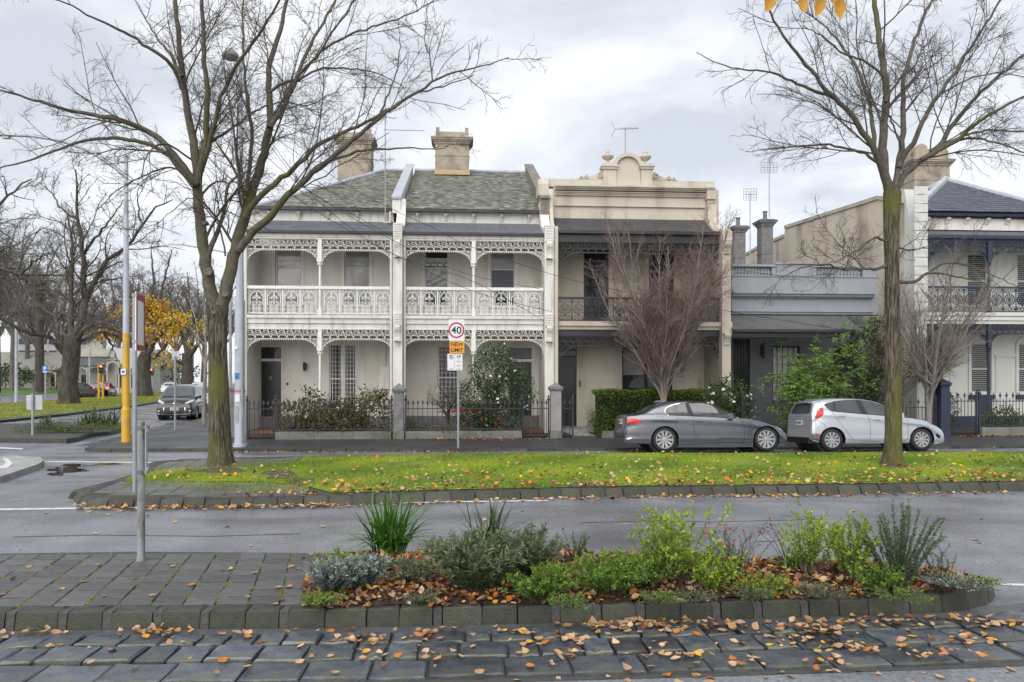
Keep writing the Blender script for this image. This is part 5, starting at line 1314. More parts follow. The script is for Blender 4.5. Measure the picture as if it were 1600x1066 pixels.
# grey coupe (side on)
def cv(P, ox, oz, k): return [((a-ox)/k, (oz-c)/k) for a, c in P]
K = lambda P: cv(P, 485, 578, 313)
top = K([(64, 470), (66, 400), (78, 372), (90, 340), (96, 278), (112, 266), (180, 262), (255, 256), (330, 232), (420, 195), (520, 165), (620, 152), (700, 150), (780, 151), (870, 160), (950, 188), (1030, 235), (1100, 276), (1150, 291), (1230, 300), (1300, 312), (1370, 333), (1430, 358), (1475, 386), (1497, 420), (1506, 470), (1508, 510)])
bot = K([(60, 492), (120, 503), (370, 515), (600, 540), (1230, 542), (1450, 545), (1508, 522)])
belt = K([(60, 300), (250, 272), (520, 276), (700, 282), (1100, 300), (1200, 312), (1350, 345), (1508, 450)])
def squeeze(P, xa, fa, xb, fb): return [((xa+(x-xa)*fa) if x < xa else ((xb+(x-xb)*fb) if x > xb else x), z) for x, z in P]
top, bot, belt = [squeeze(q, -0.2, 0.763, 2.9, 1.35) for q in (top, bot, belt)]
P_bmw = paint('paint_grey', (0.150, 0.157, 0.182), metal=0.75, rough=0.33)
c1 = Car('parked_car', 'dark grey two-door coupe parked at the kerb, tail to the hedge', top, bot, 1.78, belt, 0.42, (0.0, 2.76), 0.322, P_bmw, arch=0.05, spokes=10, rim=0.245)
lo = K([(500, 262), (520, 275), (700, 283), (900, 292), (1100, 302)]); hi = K([(492, 238), (515, 212), (570, 190), (640, 178), (700, 173), (800, 171), (870, 180), (940, 204), (1020, 250), (1100, 300)])
lo1, hi1 = K([(500, 258), (522, 274), (600, 277), (690, 281)]), K([(496, 240), (520, 212), (580, 190), (672, 177)])
lo2, hi2 = K([(738, 284), (850, 289), (980, 295), (1060, 299)]), K([(704, 176), (800, 173), (872, 182), (940, 206), (1010, 248), (1050, 280), (1062, 297)])
c1.patch('side_trim', M_blk, 'y', lo, hi, off=0.004, both=True)
c1.patch('window', M_cgl, 'y', lo1, hi1, off=0.007, both=True); c1.patch('window', M_cgl, 'y', lo2, hi2, off=0.007, both=True)
c1.line('chrome_strip', M_chr, 'y', K([(520, 279), (497, 262), (488, 240), (512, 208), (568, 186), (640, 173), (700, 168), (800, 166), (872, 175), (944, 200), (1026, 248), (1106, 300)]), 0.022, off=0.008, n=60, both=True)
c1.patch('rear_window', M_cgl, 'z', [(-0.68, -0.58), (-0.68, 0), (-0.68, 0.58)], [(0.02, -0.50), (0.05, 0), (0.02, 0.50)], off=0.006, mrows=10)
c1.patch('windscreen', M_cgl, 'z', [(1.30, -0.52), (1.27, 0), (1.30, 0.52)], [(1.98, -0.66), (2.04, 0), (1.98, 0.66)], off=0.006, mrows=10)
c1.patch('tail_light', M_red, 'y', K([(176, 341), (200, 345), (268, 341), (286, 325)]), K([(174, 304), (190, 298), (240, 300), (288, 312)]), off=0.006, both=True)
c1.patch('headlight', M_lamp, 'y', K([(1430, 372), (1470, 395), (1488, 412)]), K([(1420, 362), (1465, 376), (1490, 398)]), off=0.006, both=True, n=10)
for P in ([(735, 285), (722, 330), (735, 420), (760, 470), (790, 492), (900, 505), (1150, 508)], [(1128, 296), (1150, 340), (1158, 420), (1152, 508)]):
    c1.line('panel_gap', M_blk, 'y', K(P), 0.009, off=0.002, n=40, both=True)
c1.line('panel_gap', M_blk, 'y', K([(414, 318), (414, 286), (476, 288), (476, 320), (414, 318)]), 0.006, off=0.002, n=30)
c1.line('crease_shade', mat('paint_crease_shade', (0.12, 0.123, 0.135), metal=0.75, rough=0.35), 'y', K([(300, 318), (500, 318), (735, 330), (1000, 342), (1160, 355), (1240, 366)]), 0.012, off=0.002, n=50, both=True)  # flat strip of darker paint: shade of the body crease put into colour
c1.line('bumper_gap', M_blk, 'y', K([(172, 381), (230, 383), (330, 386)]), 0.008, off=0.002, both=True)
c1.line('reflector', M_chr, 'y', K([(170, 470), (185, 469), (205, 462)]), 0.02, off=0.004)
c1.line('lower_trim', M_blk, 'y', K([(175, 504), (250, 510), (370, 520)]), 0.05, off=0.003, both=True)
c1.handle(*K([(778, 325)])[0], P_bmw); c1.mirror_(*K([(1048, 292)])[0], P_bmw); c1.plate(0, 0.80, -1)
b = MB(); q = K([(500, 150)])[0]; b.xz([(q[0]-0.12, q[1]-0.05), (q[0]+0.1, q[1]-0.02), (q[0]+0.02, q[1]+0.02), (q[0]-0.1, q[1]+0.0)], -0.03, 0.03); b.build('roof_aerial', P_bmw, c1.root)
pw = PD(1040.5, 709, 19.55); c1.place((pw.x, pw.y+0.89, 0.0), -0.018, -0.045)

# silver hatchback
K = lambda P: cv(P, 450, 612, 325.4)
top = K([(88, 500), (88, 445), (95, 405), (108, 350), (112, 295), (124, 272), (150, 236), (196, 184), (240, 170), (330, 158), (420, 147), (520, 141), (620, 140), (720, 143), (810, 151), (880, 166), (950, 195), (1060, 250), (1140, 300), (1180, 317), (1240, 328), (1310, 348), (1370, 376), (1415, 408), (1432, 445), (1438, 500), (1442, 530)])
bot = K([(86, 505), (110, 525), (340, 545), (560, 548), (1150, 545), (1370, 556), (1442, 540)])
belt = K([(86, 300), (250, 250), (450, 264), (700, 287), (930, 306), (1165, 327), (1300, 352), (1442, 470)])
top, bot, belt = [squeeze(q, -0.1, 0.45, 2.6, 1.35) for q in (top, bot, belt)]
P_sil = paint('paint_silver', (0.50, 0.525, 0.575), metal=0.55, rough=0.33)
c2_ = Car('parked_car', 'silver five-door hatchback parked behind the mossy elm trunk', top, bot, 1.72, belt, 0.40, (0.0, 2.489), 0.30, P_sil, arch=0.055, spokes=10, rim=0.215, tail=0.86)
lo = K([(402, 214), (450, 264), (700, 287), (930, 306), (1168, 327)]); hi = K([(400, 204), (430, 190), (500, 174), (600, 163), (700, 161), (800, 169), (900, 189), (960, 214), (1060, 262), (1168, 324)])
c2_.patch('side_trim', M_blk, 'y', lo, hi, off=0.004, both=True)
for a, c in (([(410, 216), (452, 260), (474, 262)], [(410, 206), (440, 192), (484, 182)]), ([(488, 263), (600, 274), (718, 284)], [(500, 180), (600, 168), (692, 167)]), ([(772, 290), (860, 297), (985, 308)], [(736, 169), (800, 174), (880, 190), (950, 216), (985, 235)]), ([(1000, 310), (1080, 317), (1150, 322)], [(1002, 244), (1060, 268), (1150, 318)])):
    c2_.patch('window', M_cgl, 'y', K(a), K(c), off=0.007, both=True)
c2_.patch('tail_light', M_red, 'y', squeeze(K([(246, 328), (290, 326), (345, 308), (376, 285)]), -0.2, 0.62, 9, 1), squeeze(K([(248, 318), (290, 262), (340, 238), (384, 226)]), -0.2, 0.62, 9, 1), off=0.006, both=True)
c2_.patch('rear_window', M_cgl, 'x', [(-0.62, 1.02), (0, 1.0), (0.62, 1.02)], [(-0.54, 1.27), (0, 1.30), (0.54, 1.27)], sign=-1, off=0.006, mrows=8)
c2_.line('reflector', M_red, 'y', squeeze(K([(232, 466), (312, 468)]), -0.2, 0.62, 9, 1), 0.045, off=0.005, both=True)
c2_.patch('lower_bumper', mat('bumper_grey', (0.10, 0.105, 0.115), rough=0.5), 'y', squeeze(K([(98, 522), (160, 532), (300, 540)]), -0.1, 0.45, 2.6, 1.3), squeeze(K([(92, 462), (160, 462), (235, 470), (300, 536)]), -0.1, 0.45, 2.6, 1.3), off=0.005, both=True)
c2_.patch('windscreen', M_cgl, 'z', [(1.50, -0.52), (1.47, 0), (1.50, 0.52)], [(2.14, -0.64), (2.22, 0), (2.14, 0.64)], off=0.006, mrows=10)
c2_.patch('headlight', M_lamp, 'y', K([(1290, 350), (1350, 380), (1400, 402)]), K([(1270, 338), (1340, 352), (1405, 396)]), off=0.006, both=True, n=12)
c2_.patch('fog_lamp', M_blk, 'y', K([(1395, 490), (1415, 505), (1436, 500)]), K([(1388, 462), (1410, 468), (1434, 482)]), off=0.005, both=True, n=10)
for P in ([(455, 266), (500, 340), (560, 420), (610, 490), (640, 520), (780, 524)], [(765, 290), (785, 350), (790, 430), (782, 524)], [(790, 525), (1100, 528), (1128, 500), (1132, 430), (1125, 330)], [(330, 345), (380, 380), (390, 420)], [(1180, 330), (1260, 342)]):
    c2_.line('panel_gap', M_blk, 'y', K(P), 0.008, off=0.002, n=40, both=True)
c2_.line('crease_shade', mat('paint_silver_shaded', (0.30, 0.315, 0.35), metal=0.5, rough=0.4), 'y', K([(500, 305), (600, 318), (760, 334), (900, 350), (1070, 368), (1170, 385)]), 0.02, off=0.002, n=50, both=True)  # crease is only drawn: its shade is a darker silver strip
c2_.line('sill_line', mat('paint_silver_shaded', (0, 0, 0)), 'y', K([(620, 520), (800, 528), (1110, 522)]), 0.014, off=0.003, both=True)
c2_.handle(*K([(535, 306)])[0], P_sil); c2_.handle(*K([(850, 338)])[0], P_sil); c2_.mirror_(*K([(1070, 312)])[0], P_sil); c2_.plate(0, 0.76, -1)
b = MB(); q = (-0.30, K([(240, 168)])[0][1]); b.hexa([(q[0]-0.2, -0.5, q[1]-0.06), (q[0]+0.06, -0.52, q[1]-0.02), (q[0]+0.06, 0.52, q[1]-0.02), (q[0]-0.2, 0.5, q[1]-0.06), (q[0]-0.2, -0.5, q[1]-0.045), (q[0]+0.06, -0.52, q[1]+0.005), (q[0]+0.06, 0.52, q[1]+0.005), (q[0]-0.2, 0.5, q[1]-0.045)]); b.build('spoiler', P_sil, c2_.root)
pw = PD(1303, 707.5, 19.85); c2_.place((pw.x, pw.y+0.86, -0.01), -0.02, -0.05)

# black people carrier in the side street, facing us
top = [(-0.85, 0.5), (-0.87, 0.9), (-0.82, 1.2), (-0.7, 1.6), (-0.4, 1.72), (0.6, 1.76), (1.6, 1.74), (2.2, 1.64), (2.9, 1.28), (3.3, 1.08), (3.6, 0.98), (3.8, 0.82), (3.88, 0.6), (3.9, 0.4)]
bot = [(-0.87, 0.3), (3.0, 0.24), (3.9, 0.2)]; belt = [(-0.87, 1.05), (1.5, 1.02), (2.6, 1.0), (3.2, 0.94), (3.9, 0.6)]
P_blk = paint('paint_black', (0.006, 0.0065, 0.009), metal=0.2, rough=0.2)
c3_ = Car('people_carrier', 'black people carrier facing the corner on the side street', top, bot, 1.82, belt, 0.32, (0.0, 2.95), 0.33, P_blk, arch=0.05, spokes=7, rim=0.24, nose=0.80, crown=0.07)
c3_.patch('windscreen', M_cgl, 'x', [(-0.72, 1.12), (0, 1.12), (0.72, 1.12)], [(-0.56, 1.60), (0, 1.64), (0.56, 1.60)], sign=1, off=0.008, mrows=10)
for lo, hi in (([(-0.5, 1.1), (0.55, 1.08)], [(-0.4, 1.52), (0.55, 1.58)]), ([(0.65, 1.08), (1.6, 1.06)], [(0.65, 1.58), (1.6, 1.58)]), ([(1.7, 1.05), (2.75, 1.04)], [(1.7, 1.57), (2.1, 1.5), (2.75, 1.16)])):
    c3_.patch('window', M_cgl, 'y', lo, hi, off=0.006, both=True)
for sg in (-1, 1):
    c3_.patch('headlight', M_lamp, 'x', [(sg*0.50, 0.80), (sg*0.66, 0.84), (sg*0.80, 0.90)], [(sg*0.46, 0.84), (sg*0.66, 0.95), (sg*0.80, 1.0)], sign=1, off=0.008, mrows=5)
    c3_.patch('fog_lamp', M_lamp, 'x', [(sg*0.66, 0.42), (sg*0.74, 0.42)], [(sg*0.66, 0.49), (sg*0.74, 0.49)], sign=1, off=0.01, n=6, mrows=4)
    c3_.patch('air_intake', M_blk, 'x', [(sg*0.55, 0.34), (sg*0.80, 0.34)], [(sg*0.52, 0.60), (sg*0.80, 0.62)], sign=1, off=0.005, n=8, mrows=4)
c3_.patch('grille', M_blk, 'x', [(-0.48, 0.36), (0.48, 0.36)], [(-0.46, 0.62), (0.46, 0.62)], sign=1, off=0.006, mrows=5)
c3_.line('grille_bar', M_blk, 'x', [(-0.48, 0.82), (0, 0.76), (0.48, 0.82)], 0.05, sign=1, off=0.007)
c3_.line('chrome_strip', M_chr, 'x', [(-0.82, 0.33), (-0.5, 0.30), (0, 0.29), (0.5, 0.30), (0.82, 0.33)], 0.035, sign=1, off=0.02)
for sg in (-1, 1): c3_.line('chrome_strip', M_chr, 'x', [(sg*0.47, 0.62), (sg*0.50, 0.32)], 0.025, sign=1, off=0.012, n=8)
c3_.patch('badge', M_chr, 'x', [(-0.06, 0.80), (0.06, 0.80)], [(-0.06, 0.87), (0.06, 0.87)], sign=1, off=0.012, n=5, mrows=4)
c3_.line('wiper', M_blk, 'x', [(-0.66, 1.13), (0.0, 1.17)], 0.02, sign=1, off=0.02); c3_.line('wiper', M_blk, 'x', [(0.02, 1.12), (0.66, 1.16)], 0.02, sign=1, off=0.02)
c3_.mirror_(2.55, 1.08, P_blk); c3_.plate(0, 0.55, 1); c3_.handle(0.75, 0.95, P_blk); c3_.handle(1.75, 0.95, P_blk)
pf = gp(278, 655.5); dirv = Vector((0.12*cT-sT*1.0*0+0.0, 0, 0))
_h = Vector((0.25*cT-1*sT, -0.25*sT-1*cT, 0)).normalized(); rz = math.atan2(_h.y, _h.x)
c3_.place((pf.x-_h.x*3.0, pf.y-_h.y*3.0, GR(pf.y)), rz)

# far traffic: simple but shaped cars
def far_car(name, label, kind, paint_m, loc, rz, brake=False, group='cars far down the side street', wag=0):
    if kind == 'suv': top = [(-0.85, 0.55), (-0.88, 0.95), (-0.78, 1.25), (-0.6, 1.62), (-0.2, 1.74), (1.0, 1.74), (1.7, 1.62), (2.3, 1.12), (3.0, 1.02), (3.4, 0.88), (3.55, 0.6)]; belt = [(-0.88, 1.1), (2.3, 1.05), (3.55, 0.7)]; W, Rw = 1.84, 0.36; zt = 1.62; ax = (0, 2.65)
    else: top = [(-1.05, 0.5), (-1.08, 0.85), (-0.95, 1.0), (-0.45, 1.05), (0.15, 1.36), (0.8, 1.44), (1.4, 1.40), (2.2, 1.0), (2.9, 0.92), (3.4, 0.76), (3.5, 0.5)]; belt = [(-1.08, 0.9), (0.2, 0.94), (2.2, 0.92), (3.5, 0.6)]; W, Rw = 1.76, 0.32; zt = 1.34; ax = (0, 2.65)
    bot = [(-1.1, 0.3), (3.6, 0.25)]
    c = Car(name, label, top, bot, W, belt, 0.36, ax, Rw, paint_m, arch=0.05, spokes=6, split=False, group=group)
    zb = interp(belt, 1)
    x0 = -0.55 if kind == 'suv' else -0.1
    c.patch('window', M_cgl, 'y', [(x0, zb+0.03), (0.95, zb+0.03)], [(x0+0.15, zt-0.12), (0.95, zt-0.03)], both=True, n=10, mrows=4); c.patch('window', M_cgl, 'y', [(1.05, zb+0.03), (2.05, zb+0.02)], [(1.05, zt-0.03), (1.45, zt-0.1), (2.05, zb+0.1)], both=True, n=10, mrows=4)
    if kind == 'suv': c.patch('rear_window', M_cgl, 'x', [(-0.66, 1.15), (0.66, 1.15)], [(-0.55, 1.55), (0.55, 1.55)], sign=-1, n=10, mrows=4)
    else: c.patch('rear_window', M_cgl, 'z', [(-0.36, -0.56), (-0.36, 0.56)], [(0.14, -0.5), (0.14, 0.5)], n=10, mrows=4)
    c.patch('windscreen', M_cgl, 'x', [(-0.66, zb+0.1), (0.66, zb+0.1)], [(-0.54, zt-0.02), (0.54, zt-0.02)], sign=1, n=10, mrows=4)
    for sg in (-1, 1):
        zl = 0.95 if kind == 'suv' else 0.82
        c.patch('tail_light', M_brk if brake else M_red, 'x', [(sg*0.62, zl), (sg*0.82, zl)], [(sg*0.64, zl+(0.28 if kind == 'suv' else 0.12)), (sg*0.80, zl+(0.28 if kind == 'suv' else 0.12))], sign=-1, n=6, mrows=4, off=0.012)
        c.patch('headlight', M_lamp, 'x', [(sg*0.5, 0.66), (sg*0.76, 0.68)], [(sg*0.5, 0.76), (sg*0.74, 0.80)], sign=1, n=6, mrows=4, off=0.012)
    if brake: c.patch('brake_light', M_brk, 'x', [(-0.14, 1.58), (0.14, 1.58)], [(-0.14, 1.63), (0.14, 1.63)], sign=-1, n=5, mrows=3, off=0.02)
    c.plate(0, 0.72 if kind == 'suv' else 0.7, -1); c.mirror_(1.95, zb+0.1, paint_m)
    c.place(loc, rz); return c
sdir = Vector((-0.24, 1.0, 0)); sdir = Vector((sdir.x*cT+sdir.y*sT, -sdir.x*sT+sdir.y*cT, 0)).normalized(); srz = math.atan2(sdir.y, sdir.x)
def gpos(px, D, z=0.0): p = PD(px, 600, D); p.z = z; return p
P_wht = paint('paint_white', (0.62, 0.63, 0.64), metal=0.0, rough=0.3); P_blu = paint('paint_blue', (0.01, 0.10, 0.42), metal=0.2, rough=0.3); P_red = paint('paint_black_cherry', (0.03, 0.012, 0.014), metal=0.2, rough=0.25); P_dk = paint('paint_midgrey', (0.13, 0.135, 0.15), metal=0.6)
far_car('parked_car', 'black off-road wagon with glowing brake lights waiting by the traffic signals', 'suv', P_blk, gpos(159, 84), srz+0.05, brake=True)
far_car('parked_car', 'dark wagon with red tail lamps parked beside the big bare elm trunk', 'suv', P_red, gpos(110, 78), srz-0.45)
far_car('parked_car', 'silver sedan between the dark wagon and the yellow signal pole', 'sedan', P_sil, gpos(128, 86), srz-0.55)
far_car('parked_car', 'bright blue car parked beyond the park lawn', 'sedan', P_blu, gpos(18, 148, 0.72), PI+0.06)
far_car('parked_car', 'white car behind the black people carrier, left of the street tree with yellow leaves', 'suv', P_wht, gpos(268, 112), srz+PI)
far_car('parked_car', 'white wagon parked down the side street right of the yellow-leaved tree', 'suv', P_wht, gpos(312, 100), srz+PI)
far_car('parked_car', 'pale car just behind the people carrier at the kerb', 'suv', P_sil, gpos(326, 47), srz+PI)
# ------------------------------------------------------------------ trees
M_bark = mat('bark_elm', (0.022, 0.018, 0.013), (0.15, 0.125, 0.092), rough=0.95, lo=0.42, hi=0.62, scale=30, stretch=(1, 1, 0.11), bump=1.0, bscale=34, bdist=0.05, c3=(0.10, 0.098, 0.02), s3=1.5, str3=(1, 1, 0.5), detail=8)
M_bark2 = mat('bark_limb', (0.055, 0.047, 0.038), (0.115, 0.10, 0.08), rough=0.9, scale=10, bump=0.6, bscale=30, c3=(0.075, 0.075, 0.022), s3=0.9)
M_twig = mat('twig', (0.065, 0.054, 0.046), (0.095, 0.080, 0.068), rough=0.9, scale=3)
M_barkd = mat('bark_dark', (0.035, 0.030, 0.025), (0.085, 0.074, 0.062), rough=0.95, scale=5, stretch=(1, 1, 0.3), bump=1.0, bscale=8)
M_twigd = mat('twig_far', (0.095, 0.082, 0.076), (0.135, 0.118, 0.108), rough=0.95, scale=1)
M_barkg = mat('bark_grey', (0.15, 0.135, 0.12), (0.24, 0.215, 0.19), rough=0.85, scale=9, stretch=(1, 1, 0.3), bump=0.5, bscale=30)
M_twigp = mat('twig_purple', (0.125, 0.072, 0.066), (0.21, 0.135, 0.118), rough=0.9, scale=2)
M_twigg = mat('twig_grey', (0.16, 0.13, 0.115), (0.24, 0.20, 0.18), rough=0.9, scale=2)

def nrm(v): return v/np.maximum(np.linalg.norm(v, axis=-1, keepdims=True), 1e-9)
def children(rng, parents, per_m, lenf, ang, up, k, rfac, wob, t0=0.25, minlen=0.15, maxlen=9, rmin=0.0015, droop=0.0, plen=None):
    """side branches of a list of (points, radii)"""
    out = []
    for P, Rr in parents:
        seg = np.linalg.norm(np.diff(P, axis=0), axis=1); L = seg.sum()
        n = rng.poisson(max(0.4, per_m*L*(1-t0)))
        if n == 0: continue
        d = np.r_[0, np.cumsum(seg)]
        for t in np.sort(rng.uniform(t0, 1.0, n)):
            s = t*L; i = min(np.searchsorted(d, s)-1, len(seg)-1); i = max(i, 0); f = (s-d[i])/max(seg[i], 1e-6)
            p = P[i]*(1-f)+P[i+1]*f; r = Rr[i]*(1-f)+Rr[i+1]*f
            T = nrm(P[i+1]-P[i]); q = rng.normal(size=3); q = nrm(q-T*q.dot(T))
            a = math.radians(rng.normal(ang, ang*0.25))
            D = nrm(T*math.cos(a)+q*math.sin(a)+np.array([0, 0, up]))
            ln = min(maxlen, max(minlen, (lenf*(L*(1.15-t)) if plen is None else plen)*rng.uniform(0.55, 1.25)))
            r0 = max(rmin, min(r*0.85, r*rfac*rng.uniform(0.8, 1.1)+rmin*0.3))
            pts = [p]; dv = D.copy(); st = ln/(k-1)
            for j in range(k-1):
                dv = nrm(dv+rng.normal(size=3)*wob+np.array([0, 0, up*0.12-droop])); pts.append(pts[-1]+dv*st)
            out.append((np.array(pts), np.linspace(r0, max(rmin*0.7, r0*0.28), k)))
    return out
def px_limb(pts, D, n, r0, r1, dd=0.0, wob=0.0, rng=None, ddpow=1.3):
    """a limb whose path is read off the photograph, leaning nearer or farther by dd metres along its length"""
    Q = [PD(a, c, D+dd*(i/(len(pts)-1))**ddpow) for i, (a, c) in enumerate(pts)]
    P = smooth_path(Q, n)
    if wob and rng is not None: P[1:-1] += rng.normal(size=(n-2, 3))*wob
    return P, np.linspace(1, 0, n)**1.15*(r0-r1)*0.86/F*D+r1*0.75/F*D
def build_tree(root, trunk, limbs, subs, twigs, mt, ml, mw, trunk_sides=18, roots=None, bname='branch'):
    P = smooth_path(trunk[0], 70); d0 = np.r_[0, np.cumsum(np.linalg.norm(np.diff(trunk[0], axis=0), axis=1))]; Rr = np.interp(np.linspace(0, d0[-1], 70), d0, trunk[1])
    ns = max(trunk_sides*2, 24); V, Q = tubes_np([(P, Rr)], ns)
    Vr = V.reshape(70, ns, 3); th = np.arange(ns)*2*PI/ns; zz_ = np.linspace(0, d0[-1], 70)[:, None]/max(trunk[1].max()*8, 0.5)
    f = -0.13+0.022*np.sin(7*th+3.1*zz_)+0.02*np.sin(11*th-4.3*zz_+1)+0.015*np.sin(4*th+1.7*zz_)+0.12*np.exp(-zz_*6)*np.sin(5*th+0.6)+0.02*np.sin(9*zz_+2*th)
    Vr += (Vr-P[:, None, :])*f[:, :, None]; V = Vr.reshape(-1, 3)
    np_obj('trunk', V, Q, mt, root, smooth=True)
    for l in limbs:
        V, Q = tubes_np([l], 9); np_obj(bname, V, Q, ml, root, smooth=True)
    if subs:
        V, Q = tubes_np(subs, 5); np_obj('bough', V, Q, ml, root, smooth=True, kind='stuff')
    for nm, tw, sd in twigs:
        if tw:
            V, Q = tubes_np(tw, sd); np_obj('twig', V, Q, mw, root, smooth=True, kind='stuff')

# left elm
rt = np.random.default_rng(21)
DL = 15.7
b0 = gp(343, 730, MH, G0)
elm = thing('elm_tree', 'big bare elm with forked mossy trunk beside the corner lamp pole', 'tree', b0, 'elms on the median lawn')
tp_ = [(344, 737), (344, 726), (343.5, 705), (343, 680), (342, 640), (341, 590), (340, 540), (339.5, 505), (340, 478)]
tr_ = np.array([31, 25, 20, 18.3, 17.3, 16.6, 16.2, 17.5, 18.5])/F*DL
trunkL = (np.array([tuple(PD(a, c, DL)) for a, c in tp_]), tr_)
LL = [
 ([(336, 492), (331, 465), (320, 400), (312, 340), (308, 300), (309, 270), (303, 230), (297, 195), (290, 150), (283, 100), (278, 45), (274, -10), (270, -90)], 40, 12.5, 3, 0.6),
 ([(309, 285), (318, 245), (323, 200), (324, 150), (320, 100), (317, 50), (315, 0), (312, -90)], 24, 6.5, 3, -1.0),
 ([(312, 275), (330, 215), (350, 140), (385, 82), (415, 40), (440, -5), (462, -60)], 24, 5, 1.5, -2.0),
 ([(309, 288), (297, 275), (280, 253), (245, 214), (200, 192), (150, 180), (100, 171), (50, 155), (0, 142), (-50, 132)], 34, 7.2, 1.2, -1.2),
 ([(304, 292), (292, 278), (262, 243), (235, 228), (200, 218), (150, 217), (100, 230), (50, 250), (0, 262), (-45, 276)], 34, 5.2, 1.0, 1.0),
 ([(289, 145), (276, 118), (262, 96), (225, 70), (190, 48), (150, 30), (110, 8), (70, -6)], 26, 4.2, 1, -2.0),
 ([(285, 120), (262, 80), (245, 60), (225, 25), (205, -10)], 18, 3.2, 1, 2.0),
 ([(346, 488), (352, 460), (360, 425), (369, 385), (384, 335), (398, 290), (410, 252), (418, 215), (423, 195), (421, 150), (420, 105), (433, 65), (444, 25), (450, -20), (455, -80)], 44, 12.5, 2.5, 1.2),
 ([(421, 200), (437, 178), (455, 140), (475, 90), (500, 42), (526, -4), (550, -50)], 22, 5.2, 1.6, 2.6),
 ([(448, 155), (470, 115), (500, 80), (522, 45), (545, 15), (562, -15)], 18, 3.6, 1, -1.2),
 ([(374, 392), (390, 368), (410, 350), (451, 305), (480, 278), (515, 250), (560, 212), (615, 167), (650, 145), (700, 116), (750, 104), (795, 90)], 40, 7.5, 0.8, -1.6),
 ([(382, 340), (397, 318), (415, 300), (447, 273), (475, 248), (500, 225), (565, 195), (600, 175), (645, 148), (690, 135), (740, 118)], 36, 6, 0.8, -0.6),
 ([(490, 264), (510, 253), (540, 244), (575, 234), (630, 232), (685, 232), (705, 226), (716, 225)], 20, 3, 0.7, -0.4),
 ([(322, 408), (330, 388), (343, 355), (352, 325), (356, 293), (364, 282), (376, 272)], 18, 5.5, 2, 0.8),
 ([(384, 300), (391, 250), (393, 205), (386, 150), (381, 100), (379, 50), (380, -10)], 22, 4.2, 1.8, 2.5),
 ([(330, 222), (370, 195), (405, 170), (440, 160), (480, 165), (510, 150)], 20, 2.6, 0.8, 1.5),
 ([(312, 310), (335, 285), (365, 285), (385, 270)], 14, 2.4, 0.8, -0.7),
 ([(310, 290), (270, 262), (225, 275), (180, 300), (150, 332)], 22, 2.2, 0.7, -1.5),
 ([(300, 250), (262, 226), (240, 232), (226, 250), (222, 300)], 18, 2.0, 0.7, -2.2),
 ([(352, 400), (340, 350), (300, 310), (270, 330), (240, 355)], 18, 1.8, 0.6, 1.2),
 ([(420, 145), (448, 128), (468, 125), (500, 108), (560, 108), (600, 118), (630, 135)], 24, 3.0, 0.8, 1.8),
 ([(590, 184), (606, 150), (620, 110), (626, 70), (622, 30)], 18, 2.0, 0.7, 1.0),
 ([(676, 128), (672, 95), (664, 60), (668, 25)], 14, 1.6, 0.6, 0.5),
 ([(500, 80), (545, 55), (590, 40), (640, 22), (690, -5)], 20, 2.4, 0.8, -2.0),
]
limbsL = [px_limb(a, DL, n, r0, r1, dd, 0.012, rt) for a, n, r0, r1, dd in LL]
subs = children(rt, limbsL, 1.95, 0.5, 42, 0.16, 10, 0.26, 0.10, 0.15, 0.8, 3.2, 0.008, 0.012)
s2 = children(rt, subs, 6.5, 0.5, 42, 0.05, 7, 0.45, 0.14, 0.12, 0.35, 1.4, 0.0042, 0.01)
s3 = children(rt, s2, 9.0, 0.55, 42, 0.02, 6, 0.5, 0.16, 0.08, 0.16, 0.7, 0.0028, 0.01) + children(rt, limbsL, 1.6, 0.08, 62, 0.1, 6, 0.12, 0.22, 0.2, 0.3, 0.8, 0.0035)
s4 = children(rt, s3, 8.0, 0.6, 44, 0.0, 4, 0.7, 0.2, 0.15, 0.10, 0.35, 0.0023)
build_tree(elm, trunkL, limbsL, subs, [('a', s2, 4), ('b', s3+[], 3), ('c', s4, 3)], M_bark, M_bark2, M_twig, 20)
b = MB()
for px, py, r in ((326, 425, 5), (320, 348, 3), (352, 460, 4), (334, 488, 3)):
    p = PD(px, py, DL-0.22); rr = r/F*DL; b.lathe([(rr*1.3, 0.1), (rr*1.25, -0.005), (rr, -0.03), (rr*0.2, -0.02)], tuple(p), 10, 'y')
_o = b.build('pruning_scar', mat('cut_wood', (0.16, 0.13, 0.10), (0.10, 0.085, 0.065), rough=0.9, scale=20), elm); _o['kind'] = 'stuff'

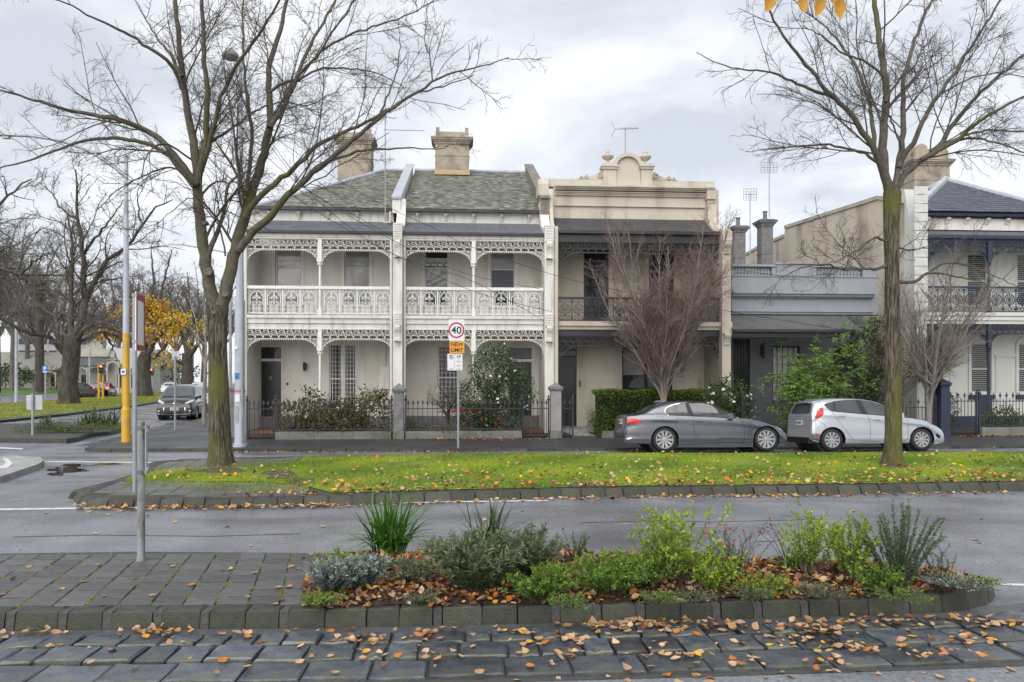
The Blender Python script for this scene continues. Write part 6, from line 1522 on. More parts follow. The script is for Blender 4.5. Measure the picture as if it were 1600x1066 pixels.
# right elm
DR = 15.75
rt = np.random.default_rng(33)
b0 = gp(1395, 727, MH, G0)
elm2 = thing('elm_tree', 'tall bare elm standing in front of the silver hatchback', 'tree', b0, 'elms on the median lawn')
tp_ = [(1395, 733), (1395, 722), (1395.5, 705), (1396, 680), (1395.5, 620), (1395, 565), (1394, 490), (1394, 421), (1393, 354), (1394, 300)]
tr_ = np.array([24, 19, 15.5, 14.3, 13.6, 13.2, 12.3, 11.6, 12.5, 15])/F*DR
trunkR = (np.array([tuple(PD(a, c, DR)) for a, c in tp_]), tr_)
RL = [
 ([(1390, 310), (1384, 282), (1373, 255), (1361, 225), (1335, 188), (1313, 161), (1290, 139), (1260, 101), (1230, 64), (1204, 22), (1190, -15)], 34, 7, 1.5, -1.5),
 ([(1315, 163), (1296, 150), (1275, 143), (1238, 127), (1208, 114), (1163, 109), (1125, 101), (1088, 82)], 26, 3.4, 0.7, -0.8),
 ([(1374, 256), (1355, 243), (1335, 236), (1298, 227), (1253, 227), (1200, 234), (1165, 237)], 24, 3.0, 0.7, 0.8),
 ([(1389, 300), (1381, 262), (1380, 210), (1384, 158), (1380, 101), (1373, 56), (1367, 0), (1360, -80)], 30, 9, 4, 0.9),
 ([(1368, 240), (1364, 205), (1361, 180), (1356, 150), (1335, 101), (1309, 64), (1285, 38), (1258, 18), (1230, -10)], 28, 4.4, 1, 2.2),
 ([(1398, 300), (1404, 262), (1411, 215), (1411, 175), (1411, 150), (1414, 113), (1424, 80), (1434, 50), (1456, 0), (1475, -50)], 30, 6.4, 2, 0.8),
 ([(1404, 262), (1414, 240), (1429, 221), (1444, 184), (1467, 150), (1496, 105), (1523, 64), (1553, 19), (1575, -20)], 28, 5.4, 1.4, -1.4),
 ([(1399, 305), (1408, 280), (1429, 259), (1463, 233), (1489, 195), (1534, 143), (1600, 86), (1650, 50)], 30, 6.6, 1.8, 1.2),
 ([(1440, 250), (1463, 236), (1500, 214), (1538, 184), (1600, 150), (1660, 128)], 24, 5, 1.4, -1.0),
 ([(1463, 234), (1493, 218), (1540, 204), (1605, 207), (1660, 216)], 20, 3, 1, 1.4),
 ([(1490, 219), (1520, 216), (1550, 221), (1600, 238), (1640, 252)], 18, 2.4, 0.8, -1.8),
 ([(1386, 416), (1370, 419), (1356, 421), (1321, 421), (1295, 415), (1262, 415), (1240, 424), (1218, 436)], 24, 3.2, 0.7, -1.3),
 ([(1386, 378), (1375, 373), (1365, 372), (1347, 386), (1328, 398), (1306, 409), (1280, 413)], 20, 2.4, 0.7, -0.9),
 ([(1402, 440), (1414, 441), (1430, 439), (1450, 427), (1490, 431), (1520, 437), (1548, 448)], 22, 3.6, 0.8, -1.0),
 ([(1450, 427), (1470, 414), (1500, 412), (1530, 420), (1560, 435), (1590, 448)], 18, 2.0, 0.7, -1.6),
 ([(1402, 386), (1412, 389), (1424, 391), (1447, 386)], 14, 2, 0.8, 0.9),
 ([(1384, 160), (1400, 130), (1430, 100), (1445, 60)], 16, 2.6, 0.8, 2.2),
 ([(1380, 120), (1350, 95), (1320, 85), (1290, 60), (1255, 40)], 18, 2.4, 0.8, -1.8),
 ([(1408, 232), (1396, 200), (1384, 175), (1360, 158), (1330, 150)], 18, 1.8, 0.7, -1.4),
 ([(1467, 150), (1500, 130), (1545, 115), (1600, 120)], 16, 2.0, 0.7, 0.4),
]
limbsR = [px_limb(a, DR, n, r0, r1, dd, 0.012, rt) for a, n, r0, r1, dd in RL]
subs = children(rt, limbsR, 2.3, 0.5, 42, 0.14, 10, 0.26, 0.10, 0.15, 0.8, 3.0, 0.008, 0.012)
s2 = children(rt, subs, 6.5, 0.5, 42, 0.05, 7, 0.45, 0.14, 0.12, 0.35, 1.3, 0.0042, 0.01)
s3 = children(rt, s2, 9.0, 0.55, 42, 0.02, 6, 0.5, 0.16, 0.08, 0.16, 0.7, 0.0028, 0.01) + children(rt, limbsR, 1.6, 0.08, 62, 0.1, 6, 0.12, 0.22, 0.2, 0.3, 0.8, 0.0035)
s4 = children(rt, s3, 8.0, 0.6, 44, 0.0, 4, 0.7, 0.2, 0.15, 0.10, 0.35, 0.0023)
build_tree(elm2, trunkR, limbsR, subs, [('a', s2, 4), ('b', s3+[], 3), ('c', s4, 3)], M_bark, M_bark2, M_twig, 20)

# bare ornamental trees in the front gardens: many rising stems
def vase_tree(name, label, base, stems, H, spread, rng, m1, m2, r0=0.05, n2=5.0, n3=7.0, up=0.5, clear=0.9, trunk_r=0.10, maxlen=1.6):
    root = thing(name, label, 'tree', base); base = np.array(base)
    limbs = []
    for i in range(stems):
        a = 2*PI*(i+rng.uniform(-.3, .3))/stems; sp = spread*rng.uniform(0.45, 1.05)
        h0 = clear*rng.uniform(0.7, 1.2); P = [base+[0, 0, h0*0.6], base+[0.05*math.cos(a), 0.05*math.sin(a), h0]]
        h1 = H*rng.uniform(0.66, 0.9)
        P += [base+[sp*0.40*math.cos(a), sp*0.40*math.sin(a), h0+(h1-h0)*0.38], base+[sp*0.80*math.cos(a), sp*0.80*math.sin(a), h0+(h1-h0)*0.72], base+[sp*1.0*math.cos(a), sp*1.0*math.sin(a), h1]]
        limbs.append((smooth_path(P, 14)+np.cumsum(rng.normal(size=(14, 3))*0.028, axis=0), np.linspace(r0*rng.uniform(.8, 1.2), 0.008, 14)))
    trunk = (np.array([base-[0, 0, 0.05], base+[0, 0, 0.1], base+[0.02, 0, clear*0.5], base+[0, 0, clear*0.95]]), np.array([trunk_r*1.35, trunk_r, trunk_r*0.85, trunk_r*0.8]))
    sub = children(rng, limbs, 5.0, 0.42, 38, up, 7, 0.45, 0.15, 0.15, 0.4, maxlen, 0.006)
    t2 = children(rng, sub, n2*1.3, 0.5, 38, up*0.6, 6, 0.5, 0.19, 0.1, 0.25, 1.1, 0.0042)
    t3 = children(rng, t2, n3*1.3, 0.5, 40, up*0.4, 5, 0.6, 0.22, 0.1, 0.15, 0.6, 0.0032)
    build_tree(root, trunk, limbs, sub, [('a', t2, 3), ('b', t3, 3)], m1, m1, m2, 12, bname='stem')
    return root
rp = np.random.default_rng(51)
pb = PD(1036, 686, 25.3); pb.z = 0.05
vase_tree('ornamental_tree', 'bare purple-twigged tree with rising stems in front of the beige house', pb, 17, 8.5, 3.1, rp, M_barkg, M_twigp, r0=0.055, n2=6.4, n3=7.2, up=0.26, clear=1.7, trunk_r=0.13)
pb = PD(1450, 672, 25.9); pb.z = 0.06
vase_tree('ornamental_tree', 'bare grey multi-stemmed tree beside the navy gate pillar', pb, 13, 7.4, 2.4, rp, M_barkg, M_twigg, r0=0.06, n2=3.2, n3=4.5, up=0.25, clear=1.5, trunk_r=0.15)
pb = PD(700, 676, 25.6); pb.z = 0.08
vase_tree('small_tree', 'small bare spreading tree behind the railing by the speed sign', pb, 7, 2.3, 1.25, rp, M_bark2, M_twigg, r0=0.035, n2=4, n3=4, up=0.05, clear=0.9, trunk_r=0.05, maxlen=0.8)

# side-street elms and trees beyond
def far_tree(name, label, trunkpx, rads, D, limbs_px, seed, dens=1.0, group='elms along the side street', leaves=None, mt=M_barkd, mw=M_twigd, rm=0.008):
    rg = np.random.default_rng(seed); base = PD(trunkpx[0][0], trunkpx[0][1], D)
    root = thing(name, label, 'tree', base, group)
    tr = (np.array([tuple(PD(a, c, D)) for a, c in trunkpx]), np.array(rads)/F*D)
    lb = [px_limb(a, D, 16, r0, r1, dd, 0.06, rg) for a, r0, r1, dd in limbs_px]
    lb = [(p_, np.linspace(1, 0.16, len(r_))*r_[0]*0.85) for p_, r_ in lb]
    s1 = children(rg, lb, 1.2*dens, 0.5, 46, 0.15, 8, 0.36, 0.18, 0.15, 1.6, 6.5, 0.024)
    t2 = children(rg, s1, 2.9*dens, 0.48, 46, 0.05, 6, 0.45, 0.22, 0.1, 0.6, 2.6, 0.017)
    t3 = children(rg, t2, 4.2*dens, 0.55, 48, 0.0, 5, 0.5, 0.3, 0.1, 0.4, 1.4, rm*1.15)
    build_tree(root, tr, lb, s1, [('a', t2, 3), ('b', t3, 3)], mt, mt, mw, 12)
    if leaves:
        m, n, frac, size = leaves
        cand = t3+t2; idx = rg.choice(len(cand), min(n, len(cand)), replace=False)
        C_ = np.array([cand[i][0][rg.integers(1, len(cand[i][0]))] for i in idx]); 
        zmax = CAMZ+(HOR-frac)/F*D
        C_ = C_[C_[:, 2] < zmax]
        C_ = np.repeat(C_, 5, axis=0)+rg.normal(size=(len(C_)*5, 3))*0.35
        V, Q = leaf_quads(C_, rg.normal(size=C_.shape)+[0, 0, -0.6], size, size*0.8, rg); np_obj('leaves', V, Q, m, root, val=rg.random(len(Q)), kind='stuff')
    return root
M_lyel = leafmat('leaf_yellow', (0.45, 0.22, 0.015), (0.62, 0.42, 0.04), (0.55, 0.33, 0.02))
M_lyg = leafmat('leaf_yellow_green', (0.35, 0.25, 0.02), (0.60, 0.45, 0.04), (0.50, 0.38, 0.03))
far_tree('elm_tree', 'massive old bare elm with low spreading arms on the side street lawn', [(107, 636), (107, 625), (107, 600), (110, 575), (112, 548), (114, 525)], [21, 17, 14.5, 13.5, 14, 13], 58,
  [([(108, 560), (87, 537), (68, 525), (51, 522), (18, 507), (-15, 490)], 7, 2, -4), ([(108, 535), (100, 520), (88, 500), (69, 483), (48, 470)], 4.5, 1.5, 4), ([(112, 528), (111, 500), (111, 468), (113, 414), (114, 380), (104, 330)], 7.5, 2, 2),
   ([(116, 528), (124, 505), (132, 480), (129, 390), (123, 339), (120, 300), (118, 265)], 8.5, 2, -1), ([(128, 490), (147, 441), (168, 408), (198, 387), (222, 354), (240, 327), (270, 312)], 6.5, 1.5, -3), ([(115, 532), (144, 507), (168, 507), (195, 522), (215, 540)], 6, 2, -5),
   ([(118, 540), (156, 519), (192, 531), (225, 545)], 4.5, 1.5, 5), ([(162, 518), (172, 535), (184, 562)], 4, 1.5, 1), ([(123, 345), (100, 330), (80, 300), (60, 285)], 3, 1, 3), ([(130, 400), (150, 370), (180, 335), (200, 300)], 3.5, 1, -2), ([(222, 354), (215, 310), (225, 280)], 2.5, 1, 1)], 61, 1.25, rm=0.009)
far_tree('elm_tree', 'gnarled elm with thin yellow leaves left of the distant red signal', [(224, 619), (224, 605), (224, 580), (226, 555)], [16, 13, 11, 11], 86,
  [([(222, 560), (205, 540), (185, 515), (160, 500)], 6, 1.5, -4), ([(228, 558), (245, 530), (270, 505), (295, 498)], 6, 1.5, -3), ([(226, 556), (232, 500), (240, 440), (236, 385)], 6, 1.5, 2), ([(228, 540), (248, 470), (262, 420), (268, 390)], 5, 1.5, 4), ([(224, 555), (212, 500), (205, 450), (190, 410)], 5, 1.5, 3), ([(240, 560), (252, 548), (262, 535)], 4, 1, -2)], 62, 0.8, leaves=(M_lyel, 1500, 470, 0.30), rm=0.012)
far_tree('elm_tree', 'forked dark elm carrying yellow leaves behind the black people carrier', [(292, 606), (292, 590), (292, 570), (292, 552)], [12, 10, 8.5, 8.5], 112,
  [([(290, 572), (276, 565), (266, 556), (258, 545)], 5, 1.5, -3), ([(294, 560), (305, 545), (318, 530), (335, 520)], 5, 1.5, -3), ([(292, 555), (292, 500), (296, 460), (292, 425)], 5, 1.2, 2), ([(292, 552), (278, 500), (268, 470)], 4, 1.2, 3), ([(294, 552), (310, 500), (320, 470)], 4, 1.2, 3)], 63, 0.6, leaves=(M_lyg, 1300, 488, 0.36), rm=0.014)
far_tree('elm_tree', 'dark elm limb reaching in at the left edge above the lawn', [(-120, 680), (-120, 620), (-110, 520), (-100, 470)], [22, 18, 15, 15], 42,
  [([(-100, 480), (-50, 440), (0, 421), (30, 430), (60, 432), (108, 432)], 8, 2, 2), ([(26, 429), (38, 438), (46, 447)], 4, 3, 0), ([(30, 430), (60, 405), (85, 395)], 3, 1, -2), ([(-100, 480), (-60, 400), (-20, 350), (20, 300), (50, 280)], 8, 1.5, 3), ([(-100, 470), (-80, 350), (-60, 260)], 8, 2, 2)], 64, 1.0, rm=0.008)
# more bare trees behind, each with its own crown
specs = [(20, 'tall thin bare tree in the park beyond the blue car', 120, 330, 612), (60, 'slender pale tree trunk between the palm and the big elm', 100, 400, 612), (185, 'bare tree behind the cream villa with arches', 165, 400, 600), (255, 'hazy bare tree at the end of the side street', 180, 430, 600), (318, 'upright leafless tree just left of the mossy elm trunk', 150, 400, 602), (345, 'bare tree behind the mossy elm trunk', 140, 430, 602), (-25, 'broad bare tree at the far left edge of the park', 105, 300, 614), (150, 'bare tree between the big elm and the yellow-leaved elm', 190, 440, 600), (300, 'distant twiggy tree behind the forked dark elm', 220, 455, 600), (-5, 'dense bare tree behind the palms', 130, 350, 608), (42, 'grey leafless tree filling the gap left of the big elm', 140, 385, 608), (95, 'tangled bare tree straight behind the big elm', 150, 375, 606), (205, 'bare tree behind the yellow street light', 150, 420, 604), (235, 'leafless tree above the smaller red signal', 130, 410, 606), (275, 'leafless crown over the white cars', 150, 430, 604)]
for i, (px, lab, D, ytop, yb) in enumerate(specs):
    h = yb-ytop; r = random.Random(i+70); w = h*0.34
    L = []
    for k in range(6):
        a = (k-2.5)/2.5; L.append(([(px, yb-h*0.3), (px+a*w*0.35, yb-h*0.5), (px+a*w*0.8, yb-h*(0.75+0.1*r.random())), (px+a*w*(1.0+0.2*r.random()), ytop+h*abs(a)*0.22)], 3.0*120/D, 0.8*120/D, r.uniform(-5, 5)))
    far_tree('bare_tree', lab, [(px, yb+3), (px, yb-h*0.1), (px+1, yb-h*0.32)], [7*120/D, 5*120/D, 4*120/D], D, L, 200+i, 0.9, 'bare trees in the distance', mt=M_twigd, rm=0.016)
# young street tree at the corner
rg = np.random.default_rng(91); b0 = gp(319, 664, 0.03); D = b0.x*sT+b0.y*cT
root = thing('young_tree', 'young pale bare street tree on the corner footpath', 'tree', b0)
tr = (np.array([tuple(PD(a, c, D)) for a, c in ((319, 665), (319, 640), (320, 600), (321, 570))]), np.array([4.2, 3.6, 3.2, 3])/F*D)
lb = [px_limb(a, D, 10, r0, 0.8, dd, 0.02, rg) for a, r0, dd in (([(321, 572), (312, 540), (305, 500), (296, 470)], 2.2, 0.8), ([(321, 572), (330, 535), (335, 500), (350, 470)], 2.2, -0.8), ([(321, 570), (322, 520), (318, 470), (320, 440)], 2.2, 0.3), ([(320, 590), (335, 570), (352, 550)], 1.6, 0.5))]
s1 = children(rg, lb, 2, 0.4, 40, 0.2, 6, 0.5, 0.15, 0.2, 0.4, 1.4, 0.006); t2 = children(rg, s1, 4, 0.5, 40, 0.1, 5, 0.6, 0.2, 0.1, 0.2, 0.7, 0.004)
build_tree(root, tr, lb, s1, [('a', t2, 3)], M_barkg, M_barkg, M_twigg, 10)

# palms
def palm(label, px, pyc, D, rpx, tr_px, seed, ybase):
    rg = np.random.default_rng(seed); c = np.array(tuple(PD(px, pyc, D))); base = PD(px, ybase, D); Rm = rpx/F*D
    root = thing('palm_tree', label, 'tree', base, 'date palms in the park')
    V, Q = tubes_np([(np.array([tuple(base), (base.x, base.y, base.z*0.5+c[2]*0.5), tuple(c)]), np.array([1.2, 1, 1.1])*tr_px/F*D)], 12); np_obj('trunk', V, Q, M_barkd, root, smooth=True)
    VV, QQ, n0 = [], [], 0
    for k in range(58):
        a = rg.uniform(0, 2*PI); el = rg.uniform(-0.5, 1.3); L = Rm*rg.uniform(0.8, 1.1)
        d = np.array([math.cos(a)*math.cos(el), math.sin(a)*math.cos(el), math.sin(el)]); P = [c]
        for j in range(9): d = nrm(d+np.array([0, 0, -0.13])); P.append(P[-1]+d*L/9)
        P = np.array(P); T = nrm(np.gradient(P, axis=0)); sd = nrm(np.cross(T, [0, 0, 1.0]))
        for j in range(1, 10):
            for q in (0.0, 0.5):
                p = P[j-1]*(1-q)+P[j]*q
                for sg in (-1, 1):
                    v, f = leaf_quads(p[None], (sd[j]*sg+T[j]*0.9+[0, 0, -0.25])[None], L*0.16*(1-abs(j-4)/9), L*0.016, rg); VV.append(v); QQ.append(f+n0); n0 += 4
    V, Q = np.concatenate(VV), np.concatenate(QQ)
    np_obj('frond', V, Q, leafmat('palm_leaf', (0.03, 0.04, 0.018), (0.085, 0.09, 0.04)), root, val=rg.random(len(Q)), kind='stuff')
palm('date palm whose crown shows behind the big elm trunk', 62, 448, 92, 46, 6, 5, 612)
palm('tall date palm cut by the left edge of the picture', -8, 385, 84, 42, 7, 6, 614)
# ------------------------------------------------------------------ street furniture
M_galv = mat('galvanised', (0.33, 0.35, 0.38), (0.25, 0.27, 0.30), rough=0.5, metal=0.35, scale=3, bump=0.1)
M_pole = mat('pole_bluegrey', (0.42, 0.45, 0.51), (0.34, 0.37, 0.43), rough=0.6, scale=2.0, c3=(0.27, 0.29, 0.33), s3=0.8)
M_yel = mat('paint_yellow', (0.60, 0.35, 0.02), (0.52, 0.29, 0.025), rough=0.5, scale=3, c3=(0.42, 0.25, 0.08), s3=2.2)
M_sign = mat('sign_white', (0.68, 0.69, 0.72), (0.64, 0.65, 0.68), rough=0.4, scale=4)
M_sback = mat('sign_back', (0.40, 0.42, 0.44), (0.33, 0.35, 0.37), rough=0.5, metal=0.3, scale=3)
M_sred = mat('sign_red', (0.42, 0.012, 0.035), (0.36, 0.012, 0.03), rough=0.4)
M_syel = mat('sign_yellow', (0.70, 0.30, 0.005), (0.66, 0.27, 0.005), rough=0.4)
M_sblk = mat('sign_black', (0.012, 0.012, 0.014), rough=0.5)
M_sblu = mat('sign_blue', (0.02, 0.13, 0.42), (0.02, 0.11, 0.36), rough=0.4)
M_orn = mat('band_orange', (0.55, 0.10, 0.03), rough=0.5)
M_rustp = mat('post_paint', (0.25, 0.265, 0.275), (0.16, 0.17, 0.175), rough=0.6, scale=5, bump=0.3, c3=(0.085, 0.045, 0.025), s3=6, str3=(2, 2, 0.6))
def text(root, body, x, y, z, size, m, bold=0.0, sx=1.0, name='lettering'):
    o = inst(name, text_mesh(body, size, m, name, bold), root, (x, y, z), (PI/2, 0, 0), (sx, 1, 1)); return o
def rbox(b, x0, x1, y0, y1, z0, z1, r=0.03):
    pts = []
    for cx, cz, a0 in ((x1-r, z1-r, 0), (x0+r, z1-r, 90), (x0+r, z0+r, 180), (x1-r, z0+r, 270)): pts += arc(cx, cz, r, a0, a0+90, 5)
    b.xz(pts, y0, y1)
# speed sign on the footpath
q = gp(716, 700.5, 0.07); D = q.x*sT+q.y*cT; k = D/F; Yq = q.y
sg = thing('speed_sign', 'speed limit 40 sign with yellow plate and parking plate on a thin pole', 'sign', q)
b = MB(); b.tube([(q.x, Yq, q.z-0.05), (q.x, Yq, PD(716, 500, D).z)], 0.033, 10); b.build('pole', M_galv, sg)
def rectpx(a, c, d, e, dy): p0, p1 = PD(a, e, D), PD(c, d, D); return p0.x, p1.x, p0.z, p1.z
x0, x1, z0, z1 = rectpx(701, 725.5, 499.5, 533, 0); b = MB(); rbox(b, x0, x1, Yq-0.05, Yq-0.04, z0, z1, 0.03); sp = b.build('speed_plate', M_sign, sg)
cx, cz = (x0+x1)/2, PD(713, 516.3, D).z; R_ = 12.4*k
b = MB(); b.ribbon(arc(cx, cz, R_*0.9, 0, 360, 40), R_*0.2, Yq-0.053, Yq-0.0501); b.build('red_ring', M_sred, sp)
text(sp, '40', cx, Yq-0.0535, cz-0.01, 0.30, M_sblk, 0.004)
x0, x1, z0, z1 = rectpx(702.5, 725.5, 533.6, 552.5, 0); b = MB(); rbox(b, x0, x1, Yq-0.07, Yq-0.06, z0, z1, 0.02); np_ = b.build('notice_plate', M_syel, sg)
text(np_, 'NEW', (x0+x1)/2, Yq-0.073, z0+(z1-z0)*0.73, 0.155, M_sblk, 0.003); text(np_, 'LIMIT', (x0+x1)/2, Yq-0.073, z0+(z1-z0)*0.27, 0.155, M_sblk, 0.003)
x0, x1, z0, z1 = rectpx(699.2, 722.6, 553, 579, 0); b = MB(); rbox(b, x0, x1, Yq-0.05, Yq-0.04, z0, z1, 0.02); pp = b.build('parking_plate', M_sign, sg); w, h = x1-x0, z1-z0
b = MB(); b.box(x0+w*0.47, x0+w*0.48, Yq-0.0525, Yq-0.0501, z0+0.02, z1-0.02); cx, cz = x0+w*0.25, z1-h*0.2; b.ribbon(arc(cx, cz, w*0.13, 0, 360, 24), 0.012, Yq-0.0525, Yq-0.0501); b.ribbon([(cx-w*0.09, cz+w*0.09), (cx+w*0.09, cz-w*0.09)], 0.01, Yq-0.0535, Yq-0.0526)
b.box(x0+w*.12, x0+w*.38, Yq-.0525, Yq-.0501, z0+0.03, z0+0.045); b.box(x0+w*.6, x0+w*.88, Yq-.0525, Yq-.0501, z0+0.03, z0+0.045); b.build('sign_mark', M_sblk, pp)['kind'] = 'stuff'
text(pp, 'S', cx, Yq-0.0525, cz, 0.11, M_sblk, 0.002); text(pp, '1P', x0+w*0.74, Yq-0.0525, z1-h*0.19, 0.12, M_sblk, 0.003); text(pp, '10-4', x0+w*0.74, Yq-0.0525, z1-h*0.46, 0.065, M_sblk); text(pp, 'SAT', x0+w*0.74, Yq-0.0525, z1-h*0.73, 0.065, M_sblk)

# corner lamp pole
q = gp(375, 698.5, 0.07); D = q.x*sT+q.y*cT
lp = thing('lamp_pole', 'tall blue-grey corner pole with lamp head high in the elm branches', 'lamp pole', q)
zs = [PD(375, y, D).z for y in (700, 640, 560, 470, 300, 200, 90)]
b = MB(); r_ = 8.3/F*D; b.tube([(q.x, q.y, q.z-0.02), (q.x, q.y, q.z+0.10)], r_*1.25, 16); b.tube([(q.x, q.y, q.z), (q.x, q.y, zs[3])], [r_, r_*0.93], 16); b.build('base_shaft', M_pole, lp)
b = MB(); b.tube([(q.x, q.y, zs[3]-0.01), (q.x, q.y, zs[4]), (q.x+0.02, q.y, zs[6])], [r_*0.72, r_*0.55, r_*0.3], 14); b.build('shaft', M_pole, lp)
b = MB(); b.lathe([(r_*1.02, 0), (r_*1.02, 0.04)], (q.x, q.y, PD(375, 612, D).z), 16); b.build('orange_band', M_orn, lp)
for y0, y1, m, w in ((583, 592, M_sblu, 0.06), (616, 628, M_sign, 0.07), (541, 546, M_sign, 0.04)):
    p0, p1 = PD(372, y1, D), PD(372, y0, D); b = MB(); b.box(q.x-0.10, q.x-0.10+w*2, q.y-r_-0.012, q.y-r_+0.05, p0.z, p1.z); b.build('sticker', m, lp)
b = MB(); p0, p1 = PD(371, 660, D), PD(371, 634, D); b.box(q.x-0.09, q.x+0.0, q.y-r_-0.012, q.y-r_+0.03, p0.z, p1.z); b.build('hatch', M_galv, lp)
t = PD(364, 92, D); b = MB(); b.tube([(q.x+0.02, q.y, zs[6]-0.3), (t.x+0.1, t.y-0.1, t.z-0.05), (t.x, t.y-0.2, t.z)], 0.04, 8); b.build('lamp_arm', M_galv, lp)
b = MB(); b.lathe([(0.05, 0.2), (0.16, 0.12), (0.24, 0.02), (0.24, -0.05), (0.15, -0.13), (0.05, -0.15)], (t.x, t.y-0.25, t.z), 14); b.build('lamp_head', mat('lamp_dark', (0.22, 0.225, 0.235), rough=0.5), lp)
b = MB(); xx = q.x+r_*0.62; b.tube([(xx, q.y-r_*0.75, q.z), (xx, q.y-r_*0.75, zs[5])], 0.035, 8); b.build('cable_duct', M_galv, lp)

# yellow based street light, its arm swung over the road on the left
q = gp(197, 692, 0.06); D = q.x*sT+q.y*cT; k = D/F
yl = thing('street_light', 'grey street light pole painted yellow at its base beside the planting island', 'lamp pole', q)
Z = lambda y: PD(197, y, D).z
b = MB(); b.lathe([(6.6*k, 0), (6.6*k, Z(638)-q.z-.05), (5.4*k, Z(636)-q.z)], tuple(q), 14); b.lathe([(7.0*k, -0.02), (7.0*k, 0.06)], tuple(q), 14); b.build('base_sleeve', M_yel, yl)
b = MB(); b.lathe([(5.1*k, 0), (4.9*k, Z(520)-Z(637))], (q.x, q.y, Z(637)), 14); b.build('yellow_shaft', M_yel, yl)
b = MB(); b.lathe([(4.7*k, 0), (3.0*k, Z(243)-Z(520.3))], (q.x, q.y, Z(520.3)), 14); b.build('shaft', M_pole, yl)
b = MB(); b.tube([PD(198, 278, D), PD(180, 262, D), PD(140, 236, D), PD(95, 220, D), PD(50, 213, D), PD(22, 212, D)], [0.07, .06, .05, .045, .04, .04], 8); b.build('lamp_arm', M_galv, yl)
p = PD(10, 211, D); b = MB(); b.hexa([(p.x-.45, p.y-.12, p.z-.02), (p.x+.3, p.y-.08, p.z-.03), (p.x+.3, p.y+.08, p.z-.03), (p.x-.45, p.y+.12, p.z-.02), (p.x-.35, p.y-.08, p.z+.1), (p.x+.3, p.y-.05, p.z+.05), (p.x+.3, p.y+.05, p.z+.05), (p.x-.35, p.y+.08, p.z+.1)]); b.box(p.x-0.1, p.x+0.1, p.y-0.06, p.y+0.06, p.z-0.12, p.z-0.03); b.build('lamp_head', M_galv, yl)
p = PD(196.5, 581, D); b = MB(); b.box(p.x-0.09, p.x+0.06, p.y-0.14, p.y-0.10, p.z-0.09, p.z+0.09); sq = b.build('small_plate', M_sign, yl); b = MB(); b.box(p.x-0.06, p.x+0.03, p.y-0.145, p.y-0.139, p.z-0.04, p.z+0.04); b.build('blue_square', M_sblu, sq)
# give-way sign seen from behind
D2 = D+2.5; p0, p1, p2 = PD(176, 544, D2), PD(222, 544, D2), PD(199, 586, D2); gw = thing('give_way_sign', 'grey back of a triangular road sign behind the yellow pole', 'sign', gp(199, 688, 0.05))
b = MB(); yy = p0.y
def tri(sc, a, c_): 
    cx, cz = (p0.x+p1.x+p2.x)/3, (p0.z+p1.z+p2.z)/3
    return [(cx+(p.x-cx)*sc, cz+(p.z-cz)*sc) for p in (p0, p1, p2)]
b.xz(tri(1, 0, 0), yy, yy+0.012); b.build('sign_plate', M_sback, gw)
b = MB(); px_ = p2.x; b.tube([(px_, yy-0.05, gp(199, 688).z), (px_, yy-0.05, p0.z)], 0.03, 8); b.build('pole', M_galv, gw)
# sign pole on the median nose, its red and white plate nearly edge on
q = gp(210.5, 770, MH, G0); D = q.x*sT+q.y*cT; k = D/F
ep = thing('sign_pole', 'grey pole on the paved median nose with a red-edged plate turned edge-on', 'sign', q)
b = MB(); b.tube([(q.x, q.y, q.z-0.05), (q.x, q.y, PD(210, 459, D).z)], 3.4*k, 12); b.build('pole', M_galv, ep)
za, zb = PD(210, 548, D).z, PD(210, 459, D).z
b = MB(); ang = 1.76; dx, dy = math.cos(ang)*0.30, math.sin(ang)*0.30
def quad_plate(b, s0, s1, z0, z1, th, o): 
    nx, ny = -math.sin(ang)*th, math.cos(ang)*th; ox, oy = q.x+0.035+math.sin(ang)*o, q.y-0.03-math.cos(ang)*o
    A = [(ox+dx*s0, oy+dy*s0), (ox+dx*s1, oy+dy*s1)]
    b.hexa([(A[0][0], A[0][1], z0), (A[1][0], A[1][1], z0), (A[1][0]+nx, A[1][1]+ny, z0), (A[0][0]+nx, A[0][1]+ny, z0), (A[0][0], A[0][1], z1), (A[1][0], A[1][1], z1), (A[1][0]+nx, A[1][1]+ny, z1), (A[0][0]+nx, A[0][1]+ny, z1)])
quad_plate(b, 0, 2.0, za, zb+0.03, 0.015, 0); pl = b.build('sign_plate', M_sign, ep)
b = MB(); quad_plate(b, 0.0, 2.0, zb-0.09, zb+0.02, 0.004, 0.006); quad_plate(b, 0.0, 2.0, za+0.01, za+0.1, 0.004, 0.006); quad_plate(b, 1.75, 2.0, za+0.1, zb-0.09, 0.004, 0.006); quad_plate(b, 0.0, 0.25, za+.1, zb-.09, .004, .006); b.build('red_border', mat('sign_red_faded', (0.30, 0.06, 0.05), (0.24, 0.05, 0.045), rough=0.6), pl)
b = MB()
for z in (zb-0.05, za+0.12): b.lathe([(4.3*k, 0), (4.3*k, 0.05)], (q.x, q.y, z), 12); 
b.build('clamp', M_galv, ep)['kind'] = 'stuff'
